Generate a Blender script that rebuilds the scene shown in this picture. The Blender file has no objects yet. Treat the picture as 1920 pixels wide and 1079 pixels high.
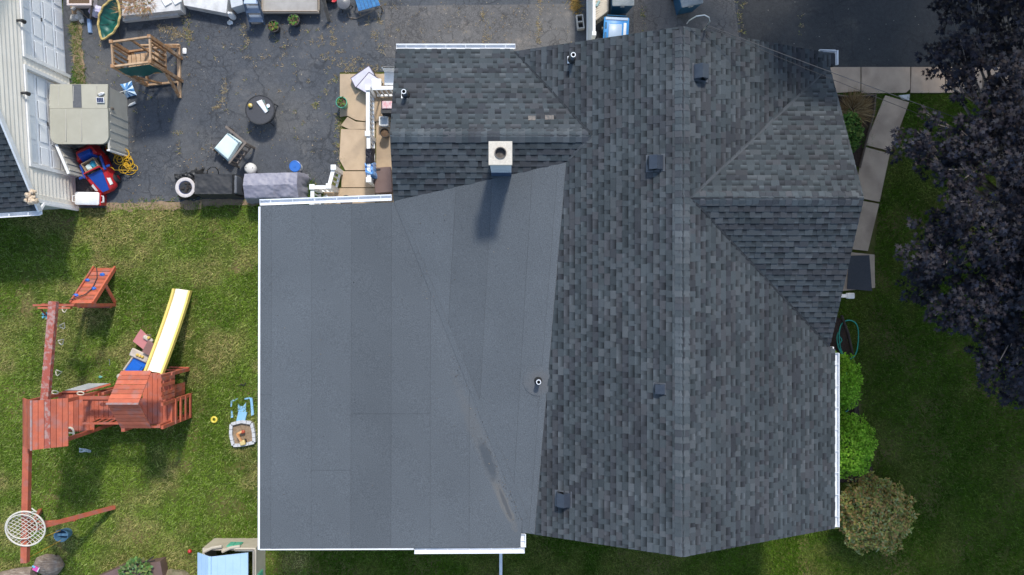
import bpy, math, random
import numpy as np
from mathutils import Vector, Matrix, Euler, noise as mnoise

R = math.radians
rnd = random.Random(7)
scene = bpy.context.scene
COL = scene.collection

# ------------------------------------------------------------------ camera
H = 23.0                       # drone height above the ground, metres
F = 1500.0                     # focal length in photograph pixels (1920 wide)
cam_d = bpy.data.cameras.new('drone_camera')
cam_d.sensor_width = 36.0
cam_d.lens = 36.0 * F / 1920.0
cam_d.clip_start = 0.1
cam_d.clip_end = 2000.0
cam = bpy.data.objects.new('drone_camera', cam_d)
cam.location = (0, 0, H)
COL.objects.link(cam)
scene.camera = cam

# ------------------------------------------------------------------ sky, sun, exposure
SUN_EL, SUN_AZ = R(51.0), R(14.0)            # azimuth measured from +Y towards +X
world = bpy.data.worlds.new('World')
scene.world = world
world.use_nodes = True
wn = world.node_tree.nodes
sky = wn.new('ShaderNodeTexSky')
sky.sky_type = 'NISHITA'
sky.sun_disc = False
sky.sun_elevation = SUN_EL
sky.sun_rotation = SUN_AZ
sky.dust_density = 1.0
sky.air_density = 1.2
world.node_tree.links.new(sky.outputs[0], wn['Background'].inputs[0])
wn['Background'].inputs[1].default_value = 0.15
sun_d = bpy.data.lights.new('sun', 'SUN')
sun_d.energy = 2.05
sun_d.angle = R(5.5)
sun_d.color = (1.0, 0.95, 0.87)
sun = bpy.data.objects.new('sun', sun_d)
to_sun = Vector((math.sin(SUN_AZ) * math.cos(SUN_EL), math.cos(SUN_AZ) * math.cos(SUN_EL), math.sin(SUN_EL)))
sun.rotation_euler = to_sun.to_track_quat('Z', 'Y').to_euler()
sun.location = to_sun * 60
COL.objects.link(sun)
scene.view_settings.view_transform = 'Standard'
scene.view_settings.look = 'None'
scene.view_settings.gamma = 1.0
scene.view_settings.exposure = 0.82
scene.view_settings.use_curve_mapping = False

# ------------------------------------------------------------------ helpers
def G(px, py, z=0.0):
    """A point of the photograph taken back to the place, at a known height."""
    d = H - z
    return ((px - 960.0) / F * d, (539.5 - py) / F * d)

def G3(px, py, z=0.0):
    x, y = G(px, py, z)
    return (x, y, z)

def on_surface(px, py, zf):
    z = 4.0
    for _ in range(12):
        x, y = G(px, py, z)
        z = zf(x, y)
    return (x, y, z)

def lin(c):
    return tuple(((v / 255.0) / 12.92 if v / 255.0 <= 0.04045 else ((v / 255.0 + 0.055) / 1.055) ** 2.4) for v in c)

MATS = {}
def mat(name, c1, c2=None, scale=6.0, rough=0.75, bump=0.0, bscale=60.0, metal=0.0, contrast=(0.35, 0.65), stretch=None, spec=0.5, c3=None, s3=1.0, coat=0.0, vary=0.0):
    if name in MATS:
        return MATS[name]
    m = bpy.data.materials.new(name)
    m.use_nodes = True
    nt = m.node_tree
    n, l = nt.nodes, nt.links
    b = n['Principled BSDF']
    b.inputs['Roughness'].default_value = rough
    b.inputs['Metallic'].default_value = metal
    b.inputs['Specular IOR Level'].default_value = spec
    b.inputs['Coat Weight'].default_value = coat
    b.inputs['Base Color'].default_value = (*c1, 1)
    tc = n.new('ShaderNodeTexCoord')
    vec = tc.outputs['Object']
    if stretch:
        mp = n.new('ShaderNodeMapping')
        mp.inputs['Scale'].default_value = stretch
        l.new(vec, mp.inputs[0])
        vec = mp.outputs[0]
    if c2:
        t = n.new('ShaderNodeTexNoise')
        t.inputs['Scale'].default_value = scale
        t.inputs['Detail'].default_value = 6
        t.inputs['Roughness'].default_value = 0.62
        l.new(vec, t.inputs['Vector'])
        r = n.new('ShaderNodeMapRange')
        r.inputs['From Min'].default_value = contrast[0]
        r.inputs['From Max'].default_value = contrast[1]
        l.new(t.outputs[0], r.inputs[0])
        mx = n.new('ShaderNodeMix')
        mx.data_type = 'RGBA'
        mx.inputs[6].default_value = (*c1, 1)
        mx.inputs[7].default_value = (*c2, 1)
        l.new(r.outputs[0], mx.inputs[0])
        out = mx.outputs[2]
        if c3:
            t3 = n.new('ShaderNodeTexNoise')
            t3.inputs['Scale'].default_value = s3
            t3.inputs['Detail'].default_value = 5
            l.new(vec, t3.inputs['Vector'])
            r3 = n.new('ShaderNodeMapRange')
            r3.inputs['From Min'].default_value = 0.5
            r3.inputs['From Max'].default_value = 0.68
            l.new(t3.outputs[0], r3.inputs[0])
            m3 = n.new('ShaderNodeMix')
            m3.data_type = 'RGBA'
            l.new(r3.outputs[0], m3.inputs[0])
            l.new(out, m3.inputs[6])
            m3.inputs[7].default_value = (*c3, 1)
            out = m3.outputs[2]
        if vary > 0:                 # each board its own tone
            oi = n.new('ShaderNodeObjectInfo')
            rv = n.new('ShaderNodeMapRange')
            rv.inputs['To Min'].default_value = 1 - vary
            rv.inputs['To Max'].default_value = 1 + vary
            l.new(oi.outputs['Random'], rv.inputs[0])
            mv = n.new('ShaderNodeMix')
            mv.data_type = 'RGBA'
            mv.blend_type = 'MULTIPLY'
            mv.inputs[0].default_value = 1
            l.new(out, mv.inputs[6])
            l.new(rv.outputs[0], mv.inputs[7])
            out = mv.outputs[2]
        l.new(out, b.inputs['Base Color'])
    if bump > 0:
        t2 = n.new('ShaderNodeTexNoise')
        t2.inputs['Scale'].default_value = bscale
        t2.inputs['Detail'].default_value = 4
        l.new(vec, t2.inputs['Vector'])
        bp = n.new('ShaderNodeBump')
        bp.inputs['Strength'].default_value = bump
        bp.inputs['Distance'].default_value = 0.02
        l.new(t2.outputs[0], bp.inputs['Height'])
        l.new(bp.outputs[0], b.inputs['Normal'])
    MATS[name] = m
    return m

def attr_mat(name, rough=0.85, grain=0.0, gscale=90.0, spec=0.3, trans=0.0, bump=0.0, blotch=0.0):
    """Colour of each piece from its own mesh attribute, with a granule texture over it."""
    if name in MATS:
        return MATS[name]
    m = bpy.data.materials.new(name)
    m.use_nodes = True
    nt = m.node_tree
    n, l = nt.nodes, nt.links
    b = n['Principled BSDF']
    b.inputs['Roughness'].default_value = rough
    b.inputs['Specular IOR Level'].default_value = spec
    a = n.new('ShaderNodeAttribute')
    a.attribute_name = 'Col'
    out = a.outputs['Color']
    tc = n.new('ShaderNodeTexCoord')
    for g, s in ((grain, gscale), (blotch, 0.55)):
        if g > 0:
            t = n.new('ShaderNodeTexNoise')
            t.inputs['Scale'].default_value = s
            t.inputs['Detail'].default_value = 3
            l.new(tc.outputs['Object'], t.inputs['Vector'])
            r = n.new('ShaderNodeMapRange')
            r.inputs['From Min'].default_value = 0.3
            r.inputs['From Max'].default_value = 0.7
            r.inputs['To Min'].default_value = 1 - g
            r.inputs['To Max'].default_value = 1 + g
            l.new(t.outputs[0], r.inputs[0])
            mu = n.new('ShaderNodeMix')
            mu.data_type = 'RGBA'
            mu.blend_type = 'MULTIPLY'
            mu.inputs[0].default_value = 1
            l.new(out, mu.inputs[6])
            l.new(r.outputs[0], mu.inputs[7])
            out = mu.outputs[2]
            if bump > 0 and s == gscale:
                bp = n.new('ShaderNodeBump')
                bp.inputs['Strength'].default_value = bump
                bp.inputs['Distance'].default_value = 0.01
                l.new(t.outputs[0], bp.inputs['Height'])
                l.new(bp.outputs[0], b.inputs['Normal'])
    l.new(out, b.inputs['Base Color'])
    if trans > 0:
        tr = n.new('ShaderNodeBsdfTranslucent')
        l.new(out, tr.inputs[0])
        ms = n.new('ShaderNodeMixShader')
        ms.inputs[0].default_value = trans
        l.new(b.outputs[0], ms.inputs[1])
        l.new(tr.outputs[0], ms.inputs[2])
        l.new(ms.outputs[0], n['Material Output'].inputs[0])
    MATS[name] = m
    return m

ROOT = {}
def tag(o, label=None, cat=None, group=None, kind=None):
    if label: o['label'] = label
    if cat: o['category'] = cat
    if group: o['group'] = group
    if kind: o['kind'] = kind
    return o

def thing(name, label, cat, loc=(0, 0, 0), rz=0.0, group=None):
    o = bpy.data.objects.new(name, None)
    o.empty_display_size = 0.2
    o.location = loc
    o.rotation_euler = (0, 0, rz)
    COL.objects.link(o)
    ROOT[o.name] = Vector(loc)
    return tag(o, label, cat, group)

def root_of(o):
    while o.parent:
        o = o.parent
    return o

class MB:
    """Collects solids; build() links them as one mesh object."""
    def __init__(s):
        s.v, s.f, s.c = [], [], []
    def add(s, vs, fs, cols=None):
        k = len(s.v)
        s.v += [tuple(p) for p in vs]
        s.f += [tuple(i + k for i in f) for f in fs]
        if cols is not None:
            s.c += cols
        return s
    def hexa(s, p):
        return s.add(p, [(3, 2, 1, 0), (4, 5, 6, 7), (0, 1, 5, 4), (1, 2, 6, 5), (2, 3, 7, 6), (3, 0, 4, 7)])
    def box(s, c, size, rz=0.0, rx=0.0, ry=0.0):
        m = Euler((rx, ry, rz)).to_matrix()
        x, y, z = size[0] / 2, size[1] / 2, size[2] / 2
        c = Vector(c)
        return s.hexa([c + m @ Vector(q) for q in ((-x, -y, -z), (x, -y, -z), (x, y, -z), (-x, y, -z), (-x, -y, z), (x, -y, z), (x, y, z), (-x, y, z))])
    def cbox(s, c, size, b=0.02, rz=0.0, rx=0.0, ry=0.0):
        """A box with chamfered edges."""
        m = Euler((rx, ry, rz)).to_matrix()
        c = Vector(c)
        x, y, z = size[0] / 2, size[1] / 2, size[2] / 2
        b = min(b, x * .8, y * .8, z * .8)
        def ring(x, y, z):
            return [(-x + b, -y, z), (x - b, -y, z), (x, -y + b, z), (x, y - b, z), (x - b, y, z), (-x + b, y, z), (-x, y - b, z), (-x, -y + b, z)]
        rs = [ring(x - b, y - b, -z), ring(x, y, -z + b), ring(x, y, z - b), ring(x - b, y - b, z)]
        vs = [c + m @ Vector(q) for r in rs for q in r]
        fs = [tuple(range(7, -1, -1)), tuple(range(24, 32))]
        for k in range(3):
            for i in range(8):
                j = (i + 1) % 8
                fs.append((k * 8 + i, k * 8 + j, k * 8 + 8 + j, k * 8 + 8 + i))
        return s.add(vs, fs)
    def beam(s, p0, p1, w, h, up=(0, 0, 1)):
        p0, p1 = Vector(p0), Vector(p1)
        d = (p1 - p0).normalized()
        u = Vector(up)
        if abs(d.dot(u)) > 0.98:
            u = Vector((0, 1, 0))
        a = d.cross(u).normalized() * (w / 2)
        b = a.cross(d).normalized() * (h / 2)
        return s.hexa([p0 - a - b, p0 + a - b, p0 + a + b, p0 - a + b, p1 - a - b, p1 + a - b, p1 + a + b, p1 - a + b])
    def tube(s, pts, r, n=8, closed=False, cap=True):
        pts = [Vector(p) for p in pts]
        m = len(pts)
        rr = r if isinstance(r, (list, tuple)) else [r] * m
        vs, fs = [], []
        a = None
        for i, p in enumerate(pts):
            if closed:
                d = pts[(i + 1) % m] - pts[i - 1]
            else:
                d = pts[min(i + 1, m - 1)] - pts[max(i - 1, 0)]
            d = d.normalized() if d.length > 1e-9 else Vector((0, 0, 1))
            if a is None:
                t = Vector((0, 0, 1)) if abs(d.z) < 0.9 else Vector((1, 0, 0))
                a = d.cross(t).normalized()
            else:
                a = (a - d * a.dot(d))
                a = a.normalized() if a.length > 1e-6 else d.orthogonal().normalized()
            b = d.cross(a)
            for k in range(n):
                an = 2 * math.pi * k / n
                vs.append(p + (a * math.cos(an) + b * math.sin(an)) * rr[i])
        for i in range(m if closed else m - 1):
            j = (i + 1) % m
            for k in range(n):
                q = (k + 1) % n
                fs.append((i * n + k, i * n + q, j * n + q, j * n + k))
        if cap and not closed:
            fs.append(tuple(range(n - 1, -1, -1)))
            fs.append(tuple((m - 1) * n + k for k in range(n)))
        return s.add(vs, fs)
    def lathe(s, prof, c=(0, 0, 0), n=20, M=None, sx=1.0, sy=1.0):
        vs, fs = [], []
        c = Vector(c)
        for r, z in prof:
            for k in range(n):
                an = 2 * math.pi * k / n
                q = Vector((r * sx * math.cos(an), r * sy * math.sin(an), z))
                if M is not None:
                    q = M @ q
                vs.append(c + q)
        for i in range(len(prof) - 1):
            for k in range(n):
                q = (k + 1) % n
                fs.append((i * n + k, i * n + q, (i + 1) * n + q, (i + 1) * n + k))
        if prof[0][0] > 1e-6:
            fs.append(tuple(range(n - 1, -1, -1)))
        if prof[-1][0] > 1e-6:
            fs.append(tuple((len(prof) - 1) * n + k for k in range(n)))
        return s.add(vs, fs)
    def prism(s, poly, z0, z1):
        n = len(poly)
        zz0 = z0 if callable(z0) else (lambda x, y: z0)
        zz1 = z1 if callable(z1) else (lambda x, y: z1)
        ar = sum(poly[i][0] * poly[(i + 1) % n][1] - poly[(i + 1) % n][0] * poly[i][1] for i in range(n))
        if ar < 0:
            poly = poly[::-1]
        vs = [(x, y, zz0(x, y)) for x, y in poly] + [(x, y, zz1(x, y)) for x, y in poly]
        fs = [tuple(range(n - 1, -1, -1)), tuple(range(n, 2 * n))]
        for i in range(n):
            j = (i + 1) % n
            fs.append((i, j, n + j, n + i))
        return s.add(vs, fs)
    def extr(s, prof, a, b, o):
        """Closed profile of 2-D points (p,q) -> o(p,q,t) at t=a and t=b."""
        n = len(prof)
        vs = [o(p, q, a) for p, q in prof] + [o(p, q, b) for p, q in prof]
        fs = [tuple(range(n - 1, -1, -1)), tuple(range(n, 2 * n))]
        for i in range(n):
            j = (i + 1) % n
            fs.append((i, j, n + j, n + i))
        return s.add(vs, fs)
    def grid(s, nu, nv, fn, thick=0.0):
        vs = [fn(i / nu, j / nv) for j in range(nv + 1) for i in range(nu + 1)]
        fs = [(j * (nu + 1) + i, j * (nu + 1) + i + 1, (j + 1) * (nu + 1) + i + 1, (j + 1) * (nu + 1) + i) for j in range(nv) for i in range(nu)]
        return s.add(vs, fs)
    def blob(s, c, r, n=10, m=7, jit=0.15, sq=(1, 1, 1), rg=rnd):
        vs, fs = [], []
        c = Vector(c)
        for j in range(m + 1):
            th = math.pi * j / m
            for i in range(n):
                ph = 2 * math.pi * i / n
                k = r * (1 + rg.uniform(-jit, jit)) if 0 < j < m else r
                vs.append(c + Vector((k * sq[0] * math.sin(th) * math.cos(ph), k * sq[1] * math.sin(th) * math.sin(ph), k * sq[2] * math.cos(th))))
        for j in range(m):
            for i in range(n):
                q = (i + 1) % n
                fs.append((j * n + i, (j + 1) * n + i, (j + 1) * n + q, j * n + q))
        return s.add(vs, fs)
    def build(s, name, material, parent=None, smooth=False, local=False, kind=None, label=None):
        me = bpy.data.meshes.new(name)
        vs = s.v
        if parent is not None and not local:
            rt = root_of(parent)
            off = ROOT.get(rt.name)
            if off is not None:
                vs = [(v[0] - off.x, v[1] - off.y, v[2] - off.z) for v in vs]
        me.from_pydata(vs, [], s.f)
        if s.c:
            at = me.color_attributes.new('Col', 'FLOAT_COLOR', 'CORNER')
            flat = np.ones((len(me.loops), 4), dtype=np.float32)
            flat[:, :3] = np.array(s.c, dtype=np.float32)
            at.data.foreach_set('color', flat.ravel())
        if material is not None:
            me.materials.append(material)
        if smooth:
            me.polygons.foreach_set('use_smooth', [True] * len(me.polygons))
            try:
                me.set_sharp_from_angle(angle=R(40))
            except Exception:
                pass
        me.update()
        o = bpy.data.objects.new(name, me)
        COL.objects.link(o)
        if parent is not None:
            o.parent = parent
        if kind: o['kind'] = kind
        if label: o['label'] = label
        return o

def one(name, label, cat, mb, material, loc, smooth=False, group=None, rz=0.0):
    """A thing that is a single mesh, built round its own base point (world coordinates in)."""
    L = Vector(loc)
    mb.v = [(v[0] - L.x, v[1] - L.y, v[2] - L.z) for v in mb.v]
    o = mb.build(name, material, None, smooth)
    o.location = loc
    ROOT[o.name] = L
    return tag(o, label, cat, group)

def clip(poly, axis, val, keep_less):
    out = []
    n = len(poly)
    for i in range(n):
        a, b = poly[i], poly[(i + 1) % n]
        ia = (a[axis] <= val) if keep_less else (a[axis] >= val)
        ib = (b[axis] <= val) if keep_less else (b[axis] >= val)
        if ia:
            out.append(a)
        if ia != ib:
            t = (val - a[axis]) / (b[axis] - a[axis])
            out.append((a[0] + (b[0] - a[0]) * t, a[1] + (b[1] - a[1]) * t))
    return out

def clip_rect(poly, u0, u1, v0, v1):
    for ax, val, kl in ((0, u0, False), (0, u1, True), (1, v0, False), (1, v1, True)):
        poly = clip(poly, ax, val, kl)
        if len(poly) < 3:
            return []
    ded = []
    for p in poly:
        if not ded or abs(p[0] - ded[-1][0]) + abs(p[1] - ded[-1][1]) > 1e-5:
            ded.append(p)
    if len(ded) > 1 and abs(ded[0][0] - ded[-1][0]) + abs(ded[0][1] - ded[-1][1]) < 1e-5:
        ded.pop()
    return ded if len(ded) >= 3 else []

def area2(p):
    return sum(p[i][0] * p[(i + 1) % len(p)][1] - p[(i + 1) % len(p)][0] * p[i][1] for i in range(len(p))) / 2

def inside(poly, x, y):
    c = False
    n = len(poly)
    j = n - 1
    for i in range(n):
        xi, yi = poly[i]
        xj, yj = poly[j]
        if (yi > y) != (yj > y) and x < (xj - xi) * (y - yi) / (yj - yi) + xi:
            c = not c
        j = i
    return c

def np_inside(poly, X, Y):
    c = np.zeros(X.shape, bool)
    n = len(poly)
    j = n - 1
    for i in range(n):
        xi, yi = poly[i]
        xj, yj = poly[j]
        t = ((yi > Y) != (yj > Y)) & (X < (xj - xi) * (Y - yi) / ((yj - yi) + 1e-12) + xi)
        c ^= t
        j = i
    return c

def vnoise(X, Y, s, seed=0):
    """Smooth value noise in numpy, 0..1."""
    x, y = X * s + 100.3 + seed * 17.7, Y * s + 100.9 + seed * 7.1
    xi, yi = np.floor(x).astype(np.int64), np.floor(y).astype(np.int64)
    fx, fy = x - xi, y - yi
    fx, fy = fx * fx * (3 - 2 * fx), fy * fy * (3 - 2 * fy)
    def h(a, b):
        q = (a * 374761393 + b * 668265263 + seed * 974634) & 0x7fffffff
        q = ((q ^ (q >> 13)) * 1274126177) & 0x7fffffff
        return ((q ^ (q >> 16)) & 0xffff) / 65535.0
    return (h(xi, yi) * (1 - fx) + h(xi + 1, yi) * fx) * (1 - fy) + (h(xi, yi + 1) * (1 - fx) + h(xi + 1, yi + 1) * fx) * fy

def fast_mesh(name, V, nper, material, C=None, parent=None, kind=None, faces=None):
    """Many equal polygons at once: V (N,nper,3), C (N,3)."""
    N = V.shape[0]
    me = bpy.data.meshes.new(name)
    me.vertices.add(N * nper)
    me.vertices.foreach_set('co', V.astype(np.float32).ravel())
    me.loops.add(N * nper)
    me.loops.foreach_set('vertex_index', np.arange(N * nper, dtype=np.int32))
    me.polygons.add(N)
    me.polygons.foreach_set('loop_start', (np.arange(N) * nper).astype(np.int32))
    me.polygons.foreach_set('loop_total', np.full(N, nper, dtype=np.int32))
    if C is not None:
        at = me.color_attributes.new('Col', 'FLOAT_COLOR', 'POINT')
        cc = np.ones((N * nper, 4), np.float32)
        cc[:, :3] = np.repeat(C, nper, axis=0)
        at.data.foreach_set('color', cc.ravel())
    me.materials.append(material)
    me.update(calc_edges=True)
    me.validate()
    o = bpy.data.objects.new(name, me)
    COL.objects.link(o)
    if parent is not None:
        o.parent = parent
    if kind: o['kind'] = kind
    return o

# ------------------------------------------------------------------ materials
M_WHITE = mat('white_paint', (.78, .78, .77), (.68, .68, .66), 3.0, .5)
M_ALU = mat('white_aluminium', (.80, .80, .80), (.70, .71, .71), 4.0, .4)
M_SIDING = mat('cream_siding', (.82, .765, .665), (.76, .705, .605), 2.0, .6, vary=.05)
M_GDOOR = mat('garage_door_white', (.84, .85, .86), (.79, .80, .81), 3.0, .5)
M_DARK = mat('black_metal', (.02, .02, .022), (.035, .035, .035), 20, .5)
M_BLACKP = mat('black_plastic', (.015, .015, .016), (.03, .03, .03), 9, .45)
M_GLASS = mat('window_glass', (.03, .04, .05), None, rough=.08)
M_TRIM = M_WHITE
M_SHINGLE = attr_mat('asphalt_shingle', .95, .20, 140.0, .15, bump=.25, blotch=.13)
M_DECKING = mat('roof_underlay', (.05, .055, .06), None, rough=.9)
M_MEMBRANE = attr_mat('mineral_roofing_sheet', .92, .30, 60.0, .2, bump=.45, blotch=.07)
def stain_on(m, c, ang, size, col, amount, off):
    """A soft stain with its own outline, laid into a material at a fixed place on the object."""
    n, l = m.node_tree.nodes, m.node_tree.links
    b = n['Principled BSDF']
    src = b.inputs['Base Color'].links[0].from_socket
    tc = n.new('ShaderNodeTexCoord')
    su = n.new('ShaderNodeVectorMath'); su.operation = 'SUBTRACT'
    su.inputs[1].default_value = (c[0] - off[0], c[1] - off[1], 0)
    l.new(tc.outputs['Object'], su.inputs[0])
    ro = n.new('ShaderNodeVectorRotate'); ro.rotation_type = 'Z_AXIS'
    ro.inputs['Angle'].default_value = -ang
    l.new(su.outputs[0], ro.inputs['Vector'])
    mu = n.new('ShaderNodeVectorMath'); mu.operation = 'MULTIPLY'
    mu.inputs[1].default_value = (1 / size[0], 1 / size[1], 0)
    l.new(ro.outputs[0], mu.inputs[0])
    le = n.new('ShaderNodeVectorMath'); le.operation = 'LENGTH'
    l.new(mu.outputs[0], le.inputs[0])
    t = n.new('ShaderNodeTexNoise'); t.inputs['Scale'].default_value = 6.0; t.inputs['Detail'].default_value = 5
    l.new(tc.outputs['Object'], t.inputs['Vector'])
    ad = n.new('ShaderNodeMath'); ad.operation = 'MULTIPLY_ADD'
    ad.inputs[1].default_value = 1.0
    l.new(t.outputs[0], ad.inputs[0]); l.new(le.outputs['Value'], ad.inputs[2])
    r = n.new('ShaderNodeMapRange')
    r.inputs['From Min'].default_value = 1.05; r.inputs['From Max'].default_value = 1.5
    r.inputs['To Min'].default_value = amount; r.inputs['To Max'].default_value = 0.0
    l.new(ad.outputs[0], r.inputs[0])
    mx = n.new('ShaderNodeMix'); mx.data_type = 'RGBA'
    mx.inputs[7].default_value = (*col, 1)
    l.new(r.outputs[0], mx.inputs[0]); l.new(src, mx.inputs[6])
    l.new(mx.outputs[2], b.inputs['Base Color'])
M_RED = mat('red_stained_wood', (.47, .115, .056), (.37, .085, .043), 5, .75, .2, 30, stretch=(1, 1, 1), c3=(.34, .13, .10), s3=4.0, vary=.20)
M_REDW = mat('worn_red_wood', (.36, .085, .055), (.40, .25, .22), 9, .8, .2, 30, contrast=(.47, .6), vary=.12)
M_WOOD = mat('cedar_wood', (.38, .21, .10), (.28, .14, .06), 7, .75, .2, 30, c3=(.42, .31, .22), s3=6, vary=.18)
M_WOODP = mat('pale_plank_wood', (.45, .31, .19), (.36, .22, .12), 8, .8, .2, 40, vary=.15)
M_GREYW = mat('weathered_grey_wood', (.22, .18, .14), (.13, .105, .085), 9, .85, .3, 30)
M_CONC = mat('concrete', (.50, .375, .25), (.41, .305, .20), 2.2, .9, .3, 60, c3=(.30, .23, .16), s3=.9)
M_CONCG = mat('grey_concrete', (.52, .385, .28), (.43, .315, .23), 2.2, .9, .3, 60, c3=(.34, .245, .18), s3=1.2)
M_STONE = mat('cast_concrete_white', (.62, .61, .59), (.45, .44, .42), 4, .9, .3, 40)
M_BLOCK = mat('cinder_block', (.42, .41, .38), (.33, .32, .30), 20, .95, .4, 60)
M_CAP = mat('chimney_cap_concrete', (.62, .56, .46), (.50, .45, .37), 30, .9, .2, 80)
# ------------------------------------------------------------------ ground
def asphalt_mat(name, c1, c2, crack, cscale, patch, width=.035):
    m = bpy.data.materials.new(name)
    m.use_nodes = True
    n, l = m.node_tree.nodes, m.node_tree.links
    b = n['Principled BSDF']
    b.inputs['Roughness'].default_value = .88
    b.inputs['Specular IOR Level'].default_value = .3
    tc = n.new('ShaderNodeTexCoord')
    def noise(s, d=6, rg=.6, vec=None):
        t = n.new('ShaderNodeTexNoise')
        t.inputs['Scale'].default_value = s
        t.inputs['Detail'].default_value = d
        t.inputs['Roughness'].default_value = rg
        l.new(vec or tc.outputs['Object'], t.inputs['Vector'])
        return t
    def rng(src, a, bb, c=0., d=1.):
        r = n.new('ShaderNodeMapRange')
        r.inputs['From Min'].default_value = a
        r.inputs['From Max'].default_value = bb
        r.inputs['To Min'].default_value = c
        r.inputs['To Max'].default_value = d
        l.new(src, r.inputs[0])
        return r.outputs[0]
    def mix(f, a, bb, mode='MIX'):
        x = n.new('ShaderNodeMix')
        x.data_type = 'RGBA'
        x.blend_type = mode
        if isinstance(f, float): x.inputs[0].default_value = f
        else: l.new(f, x.inputs[0])
        for k, q in ((6, a), (7, bb)):
            if isinstance(q, tuple): x.inputs[k].default_value = (*q, 1)
            else: l.new(q, x.inputs[k])
        return x.outputs[2]
    base = mix(rng(noise(.7).outputs[0], .35, .65), c1, c2)
    base = mix(rng(noise(.35, 4).outputs[0], .52, .66, 0., .8), base, patch)
    fine = noise(55, 3)
    base = mix(1.0, base, rng(fine.outputs[0], .3, .7, .72, 1.3), 'MULTIPLY')
    mid = noise(9, 5)
    base = mix(1.0, base, rng(mid.outputs[0], .3, .7, .88, 1.12), 'MULTIPLY')
    base = mix(rng(noise(1.1, 7, .7).outputs[0], .56, .72, 0., .55), base, tuple(q * 2.3 * w_ for q, w_ in zip(c1, (1.15, 1.0, .82))))
    # cracks: warped cells of two sizes, thinned out by a large mask
    wv = n.new('ShaderNodeVectorMath')
    wv.operation = 'ADD'
    wn_ = noise(2.3, 4)
    sc = n.new('ShaderNodeVectorMath')
    sc.operation = 'SCALE'
    sc.inputs['Scale'].default_value = .55
    l.new(wn_.outputs['Color'], sc.inputs[0])
    l.new(tc.outputs['Object'], wv.inputs[0])
    l.new(sc.outputs[0], wv.inputs[1])
    hgt = None
    for s, w, k, sd in ((cscale, width, .5, .44), (cscale * 2.4, width * 1.2, .6, .46), (cscale * 5.5, width * 1.5, .6, .44)):
        v = n.new('ShaderNodeTexVoronoi')
        v.feature = 'DISTANCE_TO_EDGE'
        v.inputs['Scale'].default_value = s
        l.new(wv.outputs[0], v.inputs['Vector'])
        line = rng(v.outputs[0], 0., w, 1., 0.)
        mask = rng(noise(.8 if s == cscale else .5, 3).outputs[0], sd, sd + .12, 0., crack)
        mu = n.new('ShaderNodeMath')
        mu.operation = 'MULTIPLY'
        l.new(line, mu.inputs[0])
        l.new(mask, mu.inputs[1])
        base = mix(mu.outputs[0], base, tuple(q * .48 for q in c1))
    # pale specks of grit
    vs = n.new('ShaderNodeTexVoronoi')
    vs.inputs['Scale'].default_value = 4.0
    l.new(tc.outputs['Object'], vs.inputs['Vector'])
    base = mix(rng(vs.outputs['Distance'], .03, .06, .7, 0.), base, (.42, .38, .32))
    l.new(base, b.inputs['Base Color'])
    bp = n.new('ShaderNodeBump')
    bp.inputs['Strength'].default_value = .5
    bp.inputs['Distance'].default_value = .015
    l.new(mid.outputs[0], bp.inputs['Height'])
    l.new(bp.outputs[0], b.inputs['Normal'])
    return m

M_LAWN = mat('lawn_soil', (.050, .080, .012), (.095, .105, .024), 1.1, .95, .5, 25, c3=(.17, .13, .055), s3=.8, spec=.1)
M_ASPH = asphalt_mat('sealed_asphalt', (.064, .070, .079), (.079, .084, .092), .75, 1.0, (.105, .104, .102))
M_ASPH_OLD = asphalt_mat('old_cracked_asphalt', (.112, .108, .106), (.135, .130, .125), .9, 2.6, (.10, .095, .09), .05)
M_ASPH_NEW = asphalt_mat('fresh_dark_asphalt', (.040, .042, .045), (.050, .051, .053), .4, 1.2, (.075, .07, .065))

def sheet(name, poly, z, material, depth=.3, kind='structure'):
    o = MB().prism(poly, z - depth, z).build(name, material)
    if kind: o['kind'] = kind
    return o

sheet('lawn', [(-90, -90), (90, -90), (90, 90), (-90, 90)], 0.0, M_LAWN, .5)

def wiggle(a, b, n, amp, rg):
    out = []
    for i in range(n):
        t = i / n
        out.append((a[0] + (b[0] - a[0]) * t + rg.uniform(-amp, amp), a[1] + (b[1] - a[1]) * t + rg.uniform(-amp, amp)))
    return out
rg = random.Random(3)
yd = [(-12.9, 2.28)] + wiggle(G(197, 390), G(335, 377), 10, .03, rg) + wiggle(G(335, 377), G(560, 376), 12, .04, rg)
yd += [G(575, 372), G(604, 352), G(637, 322), G(637, 136), (-3.3, 6.2), (-3.3, 6.36), (16, 6.33), (40, 6.33), (40, 11), (-12.9, 11)]
sheet('driveway', yd, .012, M_ASPH, .3)
sheet('driveway_old_paving', [G(722, 12), G(1078, 8), G(1078, 120), G(722, 108)], .016, M_ASPH_OLD, .1)
sheet('driveway_cracked_paving', [G(1188, -40), G(1372, -40), G(1392, 126), G(1188, 126)], .016, M_ASPH_OLD, .1)
sheet('driveway_dark_paving', [G(1376, -60), (40, 9.2), (40, 6.32), G(1395, 126.5)], .0165, M_ASPH_NEW, .1)
M_DIRT = mat('bare_dirt', (.30, .215, .135), (.22, .15, .09), 6, .95, .5, 40)
rg = random.Random(5)
up = wiggle(G(193, 383), G(560, 369), 30, .035, rg)
dn = wiggle(G(560, 383), G(193, 398), 30, .06, rg)
sheet('dirt_edge', up + dn, .019, M_DIRT, .02)
sheet('dirt_strip', wiggle(G(132, 0), G(141, 158), 14, .03, rg) + wiggle(G(160, 158), G(150, 0), 14, .05, rg), .019, M_DIRT, .02)

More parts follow.
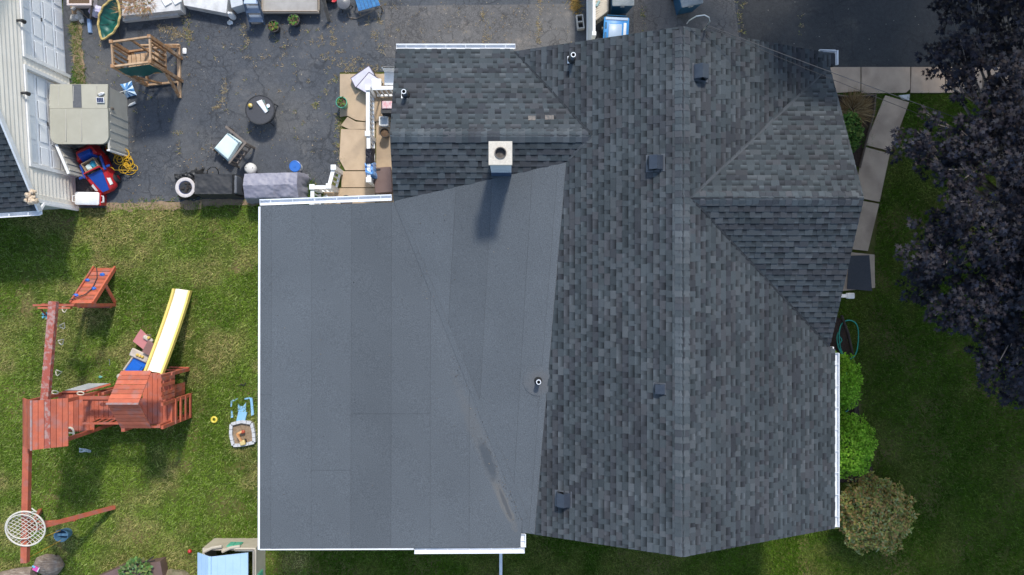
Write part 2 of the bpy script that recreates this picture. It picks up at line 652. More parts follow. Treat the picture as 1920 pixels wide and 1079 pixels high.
# concrete walk in slabs
walk = thing('path', None, None, (10, 5, 0))
walk['kind'] = 'structure'
def slab(pts, z, material=M_CONCG, parent=walk, name='slab', depth=.16):
    return MB().prism([G(*p) for p in pts], z - depth, z).build(name, material, parent)
slab([(1530, 127), (1612, 127), (1612, 172), (1530, 178)], .05)
slab([(1614, 127), (1705, 127), (1705, 168), (1697, 175), (1614, 176)], .055)
slab([(1707.5, 127), (1770, 127), (1770, 175), (1706, 175)], .05)
slab([(1772, 127), (1840, 127), (1840, 174), (1772, 175)], .052)
slab([(1842, 127), (1910, 127), (1910, 173), (1842, 174)], .052)
slab([(1659, 180), (1703, 193), (1669, 284), (1620, 272)], .05)
slab([(1619, 276), (1667, 289), (1648, 379), (1600, 370)], .045)
slab([(1598, 374), (1647, 383), (1626, 471), (1580, 466)], .05)
slab([(1560, 470), (1638, 478), (1639, 540), (1560, 548)], .06)
slab([(1684, 180), (1704, 178), (1703, 190), (1690, 187)], .058, M_STONE, name='broken_piece')
MATT = mat('dark_rubber_mat', (.050, .052, .060), (.065, .066, .075), 30, .9, .3, 90)
one('door_mat', 'dark grey rectangular mat lying on the concrete pad beside the roof', 'mat',
    MB().prism([G(1590, 480), G(1628, 479), G(1633, 546), G(1586, 542)], .061, .075), MATT, (*G(1610, 510), .061))

# patio
patio = thing('patio', None, None, (*G(690, 250), 0))
patio['kind'] = 'structure'
def pslab(pts, z, name='slab'):
    return MB().prism([G(*p) for p in pts], z - .2, z).build(name, M_CONC, patio)
pslab([(638, 140), (790, 140), (790, 228), (690, 229), (668, 226), (652, 218), (638, 220)], .05)
pslab([(652, 220), (668, 229), (704, 231), (704, 243), (655, 243), (640, 236)], .046)
pslab([(640, 243), (704, 244.5), (704, 320), (648, 320), (637, 300)], .05)
pslab([(706, 230), (790, 230), (790, 380), (706, 380)], .062)
pslab([(641, 322), (704, 322), (704, 352), (641, 352)], .058)
pslab([(608, 353.5), (704, 353.5), (704, 400), (608, 400)], .055)

# ------------------------------------------------------------------ house
house = thing('house', 'large house with grey shingled gables and a broad low membrane roof', 'house', (2.0, 0, 0))
RX, RZ, PM = 3.72, 5.60, .5
YN, YS = 5.68, -5.86
zWest = lambda x, y=0: RZ - PM * (RX - x)
zEast = lambda x, y=0: RZ - PM * (x - RX)
WR_Y, WR_Z = 3.5, 4.66
zWingN = lambda x, y: WR_Z - .412 * (y - WR_Y)
zWingS = lambda x, y: WR_Z - .5 * (WR_Y - y)
ER_Y, ER_Z = 1.96, 5.50
zEwN = lambda x, y: ER_Z - .555 * (y - ER_Y)
zEwS = lambda x, y: ER_Z - .555 * (ER_Y - y)
zMemR = lambda x, y: 4.37 + .0971 * (x - 1.27) + .033 * (y - 2.92)
zMemL = lambda x, y: 3.94 - .0086 * (x + 2.82) - .01014 * (y - 2.0)
XE = 7.85
EA = 3.92
nv_y = ER_Y + (ER_Z - zEast(7.7)) / .555
sv_y = ER_Y - (ER_Z - zEast(7.7)) / .555
slopes = [
    (zWest, [(RX, YS), (RX, YN), (.06, YN), (1.83, 3.5), (1.27, 2.92), (.545, YS)], 'x', -1),
    (zWingN, [(-2.8, 5.74), (.02, 5.74), (.06, YN), (1.83, 3.5), (-2.8, 3.5)], 'y', 1),
    (zWingS, [(-2.8, 3.5), (1.83, 3.5), (1.27, 2.92), (-2.82, 2.06)], 'y', -1),
    (zEast, [(RX, YN), (RX, ER_Y), (EA, ER_Y), (7.7, nv_y), (XE, nv_y + .03), (XE, YN)], 'x', 1),
    (zEast, [(RX, ER_Y), (RX, YS), (XE, YS), (XE, sv_y - .06), (7.7, sv_y), (EA, ER_Y)], 'x', 1),
    (zEwN, [(EA, ER_Y), (7.7, ER_Y), (7.7, nv_y)], 'y', 1),
    (zEwS, [(EA, ER_Y), (7.7, ER_Y), (7.7, sv_y)], 'y', -1),
]
TONES = [(.055, .065, .071), (.046, .055, .060), (.062, .071, .077), (.057, .060, .065), (.069, .077, .082), (.044, .048, .054), (.056, .066, .071)]

def shingle_cells(zf, poly, axis, down, rg, expo=.143, tones=TONES):
    """Laminated shingles of one slope: each cell a wedge, thick at its lower edge. axis: the horizontal
    axis the slope runs along; down: sign of the downhill direction on it. Returns (area, verts, faces, colours)."""
    # slope coordinates: a = along the eave, b = horizontal distance uphill
    if axis == 'x':
        to = lambda x, y: (y, -down * x)
        back = lambda a, b: (-down * b, a)
    else:
        to = lambda x, y: (x, -down * y)
        back = lambda a, b: (a, -down * b)
    pl = [to(*p) for p in poly]
    bmin, bmax = min(p[1] for p in pl), max(p[1] for p in pl)
    amin, amax = min(p[0] for p in pl), max(p[0] for p in pl)
    x0, y0 = back(0, 0)
    x1, y1 = back(0, 1)
    g = zf(x1, y1) - zf(x0, y0)
    c = 1 / math.sqrt(1 + g * g)
    dx, dy = x1 - x0, y1 - y0
    nrm = Vector((-dx * g, -dy * g, 1)).normalized()
    step = expo * c
    out = []
    j = 0
    b = bmin
    while b < bmax - .01:
        b2 = min(b + step, bmax)
        a = amin - rg.uniform(0, .4)
        tooth = rg.random() < .5
        run_tone = rg.choice(tones)
        while a < amax:
            w = rg.uniform(.105, .20) if tooth else rg.uniform(.085, .165)
            if rg.random() < .12: w *= 1.5
            if rg.random() < .45: run_tone = rg.choice(tones)
            cell = clip_rect(pl, a, a + w - (.002 if rg.random() < .2 else 0), b, b2)
            if cell and abs(area2(cell)) > 2e-4:
                k = rg.uniform(.78, 1.12)
                t = tuple(q * k for q in run_tone)
                th = .020 if tooth else .010
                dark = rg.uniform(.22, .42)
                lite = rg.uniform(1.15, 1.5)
                if area2(cell) < 0: cell = cell[::-1]
                top, bot, cols = [], [], []
                for (ca, cb) in cell:
                    f = (cb - b) / step
                    x, y = back(ca, cb)
                    z = zf(x, y)
                    p = Vector((x, y, z))
                    top.append(p + nrm * (th * (1 - f) + .002))
                    bot.append(p - nrm * .004)
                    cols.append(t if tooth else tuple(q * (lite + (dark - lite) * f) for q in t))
                m = len(cell)
                flip = Vector(top[1] - top[0]).cross(Vector(top[2] - top[0])).z < 0
                vs = [tuple(q) for q in top + bot]
                order = list(range(m))
                if flip: order = order[::-1]
                fs = [tuple(order)]
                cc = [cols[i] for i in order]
                for q in range(m):
                    i, i2 = order[q], order[(q + 1) % m]
                    fs.append((i, i + m, i2 + m, i2))
                    e = tuple(v * .5 for v in t)
                    cc += [e, e, e, e]
                zz = H - top[0].z
                out.append((abs(area2(cell)) / zz ** 2, vs, fs, cc))
            a += w
            tooth = not tooth if rg.random() < .93 else tooth
        b = b2
        j += 1
    return out

def place_shingles(cells, n, root, roofs, stuff_name):
    cells.sort(key=lambda c: -c[0])
    for c in cells[:n]:
        mb = MB()
        mb.add(c[1], c[2], c[3])
        mb.build('shingle', M_SHINGLE, roofs)
    mb = MB()
    for c in cells[n:]:
        mb.add(c[1], c[2], c[3])
    mb.build(stuff_name, M_SHINGLE, root, kind='stuff')

def ridge_caps(p0, p1, gl, gr, root, rg, step=.145, half=.165, tones=TONES, up=1):
    """Folded cap shingles along a ridge; gl, gr: fall per metre on the two sides."""
    p0, p1 = Vector(p0), Vector(p1)
    d = (p1 - p0)
    L = d.length
    d = d / L
    side = Vector((d.y, -d.x, 0))
    n = int(L / step)
    for i in range(n):
        a = p0 + d * (i * step)
        b = p0 + d * min((i + 1) * step + .012, L)
        k = rg.uniform(1.08, 1.36)
        t = tuple(q * k for q in rg.choice(tones))
        mb = MB()
        jl, jr = half + rg.uniform(-.008, .008), half + rg.uniform(-.008, .008)
        vs = []
        for p, h in ((a, .022), (b, .013)):
            vs += [p + side * -jl + Vector((0, 0, -gl * jl + h)), p + side * -.05 + Vector((0, 0, -gl * .05 + h + .008)), p + side * .05 + Vector((0, 0, -gr * .05 + h + .008)), p + side * jr + Vector((0, 0, -gr * jr + h))]
            vs += [p + side * -jl + Vector((0, 0, -gl * jl - .004)), p + side * jr + Vector((0, 0, -gr * jr - .004))]
        fs = [(0, 1, 7, 6), (1, 2, 8, 7), (2, 3, 9, 8), (4, 0, 6, 10), (3, 5, 11, 9), (4, 5, 3, 2, 1, 0), (6, 7, 8, 9, 11, 10)]
        e = tuple(q * .75 for q in t)
        cols = []
        for f in fs[:3]: cols += [t] * 4
        for f in fs[3:]: cols += [e] * len(f)
        mb.add(vs, fs, cols)
        mb.build('ridge_shingle', M_SHINGLE, root)

# roof decks
decks = MB()
for zf, poly, ax, dn in slopes:
    decks.prism(poly, (lambda f: (lambda x, y: f(x, y) - .14))(zf), (lambda f: (lambda x, y: f(x, y) - .003))(zf))
roof = decks.build('roof', M_DECKING, house)
cells = []
for k, (zf, poly, ax, dn) in enumerate(slopes):
    cells += shingle_cells(zf, poly, ax, dn, random.Random(20 + k))
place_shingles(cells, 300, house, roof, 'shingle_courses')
rg = random.Random(9)
ridge_caps((RX, YS, RZ), (RX, YN, RZ), PM, PM, roof, rg)
ridge_caps((1.75, WR_Y, WR_Z), (-2.8, WR_Y, WR_Z), .412, .5, roof, rg)
ridge_caps((EA - .1, ER_Y, ER_Z), (7.7, ER_Y, ER_Z), .555, .555, roof, rg)
# valleys: woven strips where two slopes meet
def valley(a, b, zf, wd, tone, name='valley_strip'):
    a, b = Vector((*a, 0)), Vector((*b, 0))
    d = (b - a).normalized()
    s = Vector((-d.y, d.x, 0)) * wd
    n = 14
    vs, fs, cc = [], [], []
    rv = random.Random(int(wd * 1000))
    for i in range(n + 1):
        p = a.lerp(b, i / n)
        j1, j2 = rv.uniform(.7, 1.3), rv.uniform(.7, 1.3)
        for q in (p - s * j1, p, p + s * j2):
            vs.append((q.x, q.y, zf(q.x, q.y) + .022))
    for i in range(n):
        for k in range(2):
            f = (i * 3 + k, i * 3 + k + 1, i * 3 + k + 4, i * 3 + k + 3)
            fs.append(f)
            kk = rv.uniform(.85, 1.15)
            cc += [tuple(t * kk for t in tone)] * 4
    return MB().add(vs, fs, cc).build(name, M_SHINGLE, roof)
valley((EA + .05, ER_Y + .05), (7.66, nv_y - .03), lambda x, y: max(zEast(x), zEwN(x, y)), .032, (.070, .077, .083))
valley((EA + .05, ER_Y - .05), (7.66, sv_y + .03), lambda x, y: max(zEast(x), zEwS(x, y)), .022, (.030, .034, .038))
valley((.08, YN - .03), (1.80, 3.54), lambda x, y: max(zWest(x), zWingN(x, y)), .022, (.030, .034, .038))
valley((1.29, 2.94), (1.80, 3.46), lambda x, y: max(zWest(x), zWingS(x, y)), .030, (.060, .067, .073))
# white rake trim under the edges
M_FASCIA = M_ALU
def fascia(a, b, h=.16, t=.03, drop=.02):
    return MB().beam((a[0], a[1], a[2] - drop - h / 2), (b[0], b[1], b[2] - drop - h / 2), t, h).build('fascia', M_FASCIA, house)
for a, b in (((.06, YN - .03), (RX, YN - .03)), ((.545, YS + .03), (RX, YS + .03))):
    fascia((*a, zWest(a[0])), (*b, zWest(b[0])))
for a, b in (((RX, YN - .03), (XE, YN - .03)), ((RX, YS + .03), (XE, YS + .03)), ((XE - .03, sv_y), (XE - .03, YS))):
    fascia((*a, zEast(a[0])), (*b, zEast(b[0])))
fascia((7.67, ER_Y, ER_Z), (7.67, nv_y, zEwN(0, nv_y)))
fascia((7.67, ER_Y, ER_Z), (7.67, sv_y, zEwS(0, sv_y)))
fascia((-2.77, WR_Y, WR_Z), (-2.77, 5.74, zWingN(0, 5.74)))
fascia((-2.77, WR_Y, WR_Z), (-2.77, 2.06, zWingS(0, 2.06)))

# membrane roof: sheets lapped over one another
C2 = (.25, -5.53)
P3 = (-2.82, 2.03)
memL = [(-5.99, 1.94), (-5.975, -6.19), (.19, -6.17), C2, P3]
memR = [P3, (-2.82, 2.06), (1.27, 2.92), (.545, YS), (.23, YS + .04), C2]
mdeck = MB()
mdeck.prism(memL, lambda x, y: zMemL(x, y) - .18, lambda x, y: zMemL(x, y) - .004)
mdeck.prism(memR, lambda x, y: zMemR(x, y) - .18, lambda x, y: zMemR(x, y) - .004)
mroof = mdeck.build('low_roof', M_DECKING, house)
rg = random.Random(31)
def roll(poly, cuts, zf, tones, tilt=0.0, names='roofing_sheet'):
    for i in range(len(cuts) - 1):
        a, b = cuts[i], cuts[i + 1]
        sh = [(x - tilt * y, y) for x, y in poly]
        pc = clip_rect(sh, a + .0018, b - .0018, -50, 50)
        if not pc: continue
        segs = [(-50, 50)]
        if i in tones[1]:
            yj = tones[1][i]
            segs = [(-50, yj - .002), (yj + .002, 50)]
        for y0, y1 in segs:
            q = clip_rect(pc, -50, 50, y0, y1)
            if not q: continue
            q = [(x + tilt * y, y) for x, y in q]
            k = tones[0][i % len(tones[0])] * rg.uniform(.985, 1.015)
            base = (.089 * k, .099 * k, .107 * k)
            mb = MB()
            if area2(q) < 0: q = q[::-1]
            m = len(q)
            mid = (min(p[0] - tilt * p[1] for p in q) + max(p[0] - tilt * p[1] for p in q)) / 2
            lap = lambda x, y: .012 if (x - tilt * y) < a + .02 else .006
            vs = [(x, y, zf(x, y) + lap(x, y)) for x, y in q] + [(x, y, zf(x, y) - .002) for x, y in q]
            fs = [tuple(range(m))] + [(j, j + m, (j + 1) % m + m, (j + 1) % m) for j in range(m)]
            cols = [base] * m + [tuple(v * .45 for v in base)] * (4 * m)
            mb.add(vs, fs, cols)
            mb.build(names, M_MEMBRANE, mroof)
d_ = H - 3.96
X_ = lambda px: (px - 960) / F * d_
roll(memL, [X_(484), X_(510), X_(585), X_(659), X_(734), X_(807), X_(880), X_(990)], zMemL,
     ([1.0, 1.04, 1.0, .92, .98, 1.0, 1.02], {0: (539.5 - 740) / F * d_, 2: (539.5 - 881) / F * d_, 3: -3.0, 4: (539.5 - 776) / F * d_, 1: -20}))
roll(memR, [X_(730), X_(845), X_(912), X_(985), X_(1075)], zMemR, ([1.02, .92, 1.0, 1.03], {}), tilt=.058)
# two pale scuffed shingle tabs on the wing
for px, py, w_ in ((997, 222, .17), (1030, 221, .2)):
    x, y, z = on_surface(px, py, zWingN)
    MB().prism([(x - w_ / 2, y - .055), (x + w_ / 2, y - .055), (x + w_ / 2, y + .055), (x - w_ / 2, y + .055)], lambda a, b: zWingN(a, b) + .016, lambda a, b: zWingN(a, b) + .026).build('scuffed_shingle', mat('scuffed_granules', (.19, .165, .14), (.08, .08, .082), 16, .95), roof)
# a narrow strip welded over the crease and the edge by the shingles
def strip(pts, z, k=1.0, name='cover_strip'):
    mb = MB()
    q = pts if area2(pts) > 0 else pts[::-1]
    m = len(q)
    base = (.089 * k, .099 * k, .107 * k)
    vs = [(x, y, z(x, y)) for x, y in q] + [(x, y, z(x, y) - .012) for x, y in q]
    fs = [tuple(range(m))] + [(j, j + m, (j + 1) % m + m, (j + 1) % m) for j in range(m)]
    mb.add(vs, fs, [base] * m + [tuple(v * .4 for v in base)] * (4 * m))
    return mb.build(name, M_MEMBRANE, mroof)
strip([(P3[0] + .02, P3[1] - .02), (C2[0] - .02, C2[1]), (C2[0] + .14, C2[1] + .08), (P3[0] + .4, P3[1] - .7)], lambda x, y: max(zMemL(x, y), zMemR(x, y)) + .016, 1.0)
strip([(1.25, 2.86), (.53, YS + .02), (.40, YS + .02), (1.07, 2.79)], lambda x, y: zMemR(x, y) + .019, 1.06)
# debris and water stain along the crease
c_ = on_surface(916, 860, zMemL); d2 = on_surface(940, 930, zMemL)
ang_ = math.atan2(C2[1] - P3[1], C2[0] - P3[0])
stain_on(M_MEMBRANE, on_surface(905, 840, zMemL), ang_, (2.1, .20), (.120, .115, .106), .28, (2.0, 0, 0))
stain_on(M_MEMBRANE, on_surface(946, 945, zMemL), ang_ + .04, (.75, .13), (.15, .137, .118), .45, (2.0, 0, 0))
stain_on(M_MEMBRANE, on_surface(914, 862, zMemL), ang_ - .06, (.60, .15), (.052, .062, .072), .7, (2.0, 0, 0))
stain_on(M_MEMBRANE, on_surface(948, 946, zMemL), ang_, (.48, .055), (.060, .066, .072), .7, (2.0, 0, 0))
stain_on(M_MEMBRANE, on_surface(1010, 717, zMemR), 0, (.38, .38), (.115, .113, .112), .45, (2.0, 0, 0))

# walls under the roofs, windows, doors
M_HWALL = mat('pale_house_siding', (.56, .55, .52), (.50, .49, .46), 3, .65)
w = MB()
w.extr([(.2, 0), (7.5, 0), (7.5, zEast(7.5) - .16), (RX, RZ - .16), (.2, zWest(.2) - .16)], -5.52, 5.34, lambda p, q, t: (p, t, q))
w.extr([(2.25, 0), (5.40, 0), (5.40, zWingN(0, 5.40) - .16), (3.5, WR_Z - .16), (2.25, zWingS(0, 2.25) - .16)], -2.45, .3, lambda p, q, t: (t, p, q))
w.extr([(sv_y + .3, 0), (nv_y - .3, 0), (nv_y - .3, zEwN(0, nv_y - .3) - .16), (ER_Y, ER_Z - .16), (sv_y + .3, zEwS(0, sv_y + .3) - .16)], 4.0, 7.42, lambda p, q, t: (t, p, q))
w.prism([(-5.72, 1.70), (-5.72, -5.92), (.3, -5.92), (.3, 1.70)], 0, 3.78)
walls = w.build('wall', M_HWALL, house)
def window(c, size, nrm):
    ax = 0 if abs(nrm[0]) > .5 else 1
    def bx(mb, dc, s):
        cc = Vector(c) + Vector(dc)
        sz = (s[2], s[0], s[1]) if ax == 0 else (s[0], s[2], s[1])
        return mb.box(cc, sz)
    n_ = Vector(nrm)
    fr = MB()
    W_, H_ = size
    off = n_ * .02
    sd = Vector((0, 1, 0)) if ax == 0 else Vector((1, 0, 0))
    for sgn in (-1, 1):
        bx(fr, sd * sgn * (W_ / 2) + off, (.08, H_ + .16, .06))
        bx(fr, Vector((0, 0, sgn * (H_ / 2 + .04))) + off, (W_ - .08, .08, .06))
    f = fr.build('window', M_WHITE, house)
    bx(MB(), n_ * .012, (W_ - .08, H_, .02)).build('pane', M_GLASS, f)
    bx(MB(), n_ * .024, (W_ - .08, .05, .03)).build('mullion', M_WHITE, f)
for yy in (-4.2, -2.6, .4, 3.2):
    window((7.5 if yy < -2 else 7.42, yy, 1.7), (1.0, 1.2), (1, 0, 0))
for xx in (1.6, 5.4):
    window((xx, -5.52, 1.8), (1.0, 1.2), (0, -1, 0))
    window((xx, 5.34, 1.8), (.9, 1.1), (0, 1, 0))
for yy in (-4.6, -2.2, .2):
    window((-5.72, yy, 1.8), (1.3, 1.2), (-1, 0, 0))
window((-2.45, 4.6, 1.8), (.9, 1.1), (-1, 0, 0))
dr = MB().box((-2.47, 3.2, 1.08), (.05, .92, 2.05)).build('door', M_WHITE, house)
MB().blob((-2.52, 2.85, 1.05), .035, 8, 6, 0).build('handle', M_DARK, dr)

# gutters
def gutter(p0, p1, outward, depth=.065, wid=.125, hangers=6, caps=True, name='gutter'):
    """Open channel hung outside the line p0-p1; outward: unit vector away from the wall."""
    p0, p1, o = Vector(p0), Vector(p1), Vector(outward)
    t = .006
    prof = [(0, 0), (0, -depth), (wid * .75, -depth), (wid, -depth * .35), (wid, .012), (wid - .022, .012), (wid - .022, .004), (wid - .008, .002), (wid - .01, -depth * .33), (wid * .75 - .006, -depth + t), (t, -depth + t), (t, 0)]
    mb = MB()
    n = len(prof)
    vs = [p0 + o * a + Vector((0, 0, b)) for a, b in prof] + [p1 + o * a + Vector((0, 0, b)) for a, b in prof]
    mb.add(vs, [(i, (i + 1) % n, n + (i + 1) % n, n + i) for i in range(n)] + [tuple(range(n - 1, -1, -1)), tuple(range(n, 2 * n))])
    g = mb.build(name, M_ALU, house)
    d = (p1 - p0)
    for i in range(hangers):
        c = p0 + d * ((i + .5) / hangers)
        MB().beam(c + o * .004 + Vector((0, 0, -.003)), c + o * (wid - .006) + Vector((0, 0, -.003)), .014, .010).build('hanger', M_ALU, g)
    if caps:
        for q in (p0, p1):
            dd = d.normalized() * (.004 if q == p0 else -.004)
            MB().beam(q + dd + o * .001 + Vector((0, 0, -depth / 2)), q + dd + o * wid + Vector((0, 0, -depth / 2)), .008, depth).build('end_cap', M_ALU, g)
    return g
zg = zWingN(0, 5.74)
gutter((-2.79, 5.745, zg - .01), (.08, 5.745, zg - .01), (0, 1, 0), hangers=6)
g1 = gutter((-6.0, 1.95, 3.97), (-2.86, 2.07, 3.97), (-.038, .999, 0), wid=.145, hangers=6)
MB().box((-5.52, 2.03, 3.868), (.09, .05, .006)).build('outlet', M_DARK, g1)
gutter((-2.32, -6.205, 3.985), (.30, -6.19, 3.985), (0, -1, 0), hangers=5)
gutter((.205, -6.17, 3.99), (.205, -5.86, 3.99), (1, 0, 0), hangers=1)
g2 = gutter((XE + .012, sv_y - .15, 3.53), (XE + .012, YS + .03, 3.53), (1, 0, 0), wid=.105, hangers=8)
gutter((7.46, YN + .035, 3.60), (7.86, YN + .035, 3.56), (0, 1, 0), wid=.06, hangers=1)
gutter((XE + .012, 5.42, 3.55), (XE + .012, YN + .09, 3.55), (1, 0, 0), wid=.07, hangers=1)
# drip edge of the membrane roof
MB().beam((-6.0, 1.92, 3.93), (-5.99, -6.2, 4.01), .045, .14).build('drip_edge', M_ALU, house)
MB().beam((-5.99, -6.205, 3.985), (-2.33, -6.20, 3.975), .03, .14).build('drip_edge', M_ALU, house)
# downspouts
def spout(pts, name='downspout'):
    mb = MB()
    for a, b in zip(pts, pts[1:]):
        mb.beam(a, b, .085, .065)
    return mb.build(name, M_ALU, house)
spout([(-.32, -6.26, 3.88), (-.32, -5.99, 3.55), (-.32, -5.985, .25), (-.32, -6.4, .09), (-.32, -8.6, .07)])
spout([(7.92, -5.6, 3.43), (7.6, -5.6, 3.1), (7.56, -5.6, .3), (8.35, -5.55, .12), (8.55, -5.72, .09)])
spout([(-5.55, 2.05, 3.87), (-5.6, 1.80, 3.5), (-5.6, 1.76, .3), (-5.6, 2.2, .1)])
# little white hood on the east wall
hx, hy = G(1594, 555, 2.4)
hood = MB().cbox((hx, hy, 2.4), (.19, .15, .14), .02).build('vent_hood', M_WHITE, house)
MB().box((hx - .25, hy, 2.4), (.36, .085, .085)).build('duct', M_WHITE, hood)

# chimney
ch = MB()
cx, cy = -.245, 2.85
prev = 3.9
for k in range(20):
    z0 = 3.95 + k * .10
    if z0 > 5.9: break
    e0, e1 = .228, .204
    ch.hexa([(cx - e0, cy - e0, z0), (cx + e0, cy - e0, z0), (cx + e0, cy + e0, z0), (cx - e0, cy + e0, z0), (cx - e1, cy - e1, z0 + .1), (cx + e1, cy - e1, z0 + .1), (cx + e1, cy + e1, z0 + .1), (cx - e1, cy + e1, z0 + .1)])
M_CHIM = mat('grey_lap_siding', (.46, .50, .53), (.38, .42, .45), 5, .7)
chim = ch.build('chimney', M_CHIM, roof)
M_FLASH = mat('dark_blue_flashing', (.018, .045, .10), (.03, .06, .12), 8, .5)
fl = MB()
fl.hexa([(cx - .235, cy - .237, 3.9), (cx + .235, cy - .237, 3.9), (cx + .235, cy + .237, 3.9), (cx - .235, cy + .237, 3.9), (cx - .233, cy - .235, 4.72), (cx + .233, cy - .235, 4.72), (cx + .233, cy + .235, 4.80), (cx - .233, cy + .235, 4.80)])
fl.build('flashing', M_FLASH, chim)
def ring_cap(name, c, half, rh, z0, z1, material, parent, n=32):
    vs, fs = [], []
    for z in (z0, z1):
        for k in range(n):
            a = 2 * math.pi * k / n
            x, y = math.cos(a), math.sin(a)
            s = half / max(abs(x), abs(y))
            vs.append((c[0] + x * s, c[1] + y * s, z))
        for k in range(n):
            a = 2 * math.pi * k / n
            vs.append((c[0] + math.cos(a) * rh, c[1] + math.sin(a) * rh, z))
    for k in range(n):
        q = (k + 1) % n
        fs += [(2 * n + k, 2 * n + q, 3 * n + q, 3 * n + k), (k, n + k, n + q, q), (k, q, 2 * n + q, 2 * n + k), (n + k, 3 * n + k, 3 * n + q, n + q)]
    return MB().add(vs, fs).build(name, material, parent)
cap = ring_cap('chimney_cap', (cx, cy), .25, .128, 5.95, 6.05, M_CAP, roof)
M_CLAY = mat('sooty_clay_flue', (.16, .14, .12), (.06, .055, .05), 6, .9)
MB().lathe([(.10, 5.955), (.127, 5.957), (.127, 6.075), (.108, 6.075), (.106, 5.962), (.0, 5.962)], (cx, cy, 0), 24).build('flue', M_CLAY, cap)

# pipe vents
def pipe_vent(px, py, zf, h=.38, r=.05, patch=False, lab=None):
    x, y, z = on_surface(px, py, lambda a, b: zf(a, b) + h)
    z = zf(x, y)
    p = MB()
    p.lathe([(r, -.12), (r, h), (r * .78, h), (r * .76, .06), (0, .06)], (x, y, z), 16)
    o = p.build('vent_pipe', mat('grey_pvc', (.10, .12, .15), (.07, .085, .11), 9, .5), roof)
    MB().lathe([(r * 1.02, h - .03), (r * 1.12, h - .03), (r * 1.12, h + .006), (r * .8, h + .006), (r * .8, h - .03)], (x, y, z), 16).build('pipe_rim', M_ALU, o)
    f = MB()
    g = .105
    f.prism([(x - g, y - g * .8), (x + g * .4, y - g * .8), (x + g * .4, y + g * .8), (x - g, y + g * .8)], lambda a, b: zf(a, b) + .012, lambda a, b: zf(a, b) + .019)
    if not patch:
        f.build('flashing', M_ALU, o)
        MB().lathe([(r * 2.1, .0), (r * 1.6, .06), (r * 1.05, .10)], (x, y, z + .01), 16).build('boot', M_BLACKP, o)
    else:
        ring = [(x + .36 * math.cos(a * math.pi / 14), y + .36 * math.sin(a * math.pi / 14)) for a in range(28)]
        ring = [p_ for p_ in ring if zWest(*p_) < zMemR(*p_) + .02]
        strip(ring, lambda a, b: zMemR(a, b) + .0225, 1.04, 'round_patch')
        MB().lathe([(r * 1.9, .0), (r * 1.5, .06), (r * 1.05, .10)], (x, y, z + .015), 16).build('boot', M_BLACKP, o)
pipe_vent(757, 172, zWingN)
pipe_vent(1075, 103, zWest)
pipe_vent(1010, 717, zMemR, .30, .052, True)

# slant box vents
M_VENT = mat('dark_blue_vent_metal', (.030, .038, .052), (.040, .048, .062), 9, .35)
def box_vent(px, py, zf, s, dirx, h=.20):
    x, y, z = on_surface(px, py, lambda a, b: zf(a, b) + h * .7)
    sl = zf(1, 0) - zf(0, 0)
    f = MB().prism([(x - s * .62, y - s * .62), (x + s * .62, y - s * .62), (x + s * .62, y + s * .62), (x - s * .62, y + s * .62)], lambda a, b: zf(a, b) + .012, lambda a, b: zf(a, b) + .020)
    fo = f.build('vent_flange', mat('shingle_grey_metal', (.075, .082, .092), None, rough=.6), roof)
    m = MB()
    d = dirx * s / 2
    zz = lambda a, q: zf(a, y) + q
    hw = s / 2
    m.hexa([(x - d, y - hw, zz(x - d, .02)), (x + d, y - hw, zz(x + d, .02)), (x + d, y + hw, zz(x + d, .02)), (x - d, y + hw, zz(x - d, .02)),
            (x - d, y - hw, zz(x - d, .05)), (x + d * .0, y - hw, zz(x, h)), (x + d * .0, y + hw, zz(x, h)), (x - d, y + hw, zz(x - d, .05))])
    m.hexa([(x, y - hw, zz(x, .03)), (x + d, y - hw, zz(x + d, .03)), (x + d, y + hw, zz(x + d, .03)), (x, y + hw, zz(x, .03)),
            (x, y - hw, zz(x, h)), (x + d * 1.02, y - hw, zz(x + d, h * .92)), (x + d * 1.02, y + hw, zz(x + d, h * .92)), (x, y + hw, zz(x, h))])
    m.build('roof_vent', M_VENT, roof)
box_vent(1316, 133, zEast, .31, 1, .26)
box_vent(1231, 304, zWest, .31, -1, .24)
box_vent(1238, 730, zWest, .21, -1, .15)
box_vent(1057, 939, zWest, .31, -1, .24)
# service mast and cables
ma = MB()
mx, my, mz = RX + .55, YN + .06, zEast(RX + .55)
M_GALV = mat('galvanised_steel', (.42, .44, .45), (.34, .36, .37), 12, .35, metal=.6)
ma.tube([(mx, my, 2.2), (mx, my, mz + .42), (mx - .04, my + .06, mz + .50), (mx - .14, my + .10, mz + .53), (mx - .30, my + .10, mz + .46), (mx - .42, my + .06, mz + .30), (mx - .44, my + .04, mz + .16)], .014, 8)
ma.build('service_mast', M_GALV, house)
for k, (dy, sag, r, nm) in enumerate(((0, .5, .008, 'twisted grey'), (-.16, .7, .006, 'thin black'))):
    a = Vector((mx - .03, my - .01, mz + .22 - k * .08))
    b = Vector((22.0, -.6 + dy * 3, 6.3))
    pts = []
    for i in range(41):
        t = i / 40
        p = a.lerp(b, t)
        p.z -= 4 * sag * t * (1 - t)
        pts.append(p)
    one('power_cable', ('dark grey overhead cable running from the roof peak towards the purple tree', 'thin black overhead cable running just beside the thicker one')[k], 'cable', MB().tube(pts, r, 6), mat('dark_cable', (.05, .05, .052), None, rough=.6) if k == 0 else M_BLACKP, tuple(a), True)
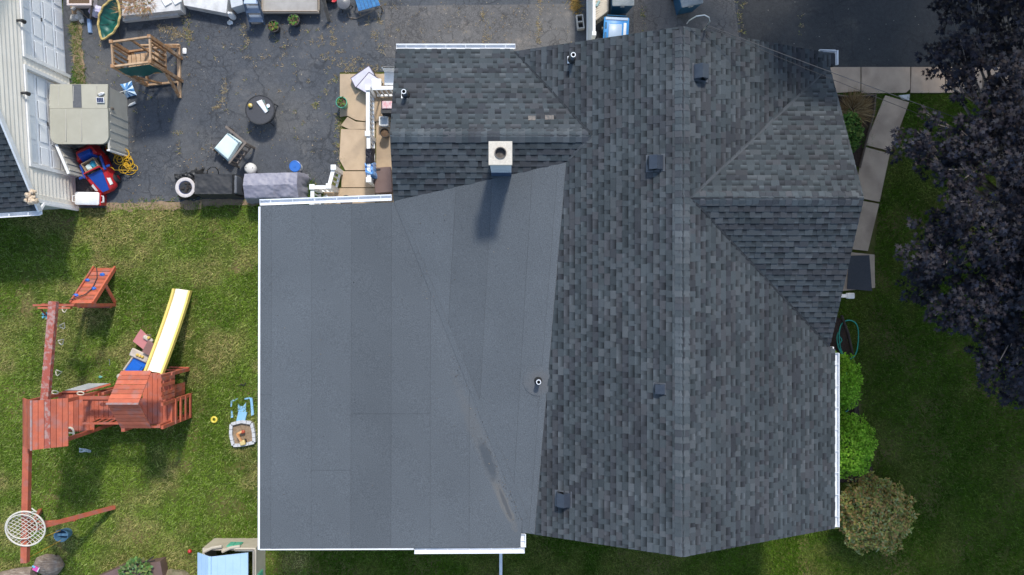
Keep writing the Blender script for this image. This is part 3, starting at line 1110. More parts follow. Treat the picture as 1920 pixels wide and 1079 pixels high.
# ------------------------------------------------------------------ garage (local frame: origin at its south-east corner)
gx, gy = G(147, 392)
garage = thing('garage', 'cream sided garage with white panelled doors at the left edge', 'garage', (gx, gy, 0), R(3.4))
GL, GD, GE, GP = 7.3, 6.4, 2.36, .65
def gz(y): return GE + GP * (GL / 2 - abs(y - GL / 2))
g_w = MB()
DO = [(.98, 3.46), (3.84, 6.32)]
DH = 2.13
pw = lambda y0, y1, z0, z1: g_w.box((-.13, (y0 + y1) / 2, (z0 + z1) / 2), (.16, y1 - y0, z1 - z0))
pw(0.06, DO[0][0], 0, GE - .02); pw(DO[0][1], DO[1][0], 0, GE - .02); pw(DO[1][1], GL - .06, 0, GE - .02)
for a, b in DO: pw(a, b, DH, GE - .02)
g_w.extr([(.06, GE - .02), (GL - .06, GE - .02), (GL / 2, gz(GL / 2) - .12)], -.21, -.05, lambda p, q, t: (t, p, q))
g_w.box((-GD / 2, .12, GE / 2), (GD, .14, GE)); g_w.box((-GD / 2, GL - .12, GE / 2), (GD, .14, GE)); g_w.box((-GD + .08, GL / 2, GE / 2), (.14, GL - .3, GE))
g_w.build('wall', M_SIDING, garage, local=True)
def lapboard(x, y0, y1, z, h=.168):
    MB().hexa([(x - .05, y0, z), (x + .034, y0, z), (x + .034, y1, z), (x - .05, y1, z), (x - .05, y0, z + h), (x + .001, y0, z + h), (x + .001, y1, z + h), (x - .05, y1, z + h)]).build('siding_board', M_SIDING, garage, local=True)
z = .05
while z < gz(GL / 2) - .25:
    if z + .135 < DH:
        for a, b in ((.07, DO[0][0] - .09), (DO[0][1] + .09, DO[1][0] - .09), (DO[1][1] + .09, GL - .07)):
            lapboard(-.045, a, b, z)
    else:
        e = max(0, (z + .135 - GE) / GP)
        lapboard(-.045, .07 + e, GL - .07 - e, z)
    z += .170
M_SIDING_BOUNCE = mat('siding_grass_bounce', (.40, .42, .36), (.35, .37, .31), 3, .65)  # south siding, green light reflected off the grass put into its colour
zz = .05
while zz < GE - .2:
    MB().hexa([(-GD, .05, zz), (-.05, .05, zz), (-.05, .05, zz + .135), (-GD, .05, zz + .135), (-GD, .022, zz), (-.05, .022, zz), (-.05, .045, zz + .135), (-GD, .045, zz + .135)]).build('siding_board', M_SIDING_BOUNCE, garage, local=True)
    zz += .137
MB().box((-.02, .02, GE / 2 - .02), (.10, .09, GE - .06)).build('corner_trim', M_WHITE, garage, local=True)
for (a, b) in DO:
    d = MB().box((-.15, (a + b) / 2, DH / 2), (.03, b - a, DH - .01)).build('garage_door', M_GDOOR, garage, local=True)
    for r_ in range(4):
        z0 = r_ * DH / 4
        MB().cbox((-.135, (a + b) / 2, z0 + DH / 8), (.035, b - a - .01, DH / 4 - .012), .006).build('door_section', M_GDOOR, d, local=True)
        for c_ in range(4):
            w_ = (b - a) / 4
            MB().cbox((-.113, a + w_ * (c_ + .5), z0 + DH / 8), (.03, w_ - .13, DH / 4 - .17), .012).build('raised_panel', M_GDOOR, d, local=True)
    MB().cbox((-.10, (a + b) / 2, 1.12), (.035, .10, .03), .006).build('handle', M_DARK, d, local=True)
    f = MB()
    for yy in (a - .045, b + .045): f.box((-.02, yy, DH / 2), (.08, .09, DH))
    f.box((-.02, (a + b) / 2, DH + .045), (.08, b - a + .18, .09))
    f.build('door_frame', M_WHITE, garage, local=True)
for yy in (2.75, 4.62):
    lm = MB()
    lm.tube([(-.03, yy, 2.40), (.06, yy, 2.41), (.10, yy, 2.38)], .035, 8)
    lm.lathe([(.03, .06), (.045, .02), (.055, -.09), (.045, -.10), (0, -.10)], (.11, yy, 2.36), 12)
    lm.build('wall_lamp', M_DARK, garage, local=True)
RZg = R(3.4)
def gw(x, y):
    return (gx + x * math.cos(RZg) - y * math.sin(RZg), gy + x * math.sin(RZg) + y * math.cos(RZg))
gd = MB()
gd.extr([(-.26, gz(-.26)), (GL / 2, gz(GL / 2)), (GL + .26, gz(GL + .26)), (GL + .26, gz(GL + .26) - .1), (GL / 2, gz(GL / 2) - .1), (-.26, gz(-.26) - .1)], -GD - .1, .13, lambda p, q, t: (t, p, q))
groof = gd.build('roof', M_DECKING, garage, local=True)
fb = MB()
for s in (0, 1):
    ya, yb = (-.27, GL / 2) if s == 0 else (GL + .27, GL / 2)
    fb.beam((.125, ya, gz(ya) - .06), (.125, yb, gz(yb) - .06), .05, .15, up=(0, 0, 1))
fb.build('fascia', M_WHITE, garage, local=True)
cellsg = []
for s in (0, 1):
    pol = [(-3.2, -.26), (.12, -.26), (.12, GL / 2), (-3.2, GL / 2)] if s == 0 else [(-3.2, GL / 2), (.12, GL / 2), (.12, GL + .26), (-3.2, GL + .26)]
    cellsg += shingle_cells(lambda x, y: gz(y) + .004, pol, 'y', -1 if s == 0 else 1, random.Random(60 + s))
# largest in view first: those near the south-east corner
cellsg = [(c[0] if (c[1][0][0] > -.95 and c[1][0][1] < 2.3) else c[0] * 1e-3, *c[1:]) for c in cellsg]
def place_local(cells, n, root, roofs, nm):
    cells.sort(key=lambda c: -c[0])
    for c in cells[:n]:
        MB().add(c[1], c[2], c[3]).build('shingle', M_SHINGLE, roofs, local=True)
    mb = MB()
    for c in cells[n:]: mb.add(c[1], c[2], c[3])
    mb.build(nm, M_SHINGLE, root, local=True, kind='stuff')
place_local(cellsg, 90, garage, groof, 'shingle_courses')
gg = MB()
yy, zz = -.27, gz(-.27) - .01
gg.extr([(yy, zz), (yy, zz - .11), (yy - .09, zz - .11), (yy - .125, zz), (yy - .105, zz), (yy - .08, zz - .095), (yy - .012, zz - .095), (yy - .012, zz)], -GD, .16, lambda p, q, t: (t, p, q))
gut = gg.build('gutter', M_ALU, garage, local=True)
for k in range(8):
    MB().beam((-.15 - k * .5, yy - .005, zz - .003), (-.15 - k * .5, yy - .115, zz - .003), .02, .012).build('hanger', M_ALU, gut, local=True)
ds = MB()
ds.beam((.06, yy - .06, zz - .1), (.02, -.04, zz - .42), .07, .06); ds.beam((.02, -.04, zz - .42), (.03, -.04, .1), .07, .06)
ds.build('downspout', M_ALU, garage, local=True)
cb = MB()
rg = random.Random(4)
bx_, by_ = gw(.17, .06)
for k in range(26):
    cb.blob((bx_ + rg.uniform(-.13, .10), by_ + rg.uniform(-.16, .16), 2.47 + rg.uniform(-.06, .14)), rg.uniform(.04, .075), 7, 5, .25, rg=rg)
one('foam_clump', 'lumpy cream clump stuck at the corner of the garage eave', 'clump', cb, mat('cream_foam', (.62, .50, .36), (.5, .38, .26), 20, .95), (bx_, by_, 2.4), True)

# ------------------------------------------------------------------ storage shed
M_RESIN = mat('sage_resin', (.40, .385, .31), (.36, .345, .275), 2.5, .55, .15, 60)
M_RESIND = mat('taupe_resin', (.50, .48, .42), (.44, .42, .365), 3, .6, .1, 60)
sx0, sx1, sy0, sy1, sz = -12.56, -11.06, 3.98, 5.50, 1.12
shed = thing('storage_shed', 'sage resin storage shed with doors open beside the garage', 'shed', ((sx0 + sx1) / 2, (sy0 + sy1) / 2, .012))
s_ = MB()
s_.box((sx0 + .03, (sy0 + sy1) / 2, .56), (.05, sy1 - sy0, 1.08)); s_.box((sx1 - .01, (sy0 + sy1) / 2 + .2, .56), (.05, sy1 - sy0 - .4, 1.08)); s_.box(((sx0 + sx1) / 2, sy1 - .03, .56), (sx1 - sx0 - .06, .05, 1.08))
s_.box(((sx0 + sx1) / 2, (sy0 + sy1) / 2, .04), (sx1 - sx0 - .05, sy1 - sy0 - .05, .05))
s_.build('wall', M_RESIND, shed)
# ribs on the east side
sdw = MB()
sdw.box((sx1 + .012, 4.34, .55), (.05, 1.14, 1.06))
for k in range(5): sdw.box((sx1 + .042, 3.86 + k * .23, .55), (.015, .05, .98))
sdo = sdw.build('door', M_RESIND, shed)
MB().cbox((sx1 + .005, 3.76, .60), (.09, .04, 1.0), .01).build('door_edge', M_WHITE, sdo)
MB().cbox((sx1 + .055, 4.93, .95), (.03, .06, .12), .008).build('hinge', M_GREYW, sdo)
ld = MB()
a, b = Vector((-12.50, 3.92, 0)), Vector((-12.16, 3.12, 0))
ld.beam(a + Vector((0, 0, .54)), b + Vector((0, 0, .54)), .06, 1.0)
for t in (.15, .38, .62, .85):
    q = a.lerp(b, t)
    ld.box((q.x + .04, q.y + .017, .54), (.02, .06, .92), rz=math.atan2(b.y - a.y, b.x - a.x) + math.pi / 2)
ldo = ld.build('door', M_RESIND, shed)
MB().beam(a + Vector((0, 0, 1.055)), b + Vector((0, 0, 1.055)), .07, .035).build('door_edge', M_WHITE, ldo)
# lid: a back half and a front half with rounded front corners
def rounded(x0, x1, y0, y1, r, n=6):
    out = [(x0, y1), (x1, y1)][::-1]
    pts = []
    for k in range(n + 1):
        t = math.pi / 2 * k / n
        pts.append((x0 + r - r * math.cos(t), y0 + r - r * math.sin(t)))
    for k in range(n + 1):
        t = math.pi / 2 * k / n
        pts.append((x1 - r + r * math.sin(t), y0 + r - r * math.cos(t)))
    return pts + [(x1, y1), (x0, y1)]
ym = 4.88
lidz = lambda x, y: 1.20 - .05 * abs(y - ym)
lid = MB().prism([(sx0 - .05, ym + .004), (sx1 + .03, ym + .004), (sx1 + .03, sy1 + .05), (sx0 - .05, sy1 + .05)], lambda x, y: lidz(x, y) - .07, lidz).build('lid', M_RESIN, shed)
lid2 = MB().prism(rounded(sx0 - .04, sx1 + .05, sy0 - .06, ym - .004, .22), lambda x, y: lidz(x, y) - .075, lambda x, y: lidz(x, y) + .008).build('lid', M_RESIN, shed)
for k in (.27, .55):
    xx = sx0 + (sx1 - sx0) * k
    MB().box((xx, (sy0 + ym) / 2, 1.195), (.012, ym - sy0 - .05, .03)).build('lid_rib', M_RESIND, lid2)
for k in (.13, .40, .82):
    xx = sx0 + (sx1 - sx0) * k
    MB().box((xx, (sy1 + ym) / 2, 1.186), (.012, sy1 - ym, .02)).build('lid_rib', M_RESIND, lid)
MB().prism([(sx0 + .60, ym + .02), (sx0 + .84, ym + .02), (sx0 + .80, sy1 + .04), (sx0 + .56, sy1 + .04)], lambda x, y: lidz(x, y) + .002, lambda x, y: lidz(x, y) + .006).build('dark_panel', mat('slate_panel', (.085, .09, .10), (.11, .115, .125), 20, .8), lid)
px_, py_ = G(188, 188, 1.25)
sp = thing('solar_panel', 'small dark blue solar panel in a white frame on the shed lid', 'solar panel', (px_, py_, 1.19))
MB().cbox((px_, py_, 1.245), (.21, .15, .025), .006, rx=R(12)).build('frame', M_WHITE, sp)
M_SOLAR = mat('solar_cells', (.02, .035, .10), (.03, .05, .13), 20, .2)
for k in range(4): MB().box((px_ - .066 + k * .044, py_, 1.2605), (.038, .115, .004), rx=R(12)).build('cell', M_SOLAR, sp)
MB().box((px_, py_ + .02, 1.21), (.04, .04, .05)).build('bracket', M_WHITE, sp)
px_, py_ = G(190, 178, 1.25)
ca = thing('security_camera', 'white security camera standing above the solar panel on the shed lid', 'camera', (px_, py_, 1.18))
MB().cbox((px_ - .02, py_ + .02, 1.24), (.14, .07, .065), .02, rz=R(25)).build('body', M_WHITE, ca)
MB().cbox((px_ + .04, py_ + .05, 1.21), (.05, .05, .06), .01).build('mount', M_WHITE, ca)
MB().lathe([(.022, 0), (.022, .015), (0, .015)], (px_ - .09, py_ - .012, 1.24), 10, Euler((0, R(-90), R(25))).to_matrix()).build('lens', M_BLACKP, ca)

# ------------------------------------------------------------------ ride-on car
cxx, cyy = G(182, 318, .3)
cang = math.atan2(-(352 - 285), (198 - 168))
CARS = 1.13
car = thing('toy_car', 'red and blue ride-on toy car parked at the shed door', 'toy car', (cxx, cyy, .012), cang)
M_CR = mat('red_plastic', (.50, .022, .028), (.42, .018, .022), 5, .3)
M_CB = mat('blue_plastic', (.012, .065, .33), (.010, .05, .26), 5, .3)
car.scale = (CARS,) * 3
bm = MB()
def loft(mb, secs):
    """secs: list of (x, [(y,z)...]) cross sections with equal counts, closed round."""
    n = len(secs[0][1])
    vs = [(x, y, z_) for x, pr in secs for y, z_ in pr]
    fs = []
    for i in range(len(secs) - 1):
        for k in range(n):
            q = (k + 1) % n
            fs.append((i * n + k, i * n + q, (i + 1) * n + q, (i + 1) * n + k))
    fs.append(tuple(range(n - 1, -1, -1)))
    fs.append(tuple((len(secs) - 1) * n + k for k in range(n)))
    return mb.add(vs, fs)
def csec(w, z0, z1, c=.7):
    return [(-w, z0), (w, z0), (w * 1.02, (z0 + z1) / 2), (w * c, z1), (-w * c, z1), (-w * 1.02, (z0 + z1) / 2)]
loft(bm, [(-.62, csec(.20, .18, .38)), (-.52, csec(.29, .12, .50)), (-.30, csec(.32, .10, .50, .85)), (-.28, csec(.32, .10, .36, .95)), (.12, csec(.32, .10, .36, .95)), (.14, csec(.32, .10, .44, .85)), (.40, csec(.30, .10, .36)), (.56, csec(.24, .12, .30)), (.63, csec(.13, .15, .24))])
cb_ = bm.build('body', M_CR, car, True, local=True)
hd = MB()
hd.hexa([(.12, -.17, .34), (.58, -.10, .22), (.58, .10, .22), (.12, .17, .34), (.12, -.19, .475), (.60, -.085, .305), (.60, .085, .305), (.12, .19, .475)])
hd.build('hood', M_CB, car, local=True)
for s in (-1, 1):
    MB().hexa([(.34, s * .19, .36), (.52, s * .17, .30), (.50, s * .235, .28), (.36, s * .255, .33), (.34, s * .19, .395), (.52, s * .17, .33), (.50, s * .235, .305), (.36, s * .255, .36)]).build('headlight', mat('white_lamp_plastic', (.75, .75, .70), None, rough=.3), car, local=True)
    for xw in (-.40, .36):
        wh = MB().lathe([(0, -.05), (.10, -.05), (.135, -.035), (.135, .035), (.10, .05), (0, .05)], (xw, s * .315, .135), 16, Euler((R(90), 0, 0)).to_matrix()).build('wheel', M_BLACKP, car, True, local=True)
        MB().lathe([(0, -.056), (.06, -.056), (.06, .056), (0, .056)], (xw, s * .315, .135), 10, Euler((R(90), 0, 0)).to_matrix()).build('hubcap', M_CR, wh, local=True)
    MB().beam((-.22, s * .27, .40), (.16, s * .27, .46), .05, .05).build('door_rail', M_CB, car, local=True)
    MB().cbox((.10, s * .37, .46), (.06, .10, .05), .015).build('mirror', M_CB, car, local=True)
MB().cbox((-.08, 0, .365), (.38, .50, .02), .005).build('cockpit_floor', M_BLACKP, car, local=True)
st = MB()
st.hexa([(-.34, -.20, .36), (-.22, -.20, .36), (-.22, .20, .36), (-.34, .20, .36), (-.44, -.17, .56), (-.34, -.15, .58), (-.34, .15, .58), (-.44, .17, .56)])
st.build('seat', M_CB, car, local=True)
sw = MB().tube([(.10 + .02 * math.sin(t), .10 * math.cos(t), .45 + .09 * math.sin(t)) for t in [2 * math.pi * k / 14 for k in range(14)]], .014, 6, True)
sw.build('steering_wheel', M_BLACKP, car, True, local=True)
ws = MB()
ws.tube([(.17, -.24, .44), (.08, -.21, .58), (.07, .21, .58), (.17, .24, .44)], .018, 6)
ws.build('windscreen_frame', M_CR, car, True, local=True)
# cardboard box sitting in the seat well
def at_car(x, y): return (cxx + x * math.cos(cang) - y * math.sin(cang), cyy + x * math.sin(cang) + y * math.cos(cang))
kx, ky = at_car(-.09, -.01)
kb = thing('cardboard_box', 'open cardboard box with blue scraps in the toy car', 'box', (kx, ky, .44), cang + .1)
bb = MB()
for s in (-1, 1):
    bb.box((s * .13, 0, .10), (.012, .40, .18)); bb.box((0, s * .19, .10), (.25, .012, .18))
bb.box((0, 0, .012), (.25, .37, .012))
M_CARD = mat('cardboard', (.40, .29, .19), (.33, .23, .14), 9, .9)
bb.build('carton', M_CARD, kb, local=True)
MB().blob((.0, .06, .08), .10, 8, 6, .3, (1, 1, .5)).build('blue_scrap', mat('cyan_cloth', (.02, .25, .38), None, rough=.8), kb, local=True)
MB().blob((.02, -.09, .07), .09, 8, 6, .3, (1, 1, .5)).build('white_scrap', mat('mint_cloth', (.55, .66, .64), None, rough=.8), kb, local=True)

# ------------------------------------------------------------------ yellow cord, dark tray, small things by the shed
rg = random.Random(12)
pts = []
for k in range(420):
    t = k / 419
    bx2 = -11.33 + .42 * t + .12 * math.sin(k * .09)
    by2 = 4.10 - .75 * t
    r_ = .12 + .03 * math.sin(k * .05)
    pts.append((bx2 + r_ * math.cos(k * .42) + rg.uniform(-.008, .008), by2 + r_ * .9 * math.sin(k * .42), .16 + .10 * math.sin(k * .13) + .05 * math.sin(k * .031)))
pts += [(-11.40 + .2 * math.cos(a), 3.25 + .16 * math.sin(a), .44) for a in [.4 + i * .3 for i in range(12)]]
one('extension_cord', 'tangled yellow extension cord heaped beside the toy car', 'cord', MB().tube(pts, .011, 6), mat('yellow_rubber', (.62, .36, .012), (.5, .28, .01), 9, .5), (-11.1, 3.8, .03), True)
tx, ty = G(232, 318)
one('storage_tray', 'low black tray half under the open shed wall', 'tray', MB().cbox((tx - .12, ty + .05, .07), (.52, .44, .11), .03, rz=R(38)), M_BLACKP, (tx - .12, ty, .012))
wx, wy = G(213, 329, .1)
one('teal_ball', 'speckled teal toy ball beside the front of the toy car', 'ball', MB().blob((wx, wy, .09), .085, 12, 9, .03), mat('teal_plastic', (.03, .26, .22), (.25, .5, .45), 30, .4), (wx, wy, .012), True)

# ------------------------------------------------------------------ cooler
kx, ky = G(163, 373, .42)
cooler = thing('cooler', 'red cooler with white lid at the garage corner', 'cooler', (kx + .01, ky, .012), R(-1))
MB().hexa([(-.31, -.15, 0), (.34, -.15, 0), (.34, .15, 0), (-.31, .15, 0), (-.345, -.18, .38), (.375, -.18, .38), (.375, .18, .38), (-.345, .18, .38)]).build('body', M_CR, cooler, local=True)
MB().cbox((0, .005, .415), (.68, .36, .085), .03).build('lid', M_WHITE, cooler, True, local=True)
for s in (-1, 1):
    MB().tube([(s * .34, -.09, .36), (s * .43, -.085, .37), (s * .43, .085, .37), (s * .34, .09, .36)], .016, 6).build('handle', M_WHITE, cooler, local=True)
MB().cbox((.35, 0, .20), (.03, .16, .10), .01).build('side_grip', M_WHITE, cooler, local=True)

# ------------------------------------------------------------------ wooden play tower on the asphalt
tw = thing('play_tower', 'tall bare cedar play tower standing on the asphalt', 'play tower', (-10.0, 6.2, .012))
A, B, C, D = (-10.50, 6.44), (-9.50, 6.58), (-10.46, 5.80), (-9.48, 5.92)   # NW NE SW SE
TOP, PLAT = 2.0, 1.12
def P3_(p, z): return (p[0], p[1], z)
for p in (A, B, C, D):
    MB().beam(P3_(p, .01), P3_(p, TOP + .08), .085, .085).build('post', M_WOOD, tw)
for p, q in ((A, B), (C, D), (A, C), (B, D)):
    MB().beam(P3_(p, TOP), P3_(q, TOP), .045, .09).build('top_rail', M_WOODP, tw)
    MB().beam(P3_(p, PLAT), P3_(q, PLAT), .05, .10).build('platform_beam', M_WOOD, tw)
for (p, q) in ((A, C), (B, D)):
    for t in (.18, .40, .62, .84):
        x, y = p[0] + (q[0] - p[0]) * t, p[1] + (q[1] - p[1]) * t
        MB().beam((x, y, PLAT), (x, y, TOP), .02, .085, up=(1, 0, 0)).build('picket', M_WOOD, tw)
for k in range(8):
    t = (k + .5) / 8
    x0, y0 = A[0] + (B[0] - A[0]) * t, A[1] + (B[1] - A[1]) * t
    x1, y1 = C[0] + (D[0] - C[0]) * t, C[1] + (D[1] - C[1]) * t
    MB().beam((x0, y0 - .12, PLAT + .07), (x1, y1, PLAT + .07), .108, .028).build('plank', M_WOODP, tw)
MB().beam((-10.0, 6.5, TOP), (-9.86, 6.40, PLAT), .05, .05).build('brace', M_WOOD, tw)
M_TARP = mat('dark_green_tarp', (.006, .10, .085), (.01, .075, .065), 4, .5)
tp = MB().grid(14, 6, lambda u, v: (C[0] + .06 + (D[0] - C[0] - .12) * u, C[1] + (D[1] - C[1]) * u - .045 - .03 * math.sin(u * 9 + v * 4) * v, TOP - .06 - (TOP - PLAT - .05) * v))
tp.build('green_tarp', M_TARP, tw, True)
MB().beam(P3_(C, .06), P3_((-9.50, 5.90), .06), .05, .09).build('ground_beam', M_WOODP, tw)
MB().beam((-10.46, 5.85, .06), (-10.48, 6.40, .06), .05, .09).build('ground_beam', M_WOOD, tw)
MB().beam((*G(335, 84, .05), .055), (*G(337, 184, .05), .055), .085, .085).build('ground_beam', M_WOODP, tw)
MB().beam((*G(262, 87, .9), .95), (*G(335, 85, .1), .10), .04, .09).build('brace', M_WOODP, tw)
MB().beam(P3_((D[0], D[1] - .05), 1.05), (*G(336, 181, .08), .08), .05, .09).build('brace', M_WOOD, tw)
MB().beam(P3_((B[0], B[1] + .05), 1.05), (*G(334, 88, .08), .08), .05, .09).build('brace', M_WOOD, tw)
MB().beam(P3_(C, 1.05), (-10.05, 5.84, .1), .05, .08).build('brace', M_WOOD, tw)

# ------------------------------------------------------------------ green umbrella on its side
ux, uy = G(212, 42, .25)
um = thing('patio_umbrella', 'green umbrella with yellow fringe lying open on its side', 'umbrella', (ux, uy, .012))
Lu = G3(196, 77, .10); Tu = G3(226, 2, .30)
mid = (Vector(Lu) + Vector(Tu)) / 2
axv = (Vector(Tu) - Vector(Lu)); half = axv.length / 2; axv.normalize()
sd = Vector((axv.y, -axv.x, 0)).normalized()
rgc = random.Random(2)
def can(u, v):
    t = u * 2 - 1
    wl = (.29 if v < .5 else .30) * (1 - abs(t) ** 2.2)
    s_ = (v * 2 - 1)
    fold = .02 * math.sin(u * 30 + v * 3)
    d = -.16 * (1 - s_ * s_) * (1 - t * t)
    return mid + axv * (t * half) + sd * (wl * s_) + Vector((0, 0, .19 + d + fold + .06 * t))
MB().grid(24, 14, can).build('canopy', mat('green_canvas', (.010, .115, .088), (.008, .08, .062), 6, .45), um, True)
rim = MB()
for vv in (0, 1):
    rim.tube([can(i / 20, vv) + Vector((0, 0, .012)) for i in range(21)], .032, 6)
rim.build('fringe', mat('cream_yellow_fringe', (.58, .44, .17), (.48, .34, .12), 30, .9), um)
MB().tube([mid + sd * .06 + Vector((0, 0, .16)), G3(219, 40, .25), G3(228, 82, .05)], .018, 8).build('pole', M_BLACKP, um, True)
for q in (-.5, 0, .5):
    MB().tube([mid + axv * (q * half) * .3, can(.5 + q * .42, .12), can(.5 + q * .45, .02)], .007, 5).build('rib', M_BLACKP, um)

# ------------------------------------------------------------------ junk along the top edge, left of the ladder
bx, by = G(149, -4, .5)
pl = thing('planter_tub', 'pink white oblong planter tub with brown soil at the top edge', 'planter', (bx, by, .012))
MB().hexa([(bx - .26, by - .14, .02), (bx + .26, by - .14, .02), (bx + .26, by + .14, .02), (bx - .26, by + .14, .02), (bx - .33, by - .20, .5), (bx + .33, by - .20, .5), (bx + .33, by + .20, .5), (bx - .33, by + .20, .5)]).build('tub', mat('pinkish_white_plastic', (.62, .53, .50), None, rough=.5), pl)
rm = MB()
for s in (-1, 1):
    rm.cbox((bx, by + s * .20, .51), (.70, .06, .05), .015); rm.cbox((bx + s * .32, by, .512), (.06, .36, .05), .015)
rm.build('rim', mat('pinkish_white_plastic', (.62, .53, .50)), pl)
MB().box((bx, by, .503), (.58, .34, .02)).build('soil', mat('dry_soil', (.16, .10, .06), (.10, .065, .04), 30, 1.0, .8, 60), pl)
bsx, bsy = G(166, 46, .1)
bs = thing('toy_scoop', 'slim blue plastic toy scoop lying on the asphalt by the garage', 'scoop', (bsx, bsy, .012))
MB().hexa([(bsx - .045, bsy - .23, .02), (bsx + .075, bsy - .23, .02), (bsx + .05, bsy + .16, .03), (bsx - .06, bsy + .16, .03), (bsx - .03, bsy - .22, .07), (bsx + .06, bsy - .22, .07), (bsx + .04, bsy + .16, .10), (bsx - .05, bsy + .16, .10)]).build('blade', mat('pale_blue_plastic', (.22, .33, .52), (.18, .28, .46), 5, .4), bs)
MB().tube([(bsx, bsy + .15, .07), (bsx - .18, bsy + .34, .16), (bsx - .30, bsy + .42, .2)], .018, 6).build('handle', M_GREYW, bs)
one('brown_stick', 'weathered stick leaning over the purple bag', 'stick', MB().beam(G3(169, 39, .02), G3(174, 0, .55), .05, .03), M_GREYW, G3(169, 39, .02))
vx, vy = G(180, 22, .12)
one('purple_bag', 'crumpled white and lilac bag beside the umbrella', 'bag', MB().blob((vx, vy, .12), .19, 14, 9, .18, (1.1, .9, .6)), mat('lilac_bag', (.55, .53, .58), (.28, .25, .48), 6, .6), (vx, vy, .01), True)
rx, ry = G(146, 28, .05)
rk = random.Random(8)
for k in range(7):
    qx, qy = rx + rk.uniform(-.22, .16), ry + rk.uniform(-.25, .2)
    r_ = rk.uniform(.06, .13)
    one('rubble_stone', ['pale broken stone in the heap by the garage door edge', 'grey broken stone in the heap by the garage door edge'][k % 2], 'stone', MB().blob((qx, qy, r_ * .5), r_, 8, 6, .3, (1, .9, .6), rg=rk), (M_STONE, M_BLOCK)[k % 2], (qx, qy, .01), group=('pale stones', 'grey stones')[k % 2] + ' by the garage')
# concrete steps
sx, sy = G(283, 14, .3)
stp = thing('concrete_steps', 'white precast concrete steps half covered in dry weeds', 'steps', (sx, sy, .012))
MB().prism([G(229, 2, .42), G(338, -4, .42), G(338, 19, .42), G(229, 30, .42)], .0, .42).build('upper_step', M_STONE, stp)
MB().prism([G(230, 34, .18), G(334, 24, .18), G(334, 29, .18), G(230, 40, .18)], .0, .18).build('lower_step', M_STONE, stp)
for k, (a, b) in enumerate((((306, -6), (316, 8)), ((325, -8), (334, 5)))):
    q0, q1 = G(*a, .5), G(*b, .45)
    one('white_tile', ('square white tile lying on the concrete steps', 'white tile lying at the right end of the concrete steps')[k], 'tile', MB().cbox(((q0[0] + q1[0]) / 2, (q0[1] + q1[1]) / 2, .445), (.22, .26, .045), .01, rz=R(30)), M_WHITE, ((q0[0] + q1[0]) / 2, (q0[1] + q1[1]) / 2, .42))
sl = MB().prism([G(342, -6, .35), G(428, -8, .35), G(424, 25, .35), G(345, 10, .35)], .01, .35)
one('concrete_slab', 'thick pale concrete slab between the steps and the step ladder', 'slab', sl, M_STONE, G3(385, 5, .01))
one('grey_block', 'upright pale grey block right beside the step ladder', 'block', MB().prism([G(430, -8, .5), G(455, -8, .5), G(455, 9, .5), G(434, 15, .5)], .01, .5), mat('grey_foam', (.52, .54, .55), (.45, .47, .48), 5, .8), G3(442, 5, .01))
bx, by = G(434, 26, .2)
bt = thing('white_jug', 'white plastic jug standing before the grey block', 'jug', (bx, by, .012))
MB().lathe([(.03, 0), (.085, .02), (.085, .25), (.04, .36), (.03, .42), (0, .42)], (bx, by - .05, .012), 14).build('bottle', M_WHITE, bt, True)
MB().lathe([(.01, 0), (.02, .03), (.085, .12), (.08, .12), (0, .04)], (bx - .12, by - .12, .015), 12, Euler((R(60), 0, R(20))).to_matrix()).build('funnel', M_WHITE, bt)
# step ladder
M_SLATE = mat('slate_blue_plastic', (.10, .135, .19), (.085, .115, .165), 5, .5)
la = thing('step_ladder', 'slate blue step ladder standing at the top edge', 'ladder', (*G(480, 30), .012))
fl0, fl1 = Vector(G3(470, 49, .02)), Vector(G3(497, 46, .02))
tl0, tl1 = Vector(G3(454, -10, 1.05)), Vector(G3(480, -10, 1.05))
MB().beam(fl0, tl0, .04, .07).build('rail', M_SLATE, la); MB().beam(fl1, tl1, .04, .07).build('rail', M_SLATE, la)
for k, t in enumerate((.22, .52, .82)):
    a, b = fl0.lerp(tl0, t), fl1.lerp(tl1, t)
    m_ = (a + b) / 2
    MB().cbox(m_, ((b - a).length, .21, .04), .01).build('tread', mat('pale_slate_tread', (.16, .20, .26), None, rough=.6) if k != 2 else mat('pale_blue_tread', (.45, .52, .60), None, rough=.6), la)
bl0, bl1 = Vector(G3(459, 10, .02)), Vector(G3(493, 8, .02))
MB().beam(bl0, tl0, .03, .04).build('back_leg', M_SLATE, la); MB().beam(bl1, tl1, .03, .04).build('back_leg', M_SLATE, la)
# beige tub table
tb = thing('tray_table', 'long beige tray table with raised rim at the top edge', 'table', (*G(544, 5), .012))
q0, q1 = G(489, 24, .30), G(598, -28, .30)
x0, y0, x1, y1 = q0[0], q0[1], q1[0], q1[1]
M_BEIGE = mat('beige_plastic', (.42, .345, .27), (.36, .29, .22), 4, .5)
M_TRAY = mat('worn_tray_surface', (.36, .34, .31), (.28, .26, .235), 3, .7)
MB().box(((x0 + x1) / 2, (y0 + y1) / 2, .22), (x1 - x0 - .06, y1 - y0 - .06, .03)).build('tray', M_TRAY, tb)
rr = MB()
rr.cbox(((x0 + x1) / 2, y0 + .02, .26), (x1 - x0, .06, .14), .02); rr.cbox(((x0 + x1) / 2, y1 - .02, .26), (x1 - x0, .06, .14), .02)
rr.cbox((x0 + .02, (y0 + y1) / 2, .261), (.06, y1 - y0 - .1, .13), .02); rr.cbox((x1 - .02, (y0 + y1) / 2, .261), (.06, y1 - y0 - .1, .13), .02)
rr.build('rim', M_BEIGE, tb)
for xx in (x0 + .08, x1 - .08):
    for yy in (y0 + .08, y1 - .08):
        MB().beam((xx, yy, .012), (xx, yy, .21), .05, .05).build('leg', M_BEIGE, tb)
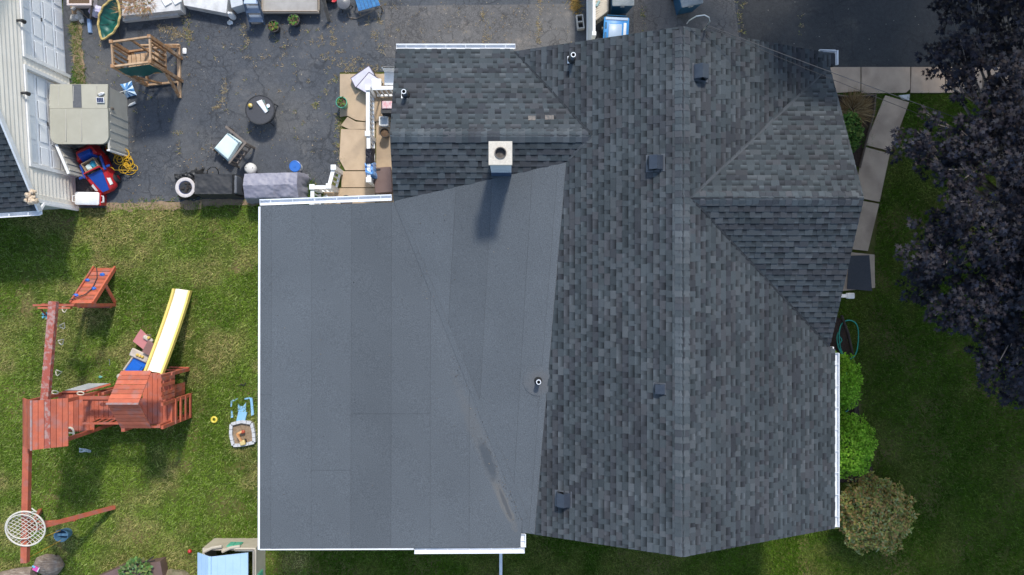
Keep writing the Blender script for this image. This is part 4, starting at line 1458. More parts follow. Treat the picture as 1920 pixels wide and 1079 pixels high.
M_TWIG = mat('dry_stem', (.28, .17, .07), None, rough=.9)

def leafy(mb, c, n, rad, zlo, zhi, size, rg, cols, up=.4):
    """Loose leaf clump: small folded quads, with colours."""
    for k in range(n):
        a = rg.uniform(0, 6.283)
        r_ = rad * math.sqrt(rg.random())
        p = Vector((c[0] + r_ * math.cos(a), c[1] + r_ * math.sin(a), c[2] + rg.uniform(zlo, zhi)))
        d = Vector((math.cos(a) + rg.uniform(-.5, .5), math.sin(a) + rg.uniform(-.5, .5), rg.uniform(-.3, up))).normalized()
        s_ = size * rg.uniform(.6, 1.3)
        t = d.cross(Vector((0, 0, 1))).normalized() * s_ * .32
        col = tuple(q * rg.uniform(.75, 1.25) for q in rg.choice(cols))
        mb.add([p, p + d * s_ * .5 + t, p + d * s_, p + d * s_ * .5 - t], [(0, 1, 2, 3)], [col] * 4)
    return mb
M_LEAF = attr_mat('leaf', .7, 0, spec=.12, trans=.25)
GREENS = [(.075, .16, .028), (.11, .20, .04), (.05, .12, .025), (.16, .22, .05)]
def pot(px, py, z, r, h, label, pm, plants=True, soilc=None, cols=GREENS, n=70, pr=None, name='flower_pot', ps=.09, zz=None):
    x, y = G(px, py, h)
    t = thing(name, label, 'pot', (x, y, z))
    MB().lathe([(r * .78, z + .002), (r, z + h), (r * 1.06, z + h), (r * 1.06, z + h + .02), (r * .93, z + h + .02), (r * .9, z + h - .05), (0, z + h - .05)], (x, y, 0), 20).build('pot', pm, t, True)
    MB().lathe([(r * .9, 0), (r * .9, .012), (0, .03)], (x, y, z + h - .055), 16).build('soil', mat('dry_soil', (.16, .10, .06)), t)
    if plants:
        leafy(MB(), (x, y, z + h - .03), n, pr or r * .8, .0, .14, ps, random.Random(int(px)), cols).build('plant', M_LEAF, t, kind='stuff')
    return t
pot(513, 50, .012, .165, .26, 'black pot with sprawling plant near the step ladder foot', M_BLACKP, cols=GREENS + [(.30, .2, .1)], n=34, pr=.10, ps=.075)
pot(551, 38, .012, .165, .26, 'black pot with green plant under the beige table edge', M_BLACKP, n=30, pr=.10, ps=.075)
one('brown_plank', 'narrow brown plank leaning beyond the beige tray table', 'plank', MB().beam(G3(617, 40, .03), G3(604, -12, .9), .09, .03), M_GREYW, G3(617, 40, .012))
# blue lounge chair top, grill and red bits
lo = thing('lounge_chair', 'blue slatted lounge chair at the top edge', 'chair', (*G(688, 5), .012))
p = [Vector(G3(664, -6, .45)), Vector(G3(704, -14, .45)), Vector(G3(713, 10, .40)), Vector(G3(672, 21, .40))]
M_BLUEF = mat('mottled_blue_fabric', (.03, .13, .32), (.06, .22, .42), 14, .8)
for k in range(6):
    t0, t1 = k / 6 + .008, (k + 1) / 6 - .008
    MB().hexa([p[0].lerp(p[1], t0) - Vector((0, 0, .03)), p[0].lerp(p[1], t1) - Vector((0, 0, .03)), p[3].lerp(p[2], t1) - Vector((0, 0, .03)), p[3].lerp(p[2], t0) - Vector((0, 0, .03)), p[0].lerp(p[1], t0), p[0].lerp(p[1], t1), p[3].lerp(p[2], t1), p[3].lerp(p[2], t0)]).build('slat', M_BLUEF, lo)
MB().tube([G3(652, 25, .03), G3(655, 34, .03), G3(668, 35, .04), G3(703, 19, .22), G3(712, 14, .36)], .016, 6).build('frame', M_GREYW, lo, True)
for q in p: MB().beam((q.x, q.y, .012), (q.x, q.y, q.z - .031), .035, .035).build('leg', M_GREYW, lo)
gx2, gy2 = G(645, 6, .3)
gr = thing('round_grill', 'round grey grill with handles beside the blue lounge chair', 'grill', (gx2, gy2, .012))
MB().lathe([(.05, .12), (.17, .2), (.20, .32), (.19, .36), (.10, .42), (0, .43)], (gx2, gy2, 0), 18).build('bowl', mat('grey_enamel', (.16, .16, .165), (.12, .12, .125), 9, .4), gr, True)
for k in range(3):
    a = k * 2.09
    MB().beam((gx2 + .1 * math.cos(a), gy2 + .1 * math.sin(a), .2), (gx2 + .2 * math.cos(a), gy2 + .2 * math.sin(a), .012), .02, .02).build('leg', M_DARK, gr)
one('red_pot', 'small red pot at the top edge left of the round grill', 'pot', MB().lathe([(.06, .02), (.10, .18), (.11, .2), (.09, .2), (0, .14)], (*G(628, 2), 0), 14), M_CR, G3(628, 2, .012), True)
one('dark_crate', 'dark slatted crate left of the small red pot', 'crate', MB().cbox((*G(616, -3, .15), .16), (.22, .2, .28), .02), M_DARK, G3(616, -3, .012))

# ------------------------------------------------------------------ loose things on the asphalt
x, y = G(346, 96, .05)
one('white_box', 'small white plastic box lying right of the cedar play tower', 'box', MB().cbox((x, y, .045), (.11, .17, .065), .02), M_WHITE, (x, y, .012), True)
x, y = G(240, 168, .1)
ku = thing('toy_umbrella', 'blue and white toy umbrella lying by the shed', 'umbrella', (x, y, .012))
Pq = [Vector(G3(225, 158, .06)), Vector(G3(247, 152, .10)), Vector(G3(257, 179, .08)), Vector(G3(237, 185, .04))]
apex = Vector(G3(236, 170, .26))
cm = MB()
ring = []
for k in range(4):
    a, b = Pq[k], Pq[(k + 1) % 4]
    for t in (0, .25, .5, .75):
        q = a.lerp(b, t)
        ring.append(q + (apex - q) * (.09 if t else 0))
vs = [apex] + ring + [apex.lerp(q, .55) + Vector((0, 0, .03 * ((-1) ** i))) for i, q in enumerate(ring)]
n = len(ring)
M_UMB1, M_UMB2 = mat('sky_blue_fabric', (.10, .27, .50), (.07, .2, .42), 5, .6), mat('pale_blue_fabric', (.55, .68, .78), None, rough=.6)
c1, c2 = MB(), MB()
for i in range(n):
    j = (i + 1) % n
    q = c1 if i % 2 == 0 else c2
    q.add([vs[0], vs[1 + n + i], vs[1 + n + j]], [(0, 1, 2)])
    q.add([vs[1 + n + i], vs[1 + i], vs[1 + j], vs[1 + n + j]], [(0, 1, 2, 3)])
c1.build('canopy_gore', M_UMB1, ku); c2.build('canopy_gore', M_UMB2, ku)
MB().tube([apex, G3(216, 176, .02)], .009, 6).build('pole', M_WHITE, ku)
x, y = G(248, 196, .04)
one('plastic_bottle', 'crushed clear plastic bottle on the asphalt below the toy umbrella', 'bottle', MB().lathe([(.0, -.12), (.038, -.11), (.04, .05), (.015, .10), (.015, .12), (0, .12)], (x, y, .055), 10, Euler((R(90), 0, R(-65))).to_matrix()), mat('clear_plastic', (.55, .57, .58), None, rough=.2), (x, y, .012), True)

# fire pit table
x, y = G(487, 206, .55)
fp = thing('fire_pit', 'round black mesh fire pit table in the middle of the asphalt', 'fire pit', (x, y, .012))
MB().lathe([(.0, .50), (.36, .50), (.385, .51), (.385, .53), (0, .535)], (x, y, 0), 32).build('table_top', mat('charcoal_mesh', (.035, .036, .04), (.05, .05, .055), 30, .6), fp)
MB().tube([(x + .405 * math.cos(a), y + .405 * math.sin(a), .53) for a in [k * math.pi / 16 for k in range(32)]], .018, 6, True).build('rim', M_DARK, fp, True)
MB().tube([(x + .36 * math.cos(a), y + .36 * math.sin(a), .28) for a in [k * math.pi / 16 for k in range(32)]], .010, 6, True).build('lower_ring', M_DARK, fp, True)
MB().lathe([(.10, .18), (.28, .28), (.33, .42), (.31, .42), (.26, .30), (0, .22)], (x, y, 0), 24).build('bowl', M_DARK, fp, True)
for k in range(4):
    a = k * math.pi / 2 + .6
    MB().tube([(x + .38 * math.cos(a), y + .38 * math.sin(a), .53), (x + .38 * math.cos(a), y + .38 * math.sin(a), .28), (x + .42 * math.cos(a), y + .42 * math.sin(a), .012)], .014, 6).build('leg', M_DARK, fp)
for k in range(24):
    a = k * math.pi / 12
    MB().tube([(x + .395 * math.cos(a), y + .395 * math.sin(a), .51), (x + .37 * math.cos(a), y + .37 * math.sin(a), .29)], .004, 4).build('rod', M_DARK, fp)
x2, y2 = G(469, 198, .6)
one('yellow_ball', 'yellow and white ball on the black fire pit table', 'ball', MB().blob((x2, y2, .585), .062, 12, 9, 0), mat('yellow_ball', (.62, .42, .06), (.72, .68, .5), 6, .4, contrast=(.5, .55)), (x2, y2, .53), True)
fu = MB().hexa([G3(480, 191, .545), G3(491, 187, .545), G3(503, 209, .545), G3(497, 213, .545), G3(481, 191, .60), G3(490, 188, .60), G3(502, 209, .57), G3(498, 212, .57)])
one('folded_umbrella', 'folded white umbrella lying across the fire pit table', 'umbrella', fu, M_WHITE, G3(490, 200, .54))
one('striped_stick', 'thin brown and teal stick beside the folded white umbrella', 'stick', MB().beam(G3(494, 188, .56), G3(503, 208, .56), .03, .02), mat('brown_teal_stick', (.25, .10, .06), (.05, .28, .27), 9, .6), G3(500, 198, .545))
one('white_dish', 'small white dish right of the folded umbrella on the fire pit', 'dish', MB().lathe([(.03, 0), (.055, .025), (.05, .025), (0, .008)], (*G(503, 199, .55), .54), 12), M_WHITE, G3(503, 199, .54))

# cushioned chair
cu = [Vector(G3(399, 278, .42)), Vector(G3(425, 248, .42)), Vector(G3(452, 266, .42)), Vector(G3(428, 304, .42))]
cc = sum(cu, Vector()) / 4
chair = thing('patio_chair', 'wooden armchair with mint cushion on the asphalt', 'chair', (cc.x, cc.y, .012))
M_CHW = mat('brown_grey_chair_wood', (.19, .155, .125), (.14, .11, .09), 8, .7)
M_MINT = mat('mint_cushion', (.64, .76, .73), (.58, .71, .68), 3, .85, .2, 40)
cs = MB()
def cushion(u, v):
    a, b = cu[0].lerp(cu[1], u), cu[3].lerp(cu[2], u)
    q = a.lerp(b, v)
    e = min(u, 1 - u, v, 1 - v)
    return q + Vector((0, 0, -.09 + .12 * min(1, e * 9) ** .5))
cs.grid(12, 12, cushion).build('cushion', M_MINT, chair, True)
MB().hexa([q - Vector((0, 0, .16)) for q in cu] + [q - Vector((0, 0, .10)) for q in cu]).build('seat_frame', M_CHW, chair)
# back on the south-east side, arm on the north-east side
b0, b1 = Vector(G3(430, 306, .80)), Vector(G3(460, 269, .80))
lo0, lo1 = Vector((b0.x, b0.y, .30)), Vector((b1.x, b1.y, .30))
MB().beam(b0, b1, .05, .06).build('back_rail', M_CHW, chair)
MB().beam(lo0, lo1, .05, .06).build('back_rail', M_CHW, chair)
for t in (.1, .3, .5, .7, .9):
    a = b0.lerp(b1, t)
    MB().beam((a.x, a.y, .30), (a.x, a.y, .78), .06, .02).build('back_slat', M_CHW, chair)
for a in (b0, b1): MB().beam((a.x, a.y, .012), (a.x, a.y, .8), .05, .05).build('leg', M_CHW, chair)
ar0 = Vector(G3(424, 238, .60))
MB().beam(ar0, (b1.x, b1.y, .60), .06, .035).build('armrest', M_CHW, chair)
MB().beam((ar0.x, ar0.y, .012), ar0, .05, .05).build('leg', M_CHW, chair)
ar1 = Vector((cu[0].x - .02, cu[0].y - .03, .36))
MB().beam((ar1.x, ar1.y, .012), ar1, .05, .05).build('leg', M_CHW, chair)

# covered grills in a row
def drape(mb, c, L, W, Hh, rz, seed, wr=.03, taper=.82, zb=.02, nu=44, nv=30, ridge=0.0):
    rgd = random.Random(seed)
    ph = [rgd.uniform(0, 6.28) for _ in range(8)]
    m = Euler((0, 0, rz)).to_matrix()
    off = Vector((seed * 3.7, seed * 1.3, 0))
    def f(u, v):
        a, b = u * 2 - 1, v * 2 - 1
        s_ = max(abs(a), abs(b))
        k = .68
        w1 = mnoise.noise(Vector((a * L * 2.2, b * W * 2.2, 0)) + off)
        w2 = mnoise.noise(Vector((a * L * 5.5 + b * 3, b * W * 4.0, 5)) + off)
        w3 = mnoise.noise(Vector((a * L * 9, b * W * 14 + a * 5, 9)) + off)
        if s_ < k:
            x, y = a / k * taper, b / k * taper
            z = Hh * (1 - ridge * abs(b) / k) + wr * (.9 * w1 + .7 * w2 + .45 * w3)
        else:
            t = (s_ - k) / (1 - k)
            x, y = a / s_, b / s_
            rr_ = taper + (1 - taper) * t
            flute = 1 + wr * t * (2.2 * w1 + 2.0 * w2)
            x, y = x * rr_ * flute, y * rr_ * flute
            z = (Hh * (1 - ridge * min(1, abs(b) / k)) + wr * (.9 * w1 + .7 * w2) * (1 - t)) * (1 - t ** 1.15) + zb
        return Vector(c) + m @ Vector((x * L / 2, y * W / 2, z))
    return mb.grid(nu, nv, f)
x, y = G(402, 346, .75)
one('covered_grill', 'square grill under a black fabric cover on the lawn edge', 'grill', drape(MB(), (x, y, .0), 1.18, .64, .82, 0, 3, .03, .88), mat('black_cover_cloth', (.024, .025, .026), (.034, .034, .036), 6, .7), (x, y, .01), True)
x, y = G(506, 346, .85)
one('covered_grill', 'long grill under a crumpled grey cover near the blue lidded bucket', 'grill', drape(MB(), (x + .02, y - .02, .0), 1.72, .80, .92, R(1.5), 5, .038, .86, ridge=.16, nu=64, nv=40), mat('grey_cover_cloth', (.27, .26, .30), (.20, .195, .24), 3, .55, .1, 14), (x, y, .01), True)
one('side_shelf', 'flat grey board standing between the black and grey covers', 'shelf', MB().cbox((*G(439, 346, .7), .36), (.12, .50, .66), .02), mat('steel_grey_board', (.13, .14, .155), None, rough=.5), G3(439, 346, .012))
x, y = G(348, 352, .62)
kt = thing('smoker_drum', 'round drum with white rim full of black coals', 'smoker', (x, y, .01))
MB().lathe([(.22, .01), (.25, .3), (.255, .62), (.2, .62)], (x, y, 0), 24).build('drum', M_BLACKP, kt, True)
MB().lathe([(.195, .60), (.275, .62), (.28, .645), (.245, .655), (.19, .64), (.18, .52), (.175, .52), (.17, .60)], (x, y, 0), 28).build('rim', mat('enamel_white_rim', (.60, .56, .53), (.48, .42, .38), 9, .5), kt, True)
MB().tube([(x + .185 * math.cos(a), y + .185 * math.sin(a), .615) for a in [k * math.pi / 14 for k in range(28)]], .012, 6, True).build('inner_ring', mat('blue_ring', (.05, .07, .20), None, rough=.4), kt, True)
rgk = random.Random(6)
for k in range(22):
    a, r_ = rgk.uniform(0, 6.28), .155 * math.sqrt(rgk.random())
    MB().blob((x + r_ * math.cos(a), y + r_ * math.sin(a), .575 + rgk.uniform(0, .05)), rgk.uniform(.03, .05), 6, 5, .3, rg=rgk).build('coal', mat('charcoal_lump', (.012, .012, .012), (.05, .035, .025), 20, .8), kt)
MB().lathe([(.18, 0), (.18, .01), (0, .01)], (x, y, .54), 18).build('grate', M_DARK, kt)
bgx, bgy = G(350, 340, .2)
one('black_bag', 'slumped black plastic bag behind the white rimmed drum', 'bag', drape(MB(), (bgx + .08, bgy - .08, 0), .86, .78, .34, .2, 11, .10, .7), M_BLACKP, (bgx, bgy, .01), True)
hp = [G3(388, 326, .3), G3(390, 318, .5), G3(396, 314, .62), G3(404, 314, .62), G3(409, 320, .5), G3(410, 328, .3)]
one('gas_hose', 'thin black hose looping behind the black grill cover', 'hose', MB().tube(hp, .013, 6), M_BLACKP, G3(388, 326, .3), True)
x, y = G(468, 316, .3)
one('spotted_pot', 'white pot with black spots behind the grey cover', 'pot', MB().lathe([(.11, .012), (.165, .15), (.165, .26), (.12, .32), (.04, .34), (0, .34)], (x, y, 0), 18), mat('black_spotted_white', (.62, .60, .55), (.02, .02, .02), 7, .5, contrast=(.60, .62)), (x, y, .012), True)
x, y = G(553, 312, .38)
bk = thing('bucket', 'white bucket with bright blue lid beside the grey cover', 'bucket', (x, y, .012))
MB().lathe([(.125, .012), (.15, .35), (.155, .35), (.155, .37), (0, .37)], (x, y, 0), 22).build('pail', M_WHITE, bk, True)
MB().lathe([(.158, .35), (.162, .35), (.162, .385), (.145, .392), (.14, .382), (.03, .382), (.03, .395), (0, .395)], (x, y, 0), 24).build('lid', mat('bright_blue_lid', (.03, .14, .46), None, rough=.35), bk, True)

# ------------------------------------------------------------------ patio things
def railing(name, label, p, q, h=1.0, step=.12, posts=(True, True), base=.05):
    t = thing(name, label, 'railing', (p[0], p[1], base))
    P_, Q_ = Vector((*p, 0)), Vector((*q, 0))
    MB().beam(P_ + Vector((0, 0, h)), Q_ + Vector((0, 0, h)), .10, .05).build('top_rail', M_WHITE, t)
    MB().beam(P_ + Vector((0, 0, base + .12)), Q_ + Vector((0, 0, base + .12)), .06, .05).build('bottom_rail', M_WHITE, t)
    L = (Q_ - P_).length
    n = max(2, int(L / step))
    for k in range(n):
        c = P_.lerp(Q_, (k + .5) / n)
        MB().beam(c + Vector((0, 0, base + .12)), c + Vector((0, 0, h - .02)), .035, .035).build('baluster', M_WHITE, t)
    for u, c in zip(posts, (P_, Q_)):
        if u:
            po = MB().beam(c + Vector((0, 0, base)), c + Vector((0, 0, h + .05)), .115, .115).build('post', M_WHITE, t)
            MB().cbox(c + Vector((0, 0, h + .065)), (.15, .15, .035), .012).build('post_cap', M_WHITE, po)
    return t
railing('porch_railing', 'long white railing running beside the roof along the patio', G(690, 166, 1), G(690, 252, 1))
railing('porch_railing', 'white railing with a dark cloth and blue bag hanging on it', G(691, 257, 1), G(692, 338, 1), posts=(False, True))
railing('porch_railing', 'short white railing at the top of the patio going under the roof', G(698, 166, 1), G(752, 165, 1), posts=(False, True))
railing('stair_railing', 'slanting short white railing at the left of the landing', G(626, 315, 1), G(617, 350, 1))
railing('stair_railing', 'low white railing between the landing and the green weeds', G(611, 351.5, 1), G(586, 351.5, 1), posts=(False, True))
railing('stair_railing', 'white railing running under the white gutter end by the weeds', G(586, 358, 1), G(586, 384, 1), posts=(False, True))
x, y = G(691, 293, 1.03)
one('dark_cloth', 'dark navy cloth draped over the white railing', 'cloth', drape(MB(), (x, y, .62), .20, .50, .44, 0, 15, .06, .8, zb=0, nu=14, nv=24), mat('navy_cloth', (.012, .012, .02), (.02, .02, .03), 9, .9), (x, y, .9), True)
x, y = G(692, 317, 1.0)
one('blue_bag', 'shiny blue plastic bag tied to the white railing', 'bag', drape(MB(), (x, y, .55), .30, .46, .50, .1, 17, .16, .7, zb=0, nu=20, nv=24), mat('glossy_blue_plastic', (.05, .24, .62), (.28, .48, .78), 9, .25), (x, y, .9), True)
x, y = G(717, 337, .62)
db = thing('deck_box', 'brown deck box standing beside the roof edge', 'deck box', (x, y, .062), R(4))
M_BRN = mat('brown_resin', (.155, .10, .085), (.13, .08, .068), 4, .5)
MB().cbox((.02, -.02, .27), (.44, .66, .50), .02).build('body', M_BRN, db, local=True)
MB().cbox((.02, -.02, .555), (.50, .72, .07), .02).build('lid', M_BRN, db, local=True)
MB().cbox((-.10, .28, .597), (.14, .05, .02), .008).build('handle', M_BLACKP, db, local=True)
x, y = G(722, 202, .6)
sh = thing('plant_stand', 'dark shelf with pink cloth on top beside the railing', 'shelf', (x, y, .062))
for zz in (.15, .40, .66): MB().box((x + .08, y, zz), (.36, .34, .03)).build('shelf', M_DARK, sh)
for a in (-1, 1):
    for b in (-1, 1): MB().beam((x + .08 + a * .165, y + b * .155, .062), (x + .08 + a * .165, y + b * .155, .66), .03, .03).build('leg', M_DARK, sh)
one('pink_cloth', 'folded pink and white cloth on the dark shelf', 'cloth', MB().cbox((x + .08, y + .05, .70), (.30, .22, .05), .02), mat('pink_check_cloth', (.62, .25, .28), (.70, .62, .60), 14, .9), (x + .08, y + .05, .677))
x, y = G(719, 227, .35)
ln = thing('lantern', 'white framed square lantern between the dark shelf and pot', 'lantern', (x, y, .062))
for a in (-1, 1):
    MB().beam((x + a * .115, y - .12, .32), (x + a * .115, y + .12, .32), .03, .04).build('frame_bar', M_WHITE, ln)
    MB().beam((x - .10, y + a * .115, .322), (x + .10, y + a * .115, .322), .03, .04).build('frame_bar', M_WHITE, ln)
    for b in (-1, 1): MB().beam((x + a * .115, y + b * .115, .062), (x + a * .115, y + b * .115, .30), .025, .025).build('corner_post', M_WHITE, ln)
MB().box((x, y, .295), (.20, .20, .01)).build('glass', mat('lantern_glass', (.30, .36, .40), (.5, .55, .58), 9, .15), ln)
MB().box((x, y, .08), (.24, .24, .03)).build('base', M_WHITE, ln)
pot(722, 250, .062, .13, .32, 'tall black pot with pale rim and dry soil below the lantern', mat('black_glazed_pot', (.02, .02, .02), (.3, .29, .27), 3, .4, contrast=(.62, .68)), False, name='patio_pot')
pot(641, 193, .05, .15, .34, 'tall green pot with seedling at the patio edge', mat('jade_plastic', (.06, .34, .22), (.05, .29, .18), 5, .4), True, n=16, pr=.07, ps=.08, name='patio_pot')
pot(650, 378, .055, .16, .24, 'black round pot half under the white gutter', M_BLACKP, False, name='patio_pot')
one('paper_sheet', 'white paper lying at the foot of the landing railing', 'paper', MB().prism([G(607, 368), G(614, 365), G(617, 372), G(609, 375)], .058, .062), M_WHITE, G3(612, 370, .057))
M_PLY = mat('white_printed_board', (.60, .58, .62), (.50, .48, .55), 5, .6)
M_GRN = mat('dark_green_plastic', (.008, .11, .07), None, rough=.5)
for k, (pts, z0, z1, lb) in enumerate((([(657, 147), (692, 123), (703, 140), (666, 165)], .06, .24, 'pale printed flat box with green sides lying beneath another'), ([(667, 164), (692, 135), (714, 150), (688, 176)], .25, .40, 'pale printed flat box with green sides resting on top of another'))):
    t = thing('flat_box', lb, 'box', (*G(*pts[0]), z0))
    MB().prism([G(*p, z1) for p in pts], z0, z1 - .01).build('side', M_GRN, t)
    q = [Vector((*G(*p, z1), 0)) for p in pts]
    c = sum(q, Vector()) / 4
    MB().prism([((c + (v - c) * .97).x, (c + (v - c) * .97).y) for v in q], z1 - .008, z1).build('top_panel', M_PLY, t)
    for i in range(4):
        a, b = c + (q[i] - c) * .97, c + (q[(i + 1) % 4] - c) * .97
        MB().beam((a.x, a.y, z1 + .002), (b.x, b.y, z1 + .002), .018, .008).build('edge_band', mat('plum_band', (.07, .05, .09), None, rough=.5), t)
x, y = G(706, 157, .4)
wc = thing('white_stool', 'white plastic stool behind the flat boxes', 'stool', (x, y, .05))
MB().cbox((x, y, .42), (.28, .26, .04), .02).build('seat', M_WHITE, wc)
for a in (-1, 1):
    for b in (-1, 1): MB().beam((x + a * .12, y + b * .11, .05), (x + a * .09, y + b * .09, .41), .03, .03).build('leg', M_WHITE, wc)
x, y = G(734, 148, .4)
wc = thing('white_chair', 'white plastic chair half hidden by the shingled roof', 'chair', (x, y, .05))
MB().cbox((x, y, .40), (.40, .38, .04), .02).build('seat', M_WHITE, wc)
MB().cbox((x - .02, y + .20, .62), (.38, .04, .42), .02).build('backrest', M_WHITE, wc)
for a in (-1, 1):
    for b in (-1, 1): MB().beam((x + a * .17, y + b * .16, .05), (x + a * .15, y + b * .14, .39), .035, .035).build('leg', M_WHITE, wc)

# ------------------------------------------------------------------ bins, fence, block at the top
x, y = G(1088, 41, .19)
cbk = thing('cinder_block', 'grey two-hole cinder block on the cracked paving', 'block', (x, y, .016), R(7))
bl = MB()
for s in (-1, 1): bl.box((s * .085, 0, .095), (.032, .40, .19))
for s in (-1, 0, 1): bl.box((0, s * .184, .095), (.14, .032, .188))
bl.build('block', M_BLOCK, cbk, local=True)
def rolling_bin(name, label, px, py, z, rz, body, lidm, lw=.58, ld=.70, h=1.02, lidh=None, back_open=False):
    x, y = G(px, py, h)
    t = thing(name, label, 'bin', (x, y, .016), rz)
    MB().hexa([(-lw * .40, -ld * .38, .06), (lw * .40, -ld * .38, .06), (lw * .40, ld * .38, .06), (-lw * .40, ld * .38, .06), (-lw * .5, -ld * .5, h - .05), (lw * .5, -ld * .5, h - .05), (lw * .5, ld * .5, h - .05), (-lw * .5, ld * .5, h - .05)]).build('body', body, t, local=True)
    MB().cbox((0, 0, h - .045), (lw * 1.06, ld * 1.05, .045), .012).build('rim', body, t, local=True)
    l_ = MB().cbox((0, -.01, h + .005), (lw * 1.04, ld * 1.06, .055), .025).build('lid', lidm, t, True, local=True)
    MB().cbox((0, 0, h + .04), (lw * .55, ld * .55, .03), .012).build('lid_panel', lidm, l_, True, local=True)
    for s in (-1, 1):
        MB().lathe([(0, -.03), (.12, -.03), (.13, -.02), (.13, .02), (.12, .03), (0, .03)], (s * lw * .46, ld * .40, .13), 18, Euler((0, R(90), 0)).to_matrix()).build('wheel', M_BLACKP, t, True, local=True)
    MB().tube([(-lw * .4, ld * .5, h - .08), (-lw * .4, ld * .60, h - .04), (lw * .4, ld * .60, h - .04), (lw * .4, ld * .5, h - .08)], .016, 6).build('handle', body, t, local=True)
    return t
M_NAVY = mat('dark_teal_blue_plastic', (.010, .10, .21), (.009, .085, .18), 5, .4)
M_LIDC = mat('pale_grey_lid', (.34, .36, .36), (.22, .25, .26), 4, .3)
M_LIDB = mat('light_blue_lid', (.05, .27, .62), (.045, .24, .56), 4, .4)
M_LIDP = mat('whitish_blue_lid_panel', (.42, .52, .64), (.36, .46, .58), 4, .4)
def recycle_mark(t, y, z, s=.06, tilt=-.09):
    """Three chasing arrows moulded on the front of a bin."""
    for k in range(3):
        a = k * 2.094 + math.pi / 2
        mb = MB()
        c = Vector((s * .75 * math.cos(a), 0, s * .75 * math.sin(a)))
        d = Vector((-math.sin(a), 0, math.cos(a)))
        nn = Vector((math.cos(a), 0, math.sin(a)))
        o_ = Vector((0, y, z))
        pts = [c - d * s * .6 - nn * s * .18, c + d * s * .2 - nn * s * .18, c + d * s * .2 - nn * s * .4, c + d * s * .75, c + d * s * .2 + nn * s * .4, c + d * s * .2 + nn * s * .18, c - d * s * .6 + nn * s * .18]
        f = [tuple(o_ + p + Vector((0, -.012 + (p.z) * tilt, 0))) for p in pts]
        bk_ = [tuple(o_ + p + Vector((0, .006 + (p.z) * tilt, 0))) for p in pts]
        n = len(f)
        mb.add(f + bk_, [tuple(range(n)), tuple(range(2 * n - 1, n - 1, -1))] + [(i, n + i, n + (i + 1) % n, (i + 1) % n) for i in range(n)])
        mb.build('recycling_arrow', M_WHITE, t, local=True)
b1_ = rolling_bin('wheelie_bin', 'dark blue bin with grey lid behind the light blue one', 1168, -14, 0, R(1), M_NAVY, M_LIDC)
recycle_mark(b1_, -.340, .84)
b2_ = rolling_bin('wheelie_bin', 'dark blue wheeled bin standing turned, alone above the roof peak', 1293, -14, 0, R(12) , M_NAVY, M_LIDC)
recycle_mark(b2_, -.340, .84)
b3_ = rolling_bin('wheelie_bin', 'bin with light blue lid beside the white fence', 1155, 58, 0, R(-3), M_NAVY, M_LIDB, .66, .70, 1.0)
MB().cbox((-.03, -.05, 1.045), (.36, .42, .05), .015).build('lid_panel', M_LIDP, b3_, True, local=True)
MB().cbox((.235, -.02, 1.03), (.08, .46, .04), .015).build('lid_grip', M_WHITE, b3_, True, local=True)
for yy in (.12, -.16): MB().cbox((-.29, yy, 1.036), (.05, .18, .03), .01).build('lid_slot', M_NAVY, b3_, local=True)
MB().cbox((0, .31, 1.035), (.62, .08, .04), .012).build('lid_back', M_LIDP, b3_, local=True)
fx = G(1101, 40)[0]
fe = thing('white_fence', 'white vinyl fence panel standing beside the cinder block', 'fence', (fx, 7.6, .016))
MB().beam((fx, 6.75, 1.88), (fx, 9.1, 1.88), .07, .09).build('top_rail', M_WHITE, fe)
MB().beam((fx, 6.75, .12), (fx, 9.1, .12), .06, .09).build('bottom_rail', M_WHITE, fe)
for k in range(16):
    MB().box((fx, 6.80 + k * .146 + .07, 1.0), (.025, .138, 1.68)).build('board', M_WHITE, fe)
for yy in (6.69, 9.16): MB().cbox((fx, yy, .98), (.11, .11, 1.94), .01).build('post', M_WHITE, fe)
# slatted bench
q = [Vector(G3(1114, -4, .62)), Vector(G3(1141, -8, .62)), Vector(G3(1140, 20, .62)), Vector(G3(1116, 38, .62))]
be = thing('slatted_crate', 'cream slatted crate wedged between white fence and bins', 'crate', ((q[0].x + q[1].x) / 2, q[2].y, .016))
M_CREAM = mat('cream_plastic', (.55, .49, .40), (.46, .40, .32), 5, .6)
for k in range(9):
    t = (k + .5) / 9
    MB().beam(q[0].lerp(q[3], t), q[1].lerp(q[2], t), .05, .025).build('slat', M_CREAM, be)
for a, b in ((0, 3), (1, 2), (3, 2)):
    MB().beam(q[a] - Vector((0, 0, .03)), q[b] - Vector((0, 0, .03)), .035, .06).build('side_rail', M_CREAM, be)
    MB().beam(Vector((q[a].x, q[a].y, .10)), Vector((q[b].x, q[b].y, .10)), .03, .05).build('side_rail', M_CREAM, be)
for k in range(5):
    c = q[3].lerp(q[2], (k + .2) / 4.5)
    MB().beam((c.x, c.y - .001, .016), (c.x, c.y - .001, .55), .04, .02).build('slat', M_CREAM, be)
for c in q: MB().beam((c.x, c.y, .016), (c.x, c.y, .59), .04, .04).build('leg', M_CREAM, be)
one('teal_tool', 'teal hand tool lying on the slatted crate', 'tool', MB().beam(G3(1118, 12, .66), G3(1124, 2, .66), .06, .03), mat('muted_teal', (.20, .34, .36), None, rough=.5), G3(1121, 7, .645))
# ------------------------------------------------------------------ red swing set: two roofed towers, bridge, beams
ps = thing('swing_set', 'large red stained wooden swing set with two roofed towers', 'swing set', (-11.0, -3.2, 0))
def bar(a, b, w_, h_, name, m=M_RED, parent=ps, up=(0, 0, 1)):
    return MB().beam(a, b, w_, h_, up).build(name, m, parent)
